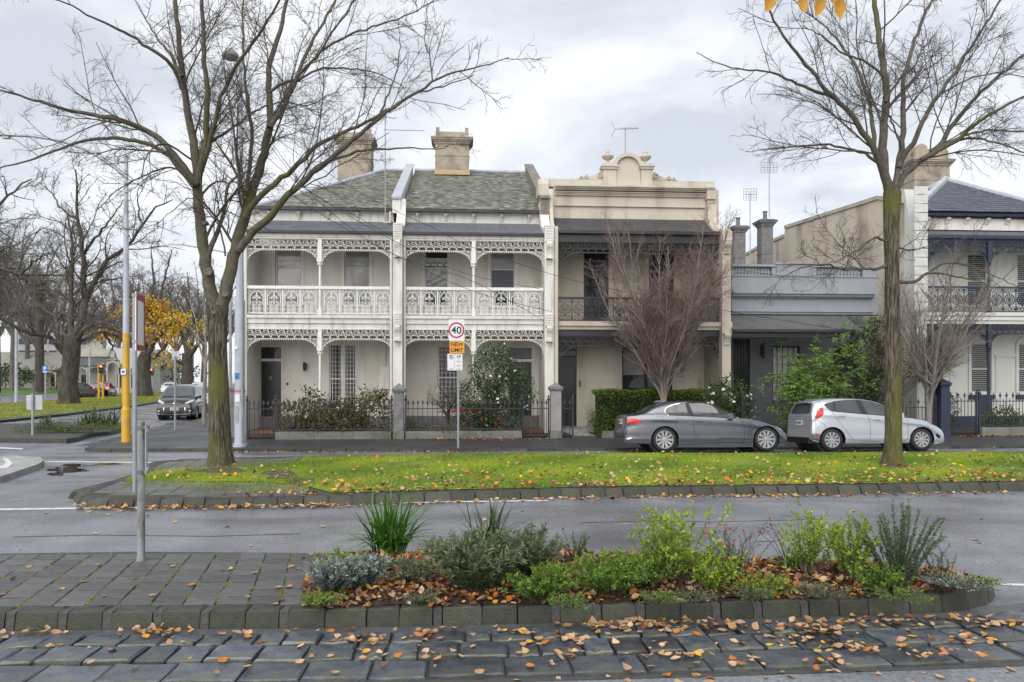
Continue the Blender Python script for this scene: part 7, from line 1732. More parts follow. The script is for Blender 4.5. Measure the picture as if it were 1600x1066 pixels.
# weathered post on the near island with a plate edge-on
q = gp(220.5, 876.5, IH); D = q.x*sT+q.y*cT; k = D/F
wp = thing('sign_post', 'short rust-spotted post on the near paved island', 'post', q)
b = MB(); zt = PD(220, 659, D).z; b.lathe([(5.8*k, -0.03), (5.8*k, zt-q.z-0.012), (5.4*k, zt-q.z), (0.01, zt-q.z+0.008)], tuple(q), 16); b.lathe([(7.2*k, 0), (6.6*k, 0.04)], tuple(q), 14); b.build('post', M_rustp, wp, smooth=False)
b = MB(); x0 = q.x+8.5*k; zc0, zc1 = PD(228, 741, D).z, PD(228, 663, D).z
_a = 1.93; ex, ey = math.cos(_a)*0.42, math.sin(_a)*0.42; tx, ty = math.sin(_a)*0.016, -math.cos(_a)*0.016
def edge_plate(b, th0, th1, z0, z1, l0, l1):
    c = [(x0+ex*l+tx*t, q.y-0.03+ey*l+ty*t) for l, t in ((l0, th0), (l0, th1), (l1, th1), (l1, th0))]
    b.hexa([(*p, z0) for p in c]+[(*p, z1) for p in c])
edge_plate(b, -0.3, 0.3, zc0, zc1, 0, 1); b.build('sign_plate', M_sback, wp)
b = MB(); edge_plate(b, 0.3, 1.6, zc0+0.02, zc0+0.07, 0.0, 1); edge_plate(b, 0.3, 1.6, zc1-0.07, zc1-0.02, 0.0, 1); b.build('stiffener', M_galv, wp)['kind'] = 'stuff'
b = MB()
for z in (PD(220, 668, D).z, PD(220, 737, D).z): b.lathe([(7.4*k, 0), (7.4*k, 0.035)], (q.x, q.y, z-0.018), 14); b.box(q.x+5*k, x0+3*k, q.y-0.03, q.y+0.02, z-0.015, z+0.015)
b.build('clamp', mat('clamp_dark', (0.16, 0.165, 0.17), rough=0.5, metal=0.4), wp)['kind'] = 'stuff'
# bracketed little sign on the planting island
q = gp(51, 680, 0.15); D = q.x*sT+q.y*cT; k = D/F; s_ = thing('small_sign', 'grey back of a small square sign on the planting island', 'sign', q)
b = MB(); b.tube([(q.x, q.y, q.z-.05), (q.x, q.y, PD(51, 615, D).z)], 2.0*k, 8); b.build('pole', M_galv, s_)
b = MB(); p0, p1 = PD(40.5, 640.5, D), PD(64.5, 617.5, D); rbox(b, p0.x, p1.x, q.y+0.04, q.y+0.05, p0.z, p1.z, 0.03); b.build('sign_plate', M_sback, s_)
# slim pole on the corner footpath
q = gp(273.5, 674, 0.06); D = q.x*sT+q.y*cT; k = D/F; s_ = thing('thin_pole', 'thin grey sign pole standing before the black people carrier', 'post', q)
b = MB(); b.tube([(q.x, q.y, q.z-.05), (q.x, q.y, PD(273, 557, D).z)], 1.7*k, 8); b.build('pole', M_galv, s_)
b = MB(); p0, p1 = PD(268, 562, D), PD(280, 549, D); b.box(p0.x, p1.x, q.y+0.03, q.y+0.04, p0.z, p1.z); b.build('sign_plate', M_sback, s_)
# parking sign and poles beyond
q = gpos(71, 66, 0.05); D = 66; k = D/F; s_ = thing('parking_sign', 'blue parking sign with white P beside the big bare elm', 'sign', q)
b = MB(); b.tube([(q.x, q.y, -0.3), (q.x, q.y, PD(71, 572, D).z)], 1.3*k, 8); b.build('pole', M_galv, s_)
p0, p1 = PD(67, 583, D), PD(75.5, 571.5, D); b = MB(); rbox(b, p0.x, p1.x, q.y-0.08, q.y-0.06, p0.z, p1.z, 0.05); pl = b.build('sign_plate', M_sblu, s_); text(pl, 'P', (p0.x+p1.x)/2-0.02, q.y-0.085, p0.z*0.4+p1.z*0.6, 0.42, M_sign, 0.015)
b = MB(); b.box(p0.x+.08, p1.x-.08, q.y-0.086, q.y-0.081, p0.z+0.06, p0.z+0.15); b.build('white_strip', M_sign, pl)
q = gpos(25.5, 60, 0.0); s_ = thing('lamp_column', 'plain grey column standing by the park footpath', 'post', q)
b = MB(); b.tube([(q.x, q.y, -0.3), (q.x, q.y, PD(25, 503, 60).z)], [2.6*60/F, 2.0*60/F], 10); b.build('shaft', M_pole, s_)
q = gpos(140, 120, 0.0); s_ = thing('power_pole', 'slim pole rising in front of the cream villa', 'post', q); b = MB(); b.tube([(q.x, q.y, -.3), (q.x, q.y, PD(140, 545, 120).z)], 0.16, 8); b.build('shaft', M_pole, s_)
q = gpos(360, 52, 0.0); s_ = thing('far_street_light', 'street light arm reaching left past the mossy elm trunk', 'lamp pole', q); b = MB(); b.tube([(q.x, q.y, -.2), (q.x, q.y, PD(360, 392, 52).z)], [0.12, 0.08], 8); b.build('shaft', M_galv, s_)
b = MB(); b.tube([PD(360, 396, 52), PD(340, 392, 52), PD(305, 386, 52), PD(282, 382, 52)], 0.05, 6); b.build('lamp_arm', M_galv, s_); p = PD(274, 382, 52); b = MB(); b.hexa([(p.x-.5, p.y-.1, p.z-.05), (p.x+.5, p.y-.1, p.z-.05), (p.x+.5, p.y+.1, p.z-.05), (p.x-.5, p.y+.1, p.z-.05), (p.x-.4, p.y-.06, p.z+.06), (p.x+.5, p.y-.06, p.z+.06), (p.x+.5, p.y+.06, p.z+.06), (p.x-.4, p.y+.06, p.z+.06)]); b.build('lamp_head', M_galv, s_)
# traffic signals
M_redlit = mat('signal_red', (1.0, 0.04, 0.03), (1.0, 0.07, 0.05), rough=0.4, emis=6.0)
M_off = mat('signal_off', (0.03, 0.03, 0.03), rough=0.3)
def signal(label, px, pyt, pyb, D, ybase, mp, wpx, lit=True, back=False):
    q = gpos(px, D, 0.0); k = D/F; s_ = thing('traffic_light', label, 'traffic light', q, 'traffic signals down the side street')
    b = MB(); b.tube([(q.x, q.y, -.2), (q.x, q.y, PD(px, pyt-3, D).z)], 1.6*k, 8); b.build('pole', mp, s_)
    zt, zb = PD(px, pyt, D).z, PD(px, pyb, D).z; w = wpx*k/2; yo = q.y-0.3
    b = MB(); b.box(q.x-w, q.x+w, yo-0.1, yo+0.12, zb, zt); b.box(q.x-w*0.5, q.x+w*0.5, yo+0.12, q.y, zb+(zt-zb)*0.4, zb+(zt-zb)*0.5); hd = b.build('signal_head', M_blk, s_)
    for i in range(3):
        z = zt-(zt-zb)*(i+0.5)/3; r = (zt-zb)/3*0.36
        b = MB(); b.lathe([(r, 0.02), (r, -0.03), (0.01, -0.05)], (q.x, yo-0.1, z), 12, 'y'); b.build('lamp', M_redlit if (i == 0 and lit and not back) else M_off, hd)
        b = MB(); b.ribbon(arc(q.x, z, r*1.1, 0, 180, 8), 0.02, yo-0.3, yo-0.1); b.build('visor', M_blk, hd)
signal('red traffic light on a yellow pole beside the silver sedan', 161, 570, 584, 72, 612, M_yel, 8)
signal('smaller red traffic light beside the yellow-leaved elm trunk', 238.5, 576, 586.5, 98, 612, M_galv, 6.5)
signal('unlit black signal head peeping out beside the yellow street light', 191.5, 575, 585, 60, 612, M_yel, 4, lit=False)
q = gpos(154.5, 74, 0.0); s_ = thing('yellow_pole', 'plain yellow pole left of the red traffic light', 'post', q); b = MB(); b.tube([(q.x, q.y, -.2), (q.x, q.y, PD(154, 569, 74).z)], 0.11, 8); b.build('pole', M_yel, s_)

# fences
SPEAR = None
def picket_mesh(h, m, finial=True):
    b = MB(); b.tube([(0, 0, 0), (0, 0, h)], 0.011, 6)
    if finial:
        b.lathe([(0.012, h), (0.028, h+0.015), (0.012, h+0.03)], n=6)
        b.xz([(0, h+0.02), (0.045, h+0.07), (0.05, h+0.11), (0.022, h+0.10), (0.02, h+0.13), (0, h+0.20), (-0.02, h+0.13), (-0.022, h+0.10), (-0.05, h+0.11), (-0.045, h+0.07)], -0.008, 0.008)
    else: b.lathe([(0.018, h), (0.006, h+0.08), (0.001, h+0.1)], n=6)
    return b.mesh('picket', m)
def fence(label, pxa, pxb, Y, z0, ztop, m, step=0.125, plinth=None, tall_every=1, name='iron_fence', fin=True, posts=True):
    xa, xb = FX(pxa, Y), FX(pxb, Y); root = thing(name, label, 'fence', ((xa+xb)/2, Y, z0), 'iron railings in front of the houses')
    zb = z0+(0.26 if plinth else 0.04)
    if plinth:
        L = xb-xa; n = max(1, round(L/1.15))
        for i in range(n):
            b = MB(); b.box(xa+L*i/n+0.004, xa+L*(i+1)/n-0.004, Y-0.16, Y+0.16, z0-0.1, zb-0.02); b.build('plinth_stone', plinth, root)
    hr = ztop-0.2; b = MB(); b.box(xa, xb, Y-0.018, Y+0.018, hr-0.13, hr-0.10); b.build('rail', m, root); b = MB(); b.box(xa, xb, Y-0.018, Y+0.018, zb+0.03, zb+0.06); b.build('rail', m, root)
    me = picket_mesh(hr-zb, m, fin); me2 = picket_mesh(hr-zb-0.10, m, False); n = int((xb-xa)/step)
    for i in range(n): inst('picket', me if i % tall_every == 0 else me2, root, (xa+(xb-xa)*(i+.5)/n, Y, zb))
    if posts:
        for xx in (xa, xb): b = MB(); b.box(xx-0.025, xx+0.025, Y-0.025, Y+0.025, z0-0.05, ztop-0.05); b.lathe([(0.04, 0), (0.05, 0.04), (0.02, 0.09), (0.035, 0.13), (0.004, 0.2)], (xx, Y, ztop-0.05), 8); b.build('post', m, root)
    return root
YF = 24.8; ZFt = FZ(620, 624, YF)
M_plinth = mat('plinth_stone', (0.12, 0.122, 0.115), (0.18, 0.18, 0.168), rough=0.85, scale=3, bump=0.3, c3=(0.09, 0.10, 0.06), s3=1.4)
fence('black iron spear gate before the corner house door', 386, 430, YF, 0.0, ZFt, M_iron_k, 0.135)
fence('black iron spear railing in front of the rose hedge', 432, 612, YF, 0.0, ZFt, M_iron_k, 0.16, M_plinth)
fence('black iron spear railing behind the speed sign', 634, 815, YF, 0.0, ZFt, M_iron_k, 0.16, M_plinth)
fence('black iron spear gate left of the stone pillar with mossy foot', 816, 857, YF, 0.0, ZFt, M_iron_k, 0.13)
fence('narrow black iron gate beside the chequered path', 878, 895, YF, 0.0, ZFt, M_iron_k, 0.13)
b = MB(); _g = thing('hedge_kerb', 'low stone kerb under the clipped hedge', 'kerb', (FX(960, YF), YF, 0)); b.box(FX(940, YF), FX(1130, YF), YF-0.14, YF+0.14, -0.1, 0.22); b.build('kerb_stone', M_plinth, _g)
fence('dark iron railing between the two parked cars and beneath the feathery bush', 1160, 1322, YF, 0.02, FZ(1240, 617, YF), M_iron_k, 0.15, None, 2)
fence('rusty iron railing behind the elm trunk and hatchback', 1322, 1462, YF+0.05, 0.04, FZ(1400, 623, YF), M_iron_k, 0.14, None, 2)
fence('navy iron gate right of the navy pillar', 1483, 1526, YF, 0.05, FZ(1500, 613, YF), M_iron_n, 0.125, None, 2)
fence('navy iron spear railing at the right edge', 1530, 1660, YF, 0.05, FZ(1580, 613, YF), M_iron_n, 0.115, M_plinth, 2)
def pillar(label, pxa, pxb, ytop, ycap, ybase, m, mc, Y=YF, foot=True):
    x0, x1 = FX(pxa, Y), FX(pxb, Y); cx = (x0+x1)/2; w = (x1-x0)/2; pc = (pxa+pxb)/2; zt, zc, zb = FZ(pc, ytop, Y), FZ(pc, ycap, Y), -0.02
    root = thing('gate_pillar', label, 'pillar', (cx, Y, zb), 'stone gate pillars')
    b = MB(); b.box(cx-w, cx+w, Y-w, Y+w, zb+0.27, zc); b.build('shaft', m, root)
    b = MB(); b.frustum(cx, Y, zb-0.1, zb+0.268, w*1.14, w*1.14, w*1.10, w*1.10); b.build('foot', M_plinth if foot else m, root)
    b = MB(); b.frustum(cx, Y, zc+.001, zc+0.07, w*1.1, w*1.1, w*1.3, w*1.3); b.frustum(cx, Y, zc+0.072, zc+0.13, w*1.34, w*1.34, w*1.34, w*1.34); b.frustum(cx, Y, zc+0.132, zt, w*1.3, w*1.3, 0.01, 0.01); b.build('cap', mc, root)
pillar('grey bluestone pillar with pyramid cap in front of the white party wall', 615.5, 631, 599, 614, 684, M_dstone, M_dstone)
pillar('grey bluestone pillar with pyramid cap beside the narrow iron gate', 860, 876, 598, 611, 684, mat('pillar_grey', (0.21, 0.21, 0.205), (0.26, 0.26, 0.25), rough=0.8, scale=4, bump=0.2), M_dstone)
pillar('navy painted gate pillar with pointed cap', 1466, 1479.5, 592, 604, 682, M_iron_n, M_iron_n, foot=False)
pillar('dark corner pillar behind the lamp pole', 360, 370, 600, 612, 684, M_dstone, M_dstone, Y=25.6)
# chequered garden path
pth = structure('garden_path'); M_tl = mat('tile_light', (0.42, 0.41, 0.38), rough=0.6); M_td = mat('tile_dark', (0.05, 0.05, 0.05), rough=0.5)
x0, x1 = FX(893, YF), FX(930, YF)
b1 = MB(); b1.box(x0, x1, YF-0.15, YF+2, 0.0, 0.075); b1.build('path_slab', M_td, pth)
me = MB(); me.box(-0.09, 0.09, -0.09, 0.09, 0, 0.006); tm = me.mesh('tile', M_tl)
for i in range(6):
    for j in range(12):
        if (i+j) % 2: inst('tile', tm, pth, (x0+0.1+i*(x1-x0-0.2)/5, YF-0.05+j*0.16, 0.076), (0, 0, PI/4), (0.7, 0.7, 1))
# tv aerials
def aerial(label, mx, ymast0, ymast1, D, boom, els):
    p0, p1 = PD(mx, ymast0, D), PD(mx, ymast1, D); root = thing('tv_aerial', label, 'aerial', p0, 'aerials on the roofs')
    b = MB(); b.tube([p0, p1], 0.022, 6); b.build('mast', M_galv, root)
    for bm in boom:
        b = MB(); b.tube([PD(a, c, D) for a, c in bm], 0.014, 5); b.build('boom', M_galv, root)
    b = MB()
    for (a, c, d, e) in els: b.tube([PD(a, c, D-0.15), PD(d, e, D+0.15)], 0.008, 4)
    b.build('elements', M_galv, root)['kind'] = 'stuff'
aerial('yagi aerial behind the arched parapet', 977, 246, 199, 29.5, [[(960, 202), (998, 200.5)], [(955, 214.5), (961, 201), (956, 191)]], [(966+4*i, 198.5, 968+4*i, 203) for i in range(8)])
aerial('tall aerial on the grey chimney with square array', 1202, 340, 254, 37, [[(1189, 262), (1215, 262)]], [(1189+5*i, 254, 1189+5*i, 270) for i in range(6)]+[(1189, y, 1215, y) for y in (254, 258, 266, 270)])
aerial('thin aerial on the smaller chimney', 1172, 410, 302, 36, [[(1162, 304), (1183, 304)]], [(1162+4*i, 295, 1162+4*i, 313) for i in range(6)]+[(1162, y, 1183, y) for y in (295, 300, 308, 313)])
aerial('tall mast aerial in front of the slate hip beside the white party wall', 602, 352, 135, 26.6, [[(548, 137), (640, 137)], [(600, 203), (663, 204.5)]], [(552+7*i, 135, 552+7*i, 139) for i in range(12)])
# overhead service wires
wr = [([(375, 150), (470, 285), (548, 356), (632, 405), (740, 440), (848, 500)], 'wire'), ([(375, 180), (560, 300), (690, 362), (740, 388), (908, 442), (1040, 466), (1145, 488), (1320, 516)], 'w'), ([(375, 230), (450, 300), (545, 360), (680, 430), (760, 462), (862, 487)], 'w'), ([(375, 205), (470, 290), (600, 368), (720, 425), (845, 452)], 'w'), ([(375, 160), (420, 225), (480, 296), (560, 340), (616, 372)], 'w')]
for i, (P, _) in enumerate(wr):
    n = len(P); Q = [PD(a, c, 22.0+(26.0-22.0)*j/(n-1)) for j, (a, c) in enumerate(P)]
    o = thing('service_wire', ['black wire from the corner pole to the white party wall of the middle house', 'longest black wire, running past the purple tree to the blue-grey house', 'black wire sagging across the balcony to the beige house wing', 'black wire crossing the upstairs windows of the cream houses', 'short black wire to the corner house eaves'][i], 'wire', Q[0], 'overhead wires to the houses')
    V, Qf = tubes_np([(smooth_path(Q, 24), np.full(24, 0.008))], 5); np_obj('cable', V, Qf, M_sblk, o)
# far houses beyond the park
M_vil = mat('villa_cream', (0.45, 0.43, 0.385), (0.37, 0.355, 0.32), rough=0.9, scale=0.6); M_vrf = mat('villa_roof', (0.20, 0.195, 0.18), (0.27, 0.265, 0.24), rough=0.9, scale=1.5); M_vdk = mat('villa_verandah', (0.07, 0.08, 0.085), (0.10, 0.11, 0.115), rough=0.7)
DV = 138
def vx(px): return PD(px, 600, DV).x
def villa(label, pxa, pxb, yr, ye, yb, kind, yoff=0):
    D = DV+yoff; P = lambda a, c: PD(a, c, D); root = thing('villa', label, 'house', P((pxa+pxb)/2, yb), 'houses beyond the park')
    x0, x1 = P(pxa, 600).x, P(pxb, 600).x; Y = P((pxa+pxb)/2, 600).y; zb, ze, zr = P(0, yb).z-0.5, P(0, ye).z, P(0, yr).z
    b = MB(); b.box(x0, x1, Y, Y+9, zb, ze); b.build('wall', M_vil, root)
    if kind == 'gable':
        b = MB(); b.prism([(x0-.3, Y-2.6, ze-0.8), (x0-.3, Y+4.5, zr), (x0-.3, Y+9.3, ze-0.2)], (0, 0, 0), (x1-x0+.6, 0, 0)); b.build('roof', M_vrf, root)
    else:
        b = MB(); b.box(x0-.2, x1+.2, Y-0.3, Y+0.4, ze+0.002, ze+(zr-ze)*0.35); b.box(x0-.5, x1+.5, Y-0.7, Y+0.4, ze-0.5, ze-0.001); m_ = (x0+x1)/2; w_ = (x1-x0)*0.2
        b.xz([(m_-w_, ze+(zr-ze)*.352), (m_+w_, ze+(zr-ze)*.352), (m_+w_, ze+(zr-ze)*.55), (m_, zr), (m_-w_, ze+(zr-ze)*.55)], Y-0.2, Y+0.3); b.build('parapet', M_vil, root)
        b = MB(); b.hexa([(x0, Y-2.8, ze-2.1), (x1, Y-2.8, ze-2.1), (x1, Y-.7, ze-0.9), (x0, Y-.7, ze-.9), (x0, Y-2.8, ze-1.95), (x1, Y-2.8, ze-1.95), (x1, Y-.7, ze-0.7), (x0, Y-.7, ze-.7)]); b.build('verandah_roof', M_vdk, root)
    n = max(2, round((x1-x0)/3.0))
    zc = ze-0.9 if kind == 'gable' else ze-2.1
    pm_ = MB(); pm_.box(-.1, .1, -.1, .1, 0, zc-zb); pme = pm_.mesh('verandah_post', M_vil)
    for i in range(n+1): inst('verandah_post', pme, root, (x0+(x1-x0)*i/n, Y-2.5, zb))
    am = MB(); u = (x1-x0)/n; am.ribbon([(u/2*math.cos(a), -0.9+0.8*math.sin(a)) for a in np.linspace(0, PI, 13)], 0.3, -.05, .05); ame = am.mesh('arch', M_vil)
    wm = MB(); wm.box(-0.55, 0.55, -0.05, 0, 0, 2.1); wme = wm.mesh('window', M_glass)
    for i in range(n):
        inst('arch', ame, root, (x0+u*(i+.5), Y-2.5, zc)); inst('window', wme, root, (x0+u*(i+.5), Y, zb+1.0))
    return root
villa('low cream villa with long grey tiled roof beyond the blue car', -40, 96, 549, 572, 608, 'gable')
villa('cream villa with pedimented parapet and arched verandah behind the big elm', 118, 178, 530, 553, 610, 'par', -14)
villa('pale house with large window behind the yellow street light', 180, 214, 545, 556, 611, 'gable', -20)
villa('pale terrace far down the side street behind the smaller red signal', 216, 252, 535, 552, 612, 'par', 0)
o = thing('apartment_block', 'grey flat-roofed block rising behind the low villas', 'building', PD(80, 600, 190)); x0, x1 = PD(30, 600, 190).x, PD(135, 600, 190).x; Y = PD(80, 600, 190).y; zt = PD(80, 488, 190).z
b = MB(); b.box(x0, x1, Y, Y+10, -1, zt); b.build('wall', mat('block_grey', (0.30, 0.31, 0.33), (0.25, 0.26, 0.28), rough=0.9, scale=0.5), o)
wm = MB(); wm.box(-1, 1, -0.06, 0, -0.7, 0.7); wme = wm.mesh('window', M_glass)
for r_ in range(4):
    for i in range(7): inst('window', wme, o, (x0+(x1-x0)*(i+.5)/7, Y, zt-1.6-r_*3.0))
# ------------------------------------------------------------------ plants
def in_ell(rng, n, c, r, shell=0.55):
    d = nrm(rng.normal(size=(n, 3))); k = (shell+(1-shell)*rng.random((n, 1)))**1.0
    return np.array(c)+d*k*np.array(r)
def bush(name, label, lobes, leaf, width, n, m, seed, cat='shrub', group=None, stem_m=None, up=0.25, clump=9, spread=0.10, flowers=None, zmin=0.06, base=None):
    """leafy shrub: clumps of leaves on the outside of several lobes, on a frame of stems"""
    rng = np.random.default_rng(seed); lobes = [(np.array(tuple(c)), np.array(r)) for c, r in lobes]
    bb = base if base is not None else (lobes[0][0][0], lobes[0][0][1], 0.05)
    root = thing(name, label, cat, bb, group)
    vol = np.array([np.prod(r)**(2/3) for c, r in lobes]); vol /= vol.sum()
    Cs, Ds, st = [], [], []
    for (c, r), v in zip(lobes, vol):
        k = max(6, int(n*v/clump)); q = in_ell(rng, k, c, r, 0.62); keep = q[:, 2] > zmin; q = q[keep]
        P = np.repeat(q, clump, axis=0)+rng.normal(size=(len(q)*clump, 3))*spread
        D = nrm(P-c)*0.9+rng.normal(size=P.shape)*0.65+[0, 0, up]
        Cs.append(P); Ds.append(D)
        for i in rng.choice(len(q), min(len(q), 16), replace=False):
            a = np.array([bb[0]+rng.normal()*0.06, bb[1]+rng.normal()*0.06, zmin]); mid = (a+q[i])/2+rng.normal(size=3)*0.06; mid[2] += 0.1
            st.append((smooth_path([a, mid, q[i]], 6), np.linspace(0.012, 0.003, 6)))
    C_, D_ = np.concatenate(Cs), np.concatenate(Ds); ok = C_[:, 2] > zmin; C_, D_ = C_[ok], D_[ok]
    val = np.clip(rng.normal(0.5, 0.25, len(C_)), 0, 1)
    V, Q = leaf_quads(C_, D_, leaf*rng.uniform(0.6, 1.2, len(C_)), width*rng.uniform(0.7, 1.2, len(C_)), rng)
    np_obj('foliage', V, Q, m, root, val=val, kind='stuff')
    V, Q = tubes_np(st, 5); np_obj('stems', V, Q, stem_m or M_bark2, root, smooth=True, kind='stuff')
    if flowers:
        fm, fn, fs, shape = flowers; cand = []
        for (c, r), v in zip(lobes, vol):
            q = in_ell(rng, max(2, int(fn*v*2)), c, r*1.04, 0.95); q = q[q[:, 1] < c[1]+0.25*r[1]]; cand.append(q)
        q = np.concatenate(cand); q = q[q[:, 2] > 0.2]; q = q[rng.permutation(len(q))[:fn]]
        fb = MB(); 
        for i, p in enumerate(q):
            s = fs*rng.uniform(0.7, 1.15); d = nrm(rng.normal(size=3)*0.5+[0, -0.9, 0.5])
            u = nrm(np.cross(d, [0.2, 0.1, 1.0])); w = np.cross(d, u)
            for k in range(6):
                a = 2*PI*k/6; o = (u*math.cos(a)+w*math.sin(a)); sd = (-u*math.sin(a)+w*math.cos(a))
                fb.add([p, p+o*s*0.55+sd*s*0.35+d*s*0.25, p+o*s+d*s*0.15, p+o*s*0.55-sd*s*0.35+d*s*0.25], [(0, 1, 2, 3)])
            for k in range(4):
                a = 2*PI*k/4+0.4; o = (u*math.cos(a)+w*math.sin(a)); sd = (-u*math.sin(a)+w*math.cos(a))
                fb.add([p+d*s*0.1, p+o*s*0.3+sd*s*0.25+d*s*0.4, p+o*s*0.45+d*s*0.5, p+o*s*0.3-sd*s*0.25+d*s*0.4], [(0, 1, 2, 3)])
        fb.build('blossom', fm, root, kind='stuff')
    return root
def lob(px, py, Y, rx, rz, ry=None):
    """lobe centred at a pixel on the plane Y, radii in pixels"""
    p = PY(px, py, Y); k = DY(px, Y)/F; return (p, (rx*k, ry if ry else rx*k*0.8, rz*k))
ML_dk = leafmat('leaf_dark', (0.022, 0.044, 0.016), (0.11, 0.17, 0.055), (0.050, 0.092, 0.030))
ML_hedge = leafmat('leaf_hedge', (0.020, 0.045, 0.008), (0.13, 0.19, 0.022), (0.045, 0.085, 0.014))
ML_rose = leafmat('leaf_rose', (0.04, 0.05, 0.02), (0.24, 0.20, 0.085), (0.095, 0.10, 0.042))
ML_fern = leafmat('leaf_feathery', (0.06, 0.14, 0.03), (0.28, 0.42, 0.10), (0.16, 0.28, 0.06))
ML_gdn = leafmat('leaf_garden', (0.03, 0.06, 0.012), (0.14, 0.18, 0.035), (0.07, 0.11, 0.02))
M_fw = mat('petal_white', (0.78, 0.76, 0.70), (0.68, 0.64, 0.55), rough=0.6, scale=30); M_fr = mat('petal_red', (0.55, 0.02, 0.025), (0.42, 0.02, 0.03), rough=0.5, scale=30); M_fp = mat('petal_blush', (0.75, 0.66, 0.56), (0.66, 0.52, 0.42), rough=0.6, scale=30)
YG = 25.5
bush('rose_hedge', 'straggly brown-green rose hedge behind the railing of the corner house', [lob(455, 655, YG, 24, 30), lob(495, 645, YG, 28, 32), lob(540, 652, YG, 30, 30), lob(585, 648, YG, 28, 34), lob(520, 660, YG, 60, 24), lob(480, 622, YG, 10, 14), lob(580, 622, YG, 20, 14)], 0.10, 0.075, 5200, ML_rose, 301, 'hedge', spread=0.11, flowers=(M_fp, 10, 0.07, 0))
bush('camellia', 'tall dark camellia dotted with pale blooms behind the speed sign', [lob(770, 580, YG, 36, 34), lob(800, 610, YG, 34, 40), lob(745, 620, YG, 30, 30), lob(775, 650, YG, 42, 34), lob(785, 556, YG, 14, 22)], 0.09, 0.055, 7200, ML_dk, 302, 'shrub', flowers=(M_fw, 34, 0.052, 0))
bush('red_camellia', 'dark shrub with red blooms low behind the railing', [lob(735, 650, YG-.25, 26, 24), lob(760, 662, YG-.2, 24, 18)], 0.08, 0.055, 2200, ML_dk, 303, 'shrub', flowers=(M_fr, 26, 0.06, 0))
bush('garden_plant', 'low green plant beside the stone pillar inside the railing', [lob(642, 668, YG-.2, 10, 12), lob(660, 676, YG-.2, 16, 6)], 0.09, 0.045, 500, ML_gdn, 304, 'plant')
bush('garden_plant', 'low ground plants under the camellia behind the railing', [lob(700, 676, YG-.3, 40, 6), lob(780, 677, YG-.3, 36, 6)], 0.09, 0.04, 900, ML_gdn, 305, 'plant')
# clipped hedge
def hedge(label, px0, px1, pyt, pyb, Y, dy, n, m, seed):
    rng = np.random.default_rng(seed); x0, x1 = FX(px0, Y), FX(px1, Y); zt = FZ((px0+px1)/2, pyt, Y); zb = max(0.1, FZ((px0+px1)/2, pyb, Y)); root = thing('hedge', label, 'hedge', ((x0+x1)/2, Y, zb))
    P = np.stack([rng.uniform(x0, x1, n), rng.uniform(0, 1, n), rng.uniform(0, 1, n)], axis=1); side = rng.random(n)
    y = np.where(side < 0.5, Y+rng.exponential(0.05, n), Y+P[:, 1]*dy); z = np.where(side < 0.5, zb+P[:, 2]*(zt-zb), zt-rng.exponential(0.045, n)+0.03*np.sin(P[:, 0]*4))
    y += 0.05*np.sin(P[:, 0]*5+z*6)
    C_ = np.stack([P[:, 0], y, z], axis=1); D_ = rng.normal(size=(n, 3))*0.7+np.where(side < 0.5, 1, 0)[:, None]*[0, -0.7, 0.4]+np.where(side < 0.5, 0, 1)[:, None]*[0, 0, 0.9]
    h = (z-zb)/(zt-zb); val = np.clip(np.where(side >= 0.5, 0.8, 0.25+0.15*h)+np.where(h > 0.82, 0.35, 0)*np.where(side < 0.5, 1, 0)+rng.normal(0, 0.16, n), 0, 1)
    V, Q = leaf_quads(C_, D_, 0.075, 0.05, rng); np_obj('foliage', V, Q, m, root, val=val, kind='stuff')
    b = MB(); b.box(x0+0.1, x1-0.1, Y+0.14, Y+dy-0.1, zb-0.15, zt-0.12); b.build('dark_core', mat('hedge_inside', (0.012, 0.016, 0.007), (0.02, 0.025, 0.01), rough=1.0, scale=20, bump=1), root)  # solid dark box filling the hedge behind its leaves
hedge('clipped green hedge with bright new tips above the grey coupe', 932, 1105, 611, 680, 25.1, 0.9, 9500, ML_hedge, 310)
bush('box_ball', 'small rounded clipped bush at the end of the hedge', [lob(938, 660, 25.0, 18, 22)], 0.06, 0.04, 1500, ML_hedge, 311, 'shrub')
bush('camellia', 'rounded dark bush covered with white flowers above the coupe bonnet', [lob(1138, 620, 25.3, 34, 30), lob(1155, 640, 25.3, 26, 26), lob(1120, 640, 25.3, 26, 28), lob(1140, 660, 25.3, 38, 20)], 0.085, 0.055, 5200, ML_dk, 312, 'shrub', flowers=(M_fw, 48, 0.065, 0))
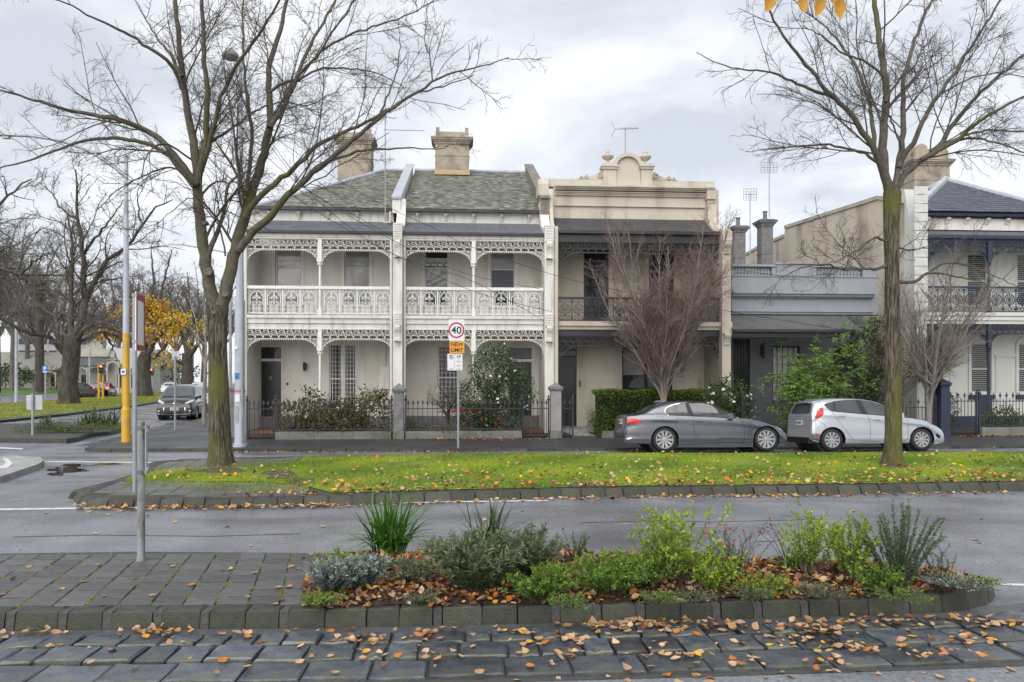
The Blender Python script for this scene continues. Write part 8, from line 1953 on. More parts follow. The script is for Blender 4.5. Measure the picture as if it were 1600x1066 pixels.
# feathery green bush: sprays of leaflets
def spray_bush(name, label, tips, base, m, seed, leafL=0.09, leafW=0.025, per=40, cat='shrub'):
    rng = np.random.default_rng(seed); root = thing(name, label, cat, base); st, Cs, Ds = [], [], []; base = np.array(tuple(base))
    for t in tips:
        t = np.array(t); mid = base*0.45+t*0.55+np.array([0, 0, 0.25]); P = smooth_path([base+rng.normal(size=3)*[.1, .1, 0], mid, t, t+nrm((t-base)*[1, 1, 0.2])*0.3+[0, 0, -0.12]], 12); st.append((P, np.linspace(0.014, 0.003, 12)))
        for f in range(9):
            i = rng.integers(5, 12); p0 = P[i]; d = nrm(nrm(t-base)*0.6+rng.normal(size=3)*0.7+[0, -0.2, 0.1]); L = rng.uniform(0.25, 0.5)
            for j in range(per//4):
                u = j/(per//4); q = p0+d*L*u+np.array([0, 0, -0.12*u*u])
                for sg in (-1, 1):
                    sd = nrm(np.cross(d, [0, 0, 1.0]))*sg; Cs.append(q); Ds.append(sd+d*0.5+[0, 0, -0.15])
    C_, D_ = np.array(Cs), np.array(Ds); V, Q = leaf_quads(C_, D_, leafL*rng.uniform(0.7, 1.2, len(C_)), leafW, rng); np_obj('foliage', V, Q, m, root, val=rng.random(len(Q)), kind='stuff')
    V, Q = tubes_np(st, 5); np_obj('stems', V, Q, M_bark2, root, smooth=True, kind='stuff')
    return root
rng = np.random.default_rng(320)
def tipset(n, cx, cy, sx, sy, Y): return [tuple(PY(cx+rng.normal()*sx, cy+rng.normal()*sy, Y+rng.normal()*0.3)) for _ in range(n)]
spray_bush('feathery_shrub', 'feathery light green shrub arching over the hatchback', tipset(70, 1288, 590, 28, 28, 25.5)+tipset(40, 1240, 605, 20, 24, 25.4), PY(1280, 668, 25.6), ML_fern, 321, 0.11, 0.034)
bush('garden_shrub', 'yellow-green leafy plant low behind the railing by the feathery shrub', [lob(1235, 630, 25.4, 26, 22), lob(1280, 640, 25.4, 30, 20), lob(1240, 655, 25.2, 22, 14)], 0.10, 0.045, 1900, ML_fern, 322, 'shrub')
bush('garden_tree', 'dark evergreen mass behind the elm trunk left of the navy house', [lob(1350, 560, 26.2, 34, 60), lob(1370, 610, 26.0, 32, 44), lob(1345, 630, 25.8, 36, 34), lob(1375, 520, 26.4, 24, 30), lob(1440, 560, 26.4, 26, 40), lob(1465, 545, 26.3, 22, 26)], 0.10, 0.05, 7600, leafmat('leaf_olive', (0.018, 0.028, 0.014), (0.085, 0.10, 0.05), (0.04, 0.055, 0.025)), 323, 'tree')
spray_bush('feathery_shrub', 'small pale-tipped branch reaching up left of the dark evergreen', tipset(10, 1340, 530, 12, 14, 25.6), PY(1345, 640, 25.9), ML_fern, 324)
bush('garden_shrub', 'yellow-green shrub behind the navy railing', [lob(1568, 655, 25.7, 24, 20), lob(1590, 662, 25.7, 20, 16), lob(1545, 664, 25.6, 14, 12)], 0.10, 0.05, 1700, ML_gdn, 325, 'shrub')
bush('garden_shrub', 'thin climbing plant against the navy pillar', [lob(1486, 640, 25.2, 8, 24)], 0.09, 0.05, 360, ML_dk, 326, 'plant')
# far planting
bush('park_shrub', 'round dark shrub in front of the low villa', [((PD(18, 588, 130)), (3.0, 2.5, 2.2))], 0.5, 0.4, 700, ML_dk, 327, 'shrub', zmin=0.5, spread=0.4)
bush('park_shrub', 'bare brownish shrub beside the parking sign', [((PD(88, 590, 120)), (3.0, 2.5, 2.6))], 0.5, 0.2, 500, ML_rose, 328, 'shrub', zmin=0.5, spread=0.4)
bush('far_shrub', 'green shrubs far down the side street right of the signal', [((PD(262, 588, 140)), (3.2, 3, 2.6)), ((PD(275, 582, 150)), (4, 3, 3.4))], 0.5, 0.4, 900, ML_gdn, 329, 'shrub', zmin=0.4, spread=0.4)
# strappy clumps: every blade is a part
def blade_mesh(L, w, curve, seed, m, n=7):
    r = random.Random(seed); b = MB(); V = []
    for i in range(n):
        t = i/(n-1); x = curve*L*t**2.2; z = L*(t-0.25*abs(curve)*t**3); ww = w*(1-t**2.5)*(0.55+0.9*min(t*3, 0.5))+0.0006
        V += [(x, -ww/2, z), (x+ww*0.18, 0, z-0.0), (x, ww/2, z)]
    f = []
    for i in range(n-1):
        for j in range(2): f.append((i*3+j, i*3+j+1, (i+1)*3+j+1, (i+1)*3+j))
    b.add(V, f); return b.mesh('blade', m, True)
M_blade = mat('blade_green', (0.030, 0.10, 0.012), (0.085, 0.20, 0.028), rough=0.35, scale=6, stretch=(30, 30, 2), rnd=0.35, spec=0.5)
M_bladed = mat('blade_grey', (0.028, 0.055, 0.018), (0.07, 0.11, 0.035), rough=0.4, scale=6, stretch=(30, 30, 2), rnd=0.35)
def clump(name, label, pos, n, L, w, lean, m, seed, group=None, spread=0.07):
    r = random.Random(seed); root = thing(name, label, 'plant', pos, group); ms = [blade_mesh(L, w, c, seed*10+i, m) for i, c in enumerate((0.05, 0.15, 0.3, 0.5, 0.75))]
    for i in range(n):
        k = r.random(); a = r.uniform(0, 2*PI); me = ms[min(4, int(k*5))]
        inst('blade', me, root, (pos[0]+r.gauss(0, spread), pos[1]+r.gauss(0, spread*0.8), pos[2]-0.01), (0, r.uniform(0.02, 0.25)+k*lean, a), (r.uniform(.8, 1.2), r.uniform(.8, 1.2), r.uniform(0.55, 1.08)))
    return root
p = gp(608, 864, IH+0.07); clump('flax_clump', 'strappy bright green flax clump, left one of the bed', p, 150, 0.74, 0.029, 0.55, M_blade, 5, 'flax clumps in the planting bed', 0.06)
p = gp(765, 862, IH+0.05); clump('flax_clump', 'thinner flax clump half hidden behind the dark grey-green shrub', p, 70, 0.70, 0.021, 0.62, M_bladed, 6, 'flax clumps in the planting bed', 0.07)
p = gp(1238, 892, IH+0.08); clump('lily_clump', 'small strappy clump with stalks of dark purple flowers', p, 34, 0.30, 0.012, 0.42, M_blade, 7, None, 0.06)
# stemmed shrubs of the bed
def stem_plant(name, label, px, py, n, H, spread, leafL, leafW, per, m, seed, cat='shrub', bend=0.1, tiers=None, ang=0.9, stem_m=None, flowers=None, base_r=0.05, lowfrac=0.1, h=None, group=None):
    if cat != 'plant': H *= 1.32; spread *= 1.42; n = int(n*1.45); leafL *= 1.12; leafW *= 1.12
    else: spread *= 1.25; n = int(n*1.4)
    rng = np.random.default_rng(seed); p0 = gp(px, py, IH+0.09 if h is None else h); p0.z = (bed_z(p0.x, p0.y) if h is None and in_poly(p0.x, p0.y, bw) else p0.z); root = thing(name, label, cat, p0, group); st, Cs, Ds, vals = [], [], [], []; b0 = np.array(tuple(p0)); tips = []
    for i in range(n):
        a = rng.uniform(0, 2*PI); s = spread*math.sqrt(rng.random()); hh = H*rng.uniform(0.62, 1.08)*(1-0.25*s/max(spread, 1e-6)); q0 = b0+np.array([math.cos(a), math.sin(a), 0])*s*0.35*rng.random()+[0, 0, -0.02]
        d = np.array([math.cos(a)*s, math.sin(a)*s, hh]); P = smooth_path([q0, q0+d*[0.35, 0.35, 0.45], q0+d*[0.75, 0.75, 0.8]+rng.normal(size=3)*bend*H*0.3, q0+d+rng.normal(size=3)*bend*H*0.5], 10)
        st.append((P, np.linspace(0.0045, 0.0012, 10))); tips.append(P[-1])
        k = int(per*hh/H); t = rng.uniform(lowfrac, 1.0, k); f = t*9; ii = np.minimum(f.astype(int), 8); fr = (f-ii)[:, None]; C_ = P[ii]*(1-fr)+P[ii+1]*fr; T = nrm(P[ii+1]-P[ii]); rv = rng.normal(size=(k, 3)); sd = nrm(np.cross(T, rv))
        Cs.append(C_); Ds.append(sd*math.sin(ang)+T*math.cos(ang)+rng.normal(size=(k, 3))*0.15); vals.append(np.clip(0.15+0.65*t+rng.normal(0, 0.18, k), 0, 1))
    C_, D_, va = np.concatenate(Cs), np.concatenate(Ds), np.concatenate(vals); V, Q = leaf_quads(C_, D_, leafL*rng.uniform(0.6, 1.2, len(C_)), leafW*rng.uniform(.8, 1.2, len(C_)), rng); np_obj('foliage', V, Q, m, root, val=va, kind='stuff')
    V, Q = tubes_np(st, 5); np_obj('stems', V, Q, stem_m or M_bark2, root, smooth=True, kind='stuff')
    if flowers:
        fm, fn, fs = flowers; fb = MB()
        for i in range(fn):
            p = tips[rng.integers(0, len(tips))]+rng.normal(size=3)*[0.035, 0.035, 0.03]
            for k in range(6):
                d = nrm(rng.normal(size=3)); u = nrm(np.cross(d, rng.normal(size=3))); w = np.cross(d, u); fb.add([p, p+d*fs*.6+u*fs*.3, p+d*fs, p+d*fs*.6-u*fs*.3], [(0, 1, 2, 3)])
        fb.build('blossom', fm, root, kind='stuff')
    return root
ML_sil = leafmat('leaf_silver', (0.06, 0.088, 0.075), (0.27, 0.325, 0.295), (0.14, 0.18, 0.16), trans=0.1)
ML_gg = leafmat('leaf_greygreen', (0.024, 0.042, 0.020), (0.15, 0.19, 0.10), (0.068, 0.098, 0.048), trans=0.12)
ML_heb = leafmat('leaf_hebe', (0.03, 0.085, 0.010), (0.19, 0.32, 0.04), (0.09, 0.185, 0.02))
ML_lime = leafmat('leaf_lime', (0.09, 0.17, 0.015), (0.33, 0.45, 0.05), (0.20, 0.31, 0.03), trans=0.35)
ML_rosm = leafmat('leaf_rosemary', (0.022, 0.05, 0.022), (0.10, 0.17, 0.075), (0.05, 0.095, 0.04), trans=0.1)
ML_pur = leafmat('leaf_heath', (0.06, 0.035, 0.02), (0.20, 0.13, 0.06), (0.12, 0.085, 0.035))
ML_gc = leafmat('leaf_cover', (0.06, 0.12, 0.012), (0.26, 0.36, 0.04), (0.15, 0.23, 0.02))
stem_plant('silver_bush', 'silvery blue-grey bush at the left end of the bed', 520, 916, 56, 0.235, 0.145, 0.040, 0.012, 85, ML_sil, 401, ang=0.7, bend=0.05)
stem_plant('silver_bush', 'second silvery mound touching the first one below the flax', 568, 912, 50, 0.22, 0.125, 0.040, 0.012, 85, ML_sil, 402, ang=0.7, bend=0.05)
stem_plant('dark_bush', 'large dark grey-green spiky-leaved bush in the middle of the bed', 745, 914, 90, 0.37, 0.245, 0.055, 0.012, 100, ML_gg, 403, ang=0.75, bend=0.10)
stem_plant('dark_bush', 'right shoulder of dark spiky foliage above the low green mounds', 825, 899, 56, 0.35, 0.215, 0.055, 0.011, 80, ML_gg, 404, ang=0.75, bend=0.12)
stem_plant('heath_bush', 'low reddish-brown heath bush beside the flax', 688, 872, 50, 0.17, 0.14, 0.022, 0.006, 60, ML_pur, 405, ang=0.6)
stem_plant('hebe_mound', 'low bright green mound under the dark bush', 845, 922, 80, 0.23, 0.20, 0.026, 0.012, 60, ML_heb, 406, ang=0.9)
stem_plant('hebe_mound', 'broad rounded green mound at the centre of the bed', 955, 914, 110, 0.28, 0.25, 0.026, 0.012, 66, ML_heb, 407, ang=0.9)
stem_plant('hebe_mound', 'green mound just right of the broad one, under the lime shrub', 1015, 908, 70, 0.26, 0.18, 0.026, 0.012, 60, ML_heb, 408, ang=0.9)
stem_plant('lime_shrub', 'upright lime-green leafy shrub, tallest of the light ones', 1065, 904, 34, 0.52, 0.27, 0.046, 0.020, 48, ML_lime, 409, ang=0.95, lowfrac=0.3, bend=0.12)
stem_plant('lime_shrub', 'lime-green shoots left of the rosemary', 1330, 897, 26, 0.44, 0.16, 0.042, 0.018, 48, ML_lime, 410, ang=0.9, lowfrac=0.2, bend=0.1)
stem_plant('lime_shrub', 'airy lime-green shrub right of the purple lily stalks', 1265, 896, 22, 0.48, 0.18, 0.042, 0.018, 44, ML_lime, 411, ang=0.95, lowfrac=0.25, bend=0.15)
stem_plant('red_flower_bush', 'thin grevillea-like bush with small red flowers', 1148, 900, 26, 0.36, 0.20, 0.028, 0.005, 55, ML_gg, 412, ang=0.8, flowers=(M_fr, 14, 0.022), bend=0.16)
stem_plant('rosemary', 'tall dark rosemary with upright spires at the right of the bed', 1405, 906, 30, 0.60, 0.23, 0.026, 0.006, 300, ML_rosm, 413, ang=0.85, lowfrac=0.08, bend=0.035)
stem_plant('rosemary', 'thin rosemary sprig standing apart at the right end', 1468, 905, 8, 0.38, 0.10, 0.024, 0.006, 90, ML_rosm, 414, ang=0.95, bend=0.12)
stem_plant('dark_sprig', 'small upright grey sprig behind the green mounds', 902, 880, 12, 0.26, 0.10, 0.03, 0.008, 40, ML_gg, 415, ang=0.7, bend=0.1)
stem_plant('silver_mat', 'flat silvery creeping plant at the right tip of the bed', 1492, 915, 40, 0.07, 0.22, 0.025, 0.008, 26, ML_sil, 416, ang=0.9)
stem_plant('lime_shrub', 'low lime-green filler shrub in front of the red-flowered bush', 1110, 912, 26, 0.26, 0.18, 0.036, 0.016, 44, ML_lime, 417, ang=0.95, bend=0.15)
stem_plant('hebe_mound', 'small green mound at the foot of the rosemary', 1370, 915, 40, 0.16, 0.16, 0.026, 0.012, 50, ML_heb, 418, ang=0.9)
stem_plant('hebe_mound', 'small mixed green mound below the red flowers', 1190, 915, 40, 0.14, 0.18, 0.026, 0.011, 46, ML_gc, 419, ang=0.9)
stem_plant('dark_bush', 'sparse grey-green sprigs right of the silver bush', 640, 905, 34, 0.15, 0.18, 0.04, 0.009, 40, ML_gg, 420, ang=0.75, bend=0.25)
stem_plant('lime_shrub', 'yellow-green sprigs behind the silver bush', 540, 885, 26, 0.16, 0.15, 0.030, 0.013, 36, ML_gc, 421, ang=0.9, bend=0.2)
# lily stalks
root = thing('lily_stalks', 'dark purple flower heads leaning on bare stalks', 'plant', gp(1225, 892, IH+0.1)); st = []; fb = MB(); rg = np.random.default_rng(5); b0 = np.array(tuple(gp(1232, 892, IH+0.09)))
for (a, c) in ((1194, 826), (1205, 822), (1187, 833), (1212, 835), (1052, 826), (1046, 832)):
    D0 = b0[0]*sT+b0[1]*cT; t = np.array(tuple(PD(a, c, D0+0.03))); bb = b0 if a > 1100 else np.array(tuple(gp(1070, 898, IH+0.1)))
    st.append((smooth_path([bb, bb*0.4+t*0.6+[0.01, 0, 0.03], t], 8), np.linspace(0.004, 0.002, 8)))
    for k in range(18):
        p = t+rg.normal(size=3)*[0.02, 0.015, 0.022]; d = nrm(rg.normal(size=3)+[0, 0, 0.4]); u = nrm(np.cross(d, rg.normal(size=3))); s = 0.022; fb.add([p, p+d*s*.5+u*s*.3, p+d*s, p+d*s*.5-u*s*.3], [(0, 1, 2, 3)])
V, Q = tubes_np(st, 5); np_obj('stalks', V, Q, M_bladed, root, kind='stuff'); fb.build('blossom', mat('petal_purple', (0.10, 0.012, 0.045), (0.16, 0.02, 0.07), rough=0.6, scale=30), root, kind='stuff')
# creeping cover along the kerb and at the bed's left corner
gc = []
for i, (px, py, n, H, sp, m, lab) in enumerate([(505, 940, 46, 0.08, 0.13, ML_gc, 'bright green creeping plant at the lower left corner of the bed'), (490, 925, 26, 0.10, 0.08, ML_gc, 'yellow-green tuft at the left edge of the bed'), (660, 940, 30, 0.09, 0.12, ML_gg, 'grey-green creeper near the kerb below the dark bush'), (890, 946, 34, 0.09, 0.13, ML_heb, 'green creeper spilling over the kerb below the mounds'), (1030, 940, 34, 0.09, 0.14, ML_heb, 'creeper spilling over the kerb below the lime shrub'), (1085, 936, 34, 0.10, 0.14, ML_gg, 'grey-green creeper over the kerb right of centre'), (1175, 934, 30, 0.10, 0.12, ML_gg, 'pale creeper on the kerb below the red flowers'), (1285, 930, 34, 0.10, 0.16, ML_gg, 'low creeper near the kerb under the lime shoots'), (1400, 930, 40, 0.06, 0.20, ML_heb, 'flat trailing creeper hanging over the kerb near the right end'), (1535, 908, 26, 0.05, 0.13, ML_gc, 'mossy green tuft at the right nose of the bed'), (620, 890, 26, 0.08, 0.12, ML_gg, 'thin ground plant below the flax'), (1240, 888, 40, 0.14, 0.13, ML_gc, 'bright grassy tuft around the purple lily')]):
    stem_plant('creeping_plant', lab, px, py, n, H, sp, 0.022, 0.008, 26, m, 430+i, cat='plant', ang=0.9, bend=0.3, group='creeping plants along the bed edge')
# side island plants
for i, (px, py, n, L) in enumerate([(74, 669, 40, 0.75), (133, 668, 44, 0.95), (150, 666, 50, 1.05), (178, 663, 44, 1.0), (165, 668, 40, 0.9)]):
    clump('strappy_plant', ['dark strappy clump behind the small square sign', 'strappy green clump left of centre on the side island', 'tallest strappy clump on the side island', 'strappy clump against the yellow street light', 'strappy clump in front of the tallest one'][i], gp(px, py, 0.16), n, L, 0.035, 0.4, M_bladed, 40+i, 'plants on the side island', 0.12)
bush('ground_plant', 'low green plant cover around the strappy clumps on the side island', [(gp(100, 673, 0.2), (1.3, 0.7, 0.28)), (gp(150, 677, 0.15), (1.1, 0.6, 0.32)), (gp(178, 676, 0.15), (0.7, 0.5, 0.32)), (gp(45, 675, 0.15), (0.6, 0.4, 0.2)), (gp(75, 674, 0.2), (0.9, 0.5, 0.25))], 0.09, 0.03, 3800, ML_gdn, 450, 'plant', zmin=0.12)
# ------------------------------------------------------------------ grass, moss, fallen leaves
M_grass = leafmat('grass_blade', (0.10, 0.19, 0.010), (0.40, 0.46, 0.03), (0.23, 0.34, 0.016), trans=0.3)
M_grassy = leafmat('grass_blade_dry', (0.14, 0.15, 0.014), (0.40, 0.33, 0.03), (0.25, 0.25, 0.02), trans=0.3)
def grass(name, poly, n, h, m, seed, parent=None, z=0.13, zf=None, wid=0.007, patchy=0.0):
    rng = np.random.default_rng(seed); x0, x1 = min(p.x for p in poly), max(p.x for p in poly); y0, y1 = min(p.y for p in poly), max(p.y for p in poly)
    X = rng.uniform(x0, x1, n); Y = rng.uniform(y0, y1, n); c = np.zeros(n, bool); k = len(poly)
    for i in range(k):
        a, b = poly[i], poly[(i+1) % k]
        if a.y == b.y: continue
        c ^= ((a.y > Y) != (b.y > Y)) & (X < (b.x-a.x)*(Y-a.y)/(b.y-a.y)+a.x)
    if patchy:
        f = np.sin(X*1.7+np.sin(Y*2.1)*1.3)+np.sin(Y*2.7+X*0.9)+np.sin(X*4.1-Y*3.3)*0.6; c &= (f > -1.6+patchy*rng.normal(size=n))
    for Pe in (EARTH if name == 'lawn_grass' else []):
        cx, cy = sum(q.x for q in Pe)/len(Pe), sum(q.y for q in Pe)/len(Pe); ax_, ay_ = max(q.x for q in Pe)-cx, max(q.y for q in Pe)-cy; c &= ((X-cx)/ax_)**2+((Y-cy)/ay_)**2 > rng.uniform(0.35, 1.25, n)
    X, Y = X[c], Y[c]; n = len(X); a = rng.uniform(0, 2*PI, n); L = h*rng.uniform(0.5, 1.2, n); ln = rng.uniform(0.1, 0.8, n)
    Z = np.full(n, z) if zf is None else zf(X, Y)
    bx, by = np.cos(a)*wid/2, np.sin(a)*wid/2; dx, dy = -np.sin(a)*L*ln, np.cos(a)*L*ln
    V = np.stack([np.stack([X-bx, Y-by, Z], 1), np.stack([X+bx, Y+by, Z], 1), np.stack([X+dx, Y+dy, Z+L], 1)], axis=1).reshape(-1, 3)
    f = 0.5+0.22*(np.sin(X*0.9+Y*1.3)+np.sin(X*2.3-Y*1.9)); val = np.clip(f+rng.normal(0, 0.2, n), 0, 1)
    return np_obj(name, V, np.arange(3*n).reshape(n, 3), m, parent, val=val, kind='stuff')
grass('lawn_grass', LP, 230000, 0.045, M_grass, 501, None, MH, patchy=0.75)
grass('apron_grass', [gp(a, c, MH, G0) for a, c in [(186, 758), (300, 764), (482, 768), (486, 712), (400, 722), (330, 727), (250, 731)]], 26000, 0.035, M_grass, 506, None, MH-0.006, patchy=1.6)
grass('side_street_grass', [gp(a, b, 0.125, G0) for a, b in [(-60, 668), (0, 654.6), (100, 645), (207, 632.6), (250, 626.3), (330, 616.8), (330, 608.3), (250, 612.9), (160, 618), (90, 625.6), (0, 630.6), (-60, 636)]], 130000, 0.11, M_grassy, 502, None, 0.125, wid=0.03)
# moss in the joints of the pavers
rng = np.random.default_rng(503); mp_ = np.array([tuple(p) for p in moss_pts]); mp_[:, 2] += IH-np.where(mp_[:, 2] > 0.1, mp_[:, 2], 0)*0
mp_[:, 2] = np.where(mp_[:, 1] > 9, MH-0.012, IH-0.012)
mp_ = np.repeat(mp_, 34, axis=0); k = len(mp_); wv = np.array([W_PAVE.x, W_PAVE.y]); t = rng.normal(0, 0.035, k); mp_[:, :2] += wv[None]*t[:, None]+rng.normal(0, 0.007, (k, 2))
V, Q = leaf_quads(mp_, rng.normal(size=(k, 3))*0.6+[0, 0, 1.0], 0.016, 0.007, rng); np_obj('moss', V, Q, leafmat('moss', (0.12, 0.16, 0.01), (0.36, 0.40, 0.02), (0.24, 0.29, 0.015)), None, val=rng.random(k), kind='stuff')
# fallen leaves
def leaf_mesh(seed, m, curl):
    """one fallen leaf: oval blade with a point and a stalk, folded on its midrib and curled"""
    r = random.Random(seed); b = MB(); prof = [(0, 0.06), (0.16, 0.62), (0.38, 0.95), (0.62, 0.82), (0.82, 0.42), (1.0, 0.02)]; V = []
    c1, c2, tw = curl*r.uniform(0.5, 1.3), r.uniform(0.1, 0.5), r.uniform(-0.35, 0.35)
    for u, w in prof:
        x = u-0.45; zc = c1*0.35*(x*2)**2*0.5
        for sgn in (-1, 0, 1):
            y = sgn*w*0.40*r.uniform(0.9, 1.1); V.append((x, y*math.cos(tw*u), zc+abs(sgn)*w*0.16*c2*2.2+y*math.sin(tw*u)*0.8+r.uniform(-.015, .015)))
    f = []
    for i in range(len(prof)-1):
        for j in range(2): f.append((i*3+j, i*3+j+1, (i+1)*3+j+1, (i+1)*3+j))
    b.add(V, f); b.add([(-0.45, -0.012, 0.0), (-0.45, 0.012, 0.0), (-0.68, 0.012, 0.03), (-0.68, -0.008, 0.03)], [(0, 1, 2, 3)])
    zmin = min(v[2] for v in b.v); b.v = [(x, y, z-zmin) for x, y, z in b.v]
    return b.mesh('fallen_leaf', m, True)
def leafcol(name, c, c2):
    return mat(name, c, c2, rough=0.55, scale=4.5, rnd=0.22, spec=0.4, lo=0.38, hi=0.72)
LM = [leafcol('dead_tan', (0.42, 0.255, 0.125), (0.29, 0.15, 0.065)), leafcol('dead_pink', (0.42, 0.27, 0.17), (0.33, 0.19, 0.11)), leafcol('dead_orange', (0.46, 0.17, 0.025), (0.32, 0.09, 0.015)), leafcol('dead_yellow', (0.58, 0.33, 0.025), (0.45, 0.20, 0.015)), leafcol('dead_brown', (0.19, 0.085, 0.04), (0.11, 0.05, 0.025)), leafcol('dead_pale', (0.52, 0.36, 0.21), (0.38, 0.235, 0.115))]
variants = [leaf_mesh(600+i*7+j, LM[i], 0.7+0.4*j) for i in range(6) for j in range(3)]
def pick(r, kind='gutter'):
    w = {'gutter': (30, 20, 10, 9, 5, 26), 'bed': (16, 8, 18, 6, 44, 8), 'lawn': (25, 10, 15, 22, 8, 20)}[kind]
    i = r.choices(range(6), w)[0]; return i*3+r.randrange(3)
RL_ = random.Random(77)
def gz_g(p): 
    # surface height in the gutter, on the kerb, on the carriageway
    return 0.0
indiv, litter = [], []           # (variant, x, y, z, size, rx, ry, rz)
def addleaf(lst, x, y, z, s, kind, tilt=0.25): lst.append((pick(RL_, kind), x, y, z, s*RL_.choice((0.55, 0.75, 0.9, 1.0, 1.15, 1.3))*RL_.uniform(0.9, 1.1), RL_.gauss(0, tilt), RL_.gauss(0, tilt), RL_.uniform(0, 2*PI)))
# gutter: drifts against the kerb and a thin scatter, thickening to the right
for cx, n, sp, d0 in ((60, 10, 0.10, .1), (255, 14, 0.09, .08), (275, 12, 0.14, .12), (395, 5, .06, .15), (560, 12, .10, .3), (640, 16, .16, .33), (690, 8, .08, .12), (880, 14, .10, .35), (930, 22, .12, .15), (985, 46, .15, .12), (1010, 28, .16, .22), (1100, 16, .13, .16), (1220, 30, .15, .25), (1250, 22, .12, .35), (1310, 10, .09, .15), (1360, 16, .14, .25), (1440, 16, .14, .2), (1180, 14, .14, .5), (1020, 14, .10, .75), (860, 8, .08, .7), (1230, 16, .14, .72), (1420, 14, .14, .6), (1500, 18, .16, .35), (1560, 14, .14, .5), (800, 10, .1, .2), (1340, 16, .16, .85), (1180, 12, .12, .95), (680, 10, .14, .62), (330, 4, .05, .35), (150, 4, .06, .4)):
    q = gp(cx, 985-cx*0.016, 0.0); s_best = min(range(len(gl)), key=lambda i: (gl[i]-q).length)
    for _ in range(n):
        i = max(0, min(len(gl)-2, s_best)); v = (gl[i+1]-gl[i]).normalized(); nr = Vector((v.y, -v.x, 0)); p = gl[i]+v*RL_.gauss(0, sp)+nr*max(0.02, d0+RL_.gauss(0, sp*0.45)); addleaf(indiv, p.x, p.y, 0.046+RL_.random()*0.02*(n > 15), 0.062, 'gutter')
for _ in range(230):
    cx = RL_.triangular(-20, 1640, 1350); i = min(range(len(gl)), key=lambda k: abs(gl[k].x-gp(cx, 985, 0).x)); i = min(i, len(gl)-2); v = (gl[i+1]-gl[i]).normalized(); nr = Vector((v.y, -v.x, 0)); d = RL_.uniform(0.03, 1.25); p = gl[i]+nr*d+v*RL_.uniform(-.1, .1); addleaf(indiv, p.x, p.y, 0.044 if d < 0.97 else 0.003, 0.060, 'gutter', 0.18)
# pavers of the near island
for px, py in ((45, 888), (155, 884), (95, 922), (130, 910), (162, 932), (160, 947), (238, 932), (270, 886), (348, 892), (360, 891), (398, 897), (455, 887), (435, 920), (440, 938), (430, 945), (388, 934), (475, 872), (486, 868), (464, 890), (300, 915), (5, 930), (20, 905), (210, 905), (452, 918)): p = gp(px, py, IH); addleaf(indiv, p.x, p.y, IH+0.004, 0.062, 'gutter', 0.12)
# on the bed
cand = 0
while cand < 5200:
    x, y = RL_.uniform(_bx0, _bx1), RL_.uniform(_by0, _by1)
    if not in_poly(x, y, bw): continue
    cand += 1; e = edge_dist(x, y, bw); addleaf(litter, x, y, bed_z(x, y)+RL_.uniform(0, 0.03), RL_.choice((0.045, 0.058, 0.066)), 'bed', 0.45)
# far kerb, lawn, footpath
for _ in range(950):
    t = RL_.random(); px = 160+1480*RL_.random(); i = min(range(len(_pf)), key=lambda k: abs(_pf[k].x-gp(px, 772, MH, G0).x)); i = min(i, len(_pf)-2); v = (_pf[i+1]-_pf[i]).normalized(); nr = Vector((v.y, -v.x, 0)); left = px < 560
    if not left and RL_.random() < 0.45: continue
    p = _pf[i]+nr*(0.10+abs(RL_.gauss(0, 0.10 if left else 0.13)))+v*RL_.uniform(-.1, .1); addleaf(litter, p.x, p.y, 0.01+RL_.random()*0.03*left, 0.075, 'gutter')
for _ in range(420):
    i = RL_.randrange(20, len(_pf)-2); v = (_pf[i+1]-_pf[i]).normalized(); p = _pf[i]+Vector((-v.y, v.x, 0))*RL_.uniform(0.12, 0.5)+v*RL_.uniform(-.1, .1); addleaf(litter, p.x, p.y, MH+0.005+RL_.random()*0.03, 0.075, 'bed', .3)
n = 0
lx0, lx1 = min(p.x for p in LP), 13.0; ly0, ly1 = min(p.y for p in LP), max(p.y for p in LP)
while n < 1450:
    x, y = RL_.uniform(lx0, lx1), RL_.uniform(ly0, ly1)
    if not in_poly(x, y, LP): continue
    e = edge_dist(x, y, LP)
    if RL_.random() > 0.07+0.93*math.exp(-max(0, y-11.9-0.06*x)/1.2): continue
    n += 1; addleaf(litter, x, y, MH+0.02+RL_.random()*0.025, 0.078, 'lawn', 0.4)
for _ in range(420):
    x = RL_.uniform(-7, 22); y = 21.42-0.09*(x < 0)*x*0.35-abs(RL_.gauss(0, 0.10)); addleaf(litter, x, y, GR(y)+0.004, 0.08, 'gutter')
for _ in range(260):
    x = RL_.gauss(FX(760, 24.4), 1.1); y = 24.6-abs(RL_.gauss(0, 0.22)); addleaf(litter, x, y, FP(y)+0.004, 0.075, 'bed')
for _ in range(220): p = gp(RL_.uniform(-10, 1600), RL_.uniform(795, 862), 0.0); (RL_.random() < 0.13) and addleaf(litter, p.x, p.y, 0.002, 0.07, 'gutter', .1)
for _ in range(120): p = gp(RL_.uniform(0, 66), 745, 0); p2 = gp(0, 747, 0).lerp(gp(62, 729, 0), RL_.random()); addleaf(litter, p2.x+RL_.gauss(0, .08), p2.y-abs(RL_.gauss(0, .12)), 0.006, 0.085, 'gutter')
for _ in range(160): p = gp(RL_.uniform(1480, 1600), 683, 0.0); addleaf(litter, p.x, 24.55-abs(RL_.gauss(0, .12)), FP(24.4)+0.006, 0.08, 'bed')
for px, py in ((108, 784), (135, 787), (140, 801), (240, 786), (195, 756), (208, 750), (170, 778), (230, 808), (70, 721)): p = gp(px, py, 0.0); addleaf(litter, p.x, p.y, 0.006, 0.08, 'gutter')
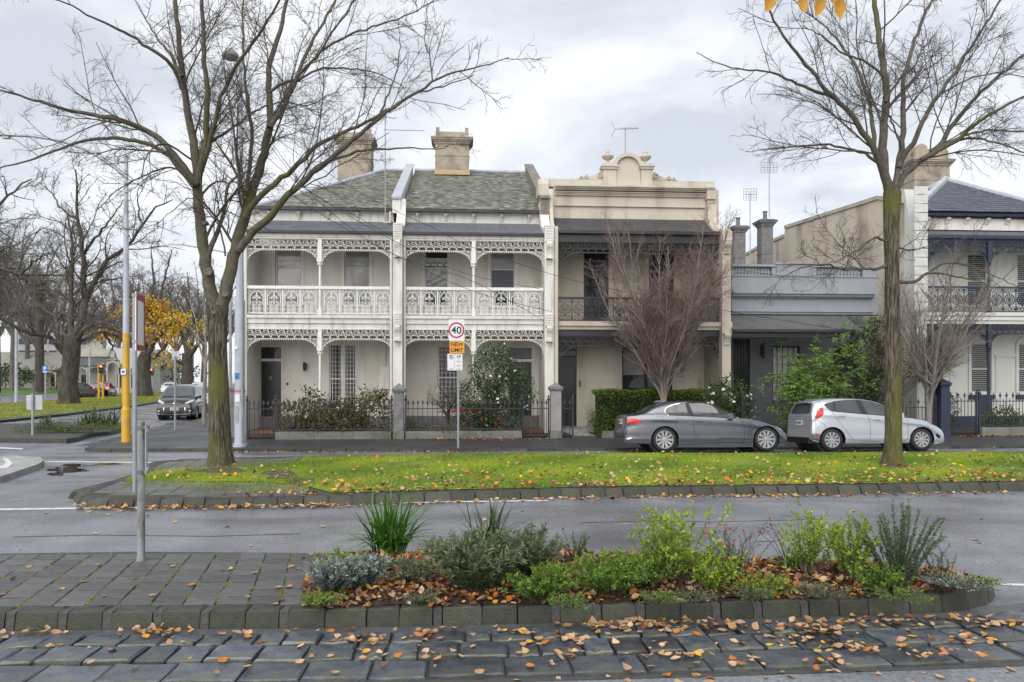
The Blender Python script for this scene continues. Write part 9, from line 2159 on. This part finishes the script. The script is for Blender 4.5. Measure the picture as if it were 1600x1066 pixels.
# the leaves that show largest are parts of the gutter and paving, the rest lie in one litter
fl = structure('fallen_leaves')
indiv.sort(key=lambda l: l[2])
big, rest = indiv[:300], indiv[300:]+litter
VM = [(np.array([v.co[:] for v in m.vertices]), np.array([list(p.vertices) for p in m.polygons])) for m in variants]
for (k, x, y, z, s, rx, ry, rz) in big: inst('fallen_leaf', variants[k], fl, (x, y, z), (rx, ry, rz), (s, s, s))
from mathutils import Euler
groups = {}
for (k, x, y, z, s, rx, ry, rz) in rest:
    M = np.array(Euler((rx, ry, rz)).to_matrix()); V, Q = VM[k]; W = (V*s) @ M.T; W[:, 2] -= min(0, W[:, 2].min()); W += [x, y, z]; g = groups.setdefault(k//3, [[], [], 0]); g[0].append(W); g[1].append(Q+g[2]); g[2] += len(V)
for g, (Vs, Qs, _) in groups.items(): np_obj('leaf_litter', np.concatenate(Vs), np.concatenate(Qs), LM[g], None, smooth=True, kind='stuff')
# twig with yellow leaves hanging in at the top edge
tw = thing('hanging_twig', 'overhanging twig end with yellow leaves at the top edge', 'twig', PD(1265, -30, 3.2))
V, Q = tubes_np([(smooth_path([PD(1180, -40, 3.3), PD(1260, -22, 3.2), PD(1330, -30, 3.1)], 8), np.full(8, 0.003)), (smooth_path([PD(1300, -26, 3.15), PD(1308, -12, 3.15), PD(1312, -2, 3.15)], 5), np.full(5, 0.0015))], 5); np_obj('stem', V, Q, M_twig, tw)
b = MB(); prof = [(0, .04), (.1, .55), (.3, .9), (.55, .85), (.8, .5), (1, .03)]
for u_, w_ in prof: b.v += [(-w_*0.36, -0.02*w_, -u_), (0, 0.05*w_, -u_), (w_*0.36, -0.02*w_, -u_)]
for i in range(len(prof)-1):
    for j in range(2): b.f.append((i*3+j, i*3+j+1, (i+1)*3+j+1, (i+1)*3+j))
lm = b.mesh('leaf', mat('hanging_leaf', (0.50, 0.27, 0.015), (0.40, 0.17, 0.012), rough=0.45, scale=2.5), True)
for px, py, s, ry in ((1208, -8, 0.078, 0.35), (1253, -6, 0.07, -0.2), (1284, -4, 0.08, 0.2), (1298, -12, 0.06, -0.5), (1312, -2, 0.085, -0.1)): inst('leaf', lm, tw, PD(px, py, 3.18), (0.15, ry, 0.3*ry), (s, s, s))
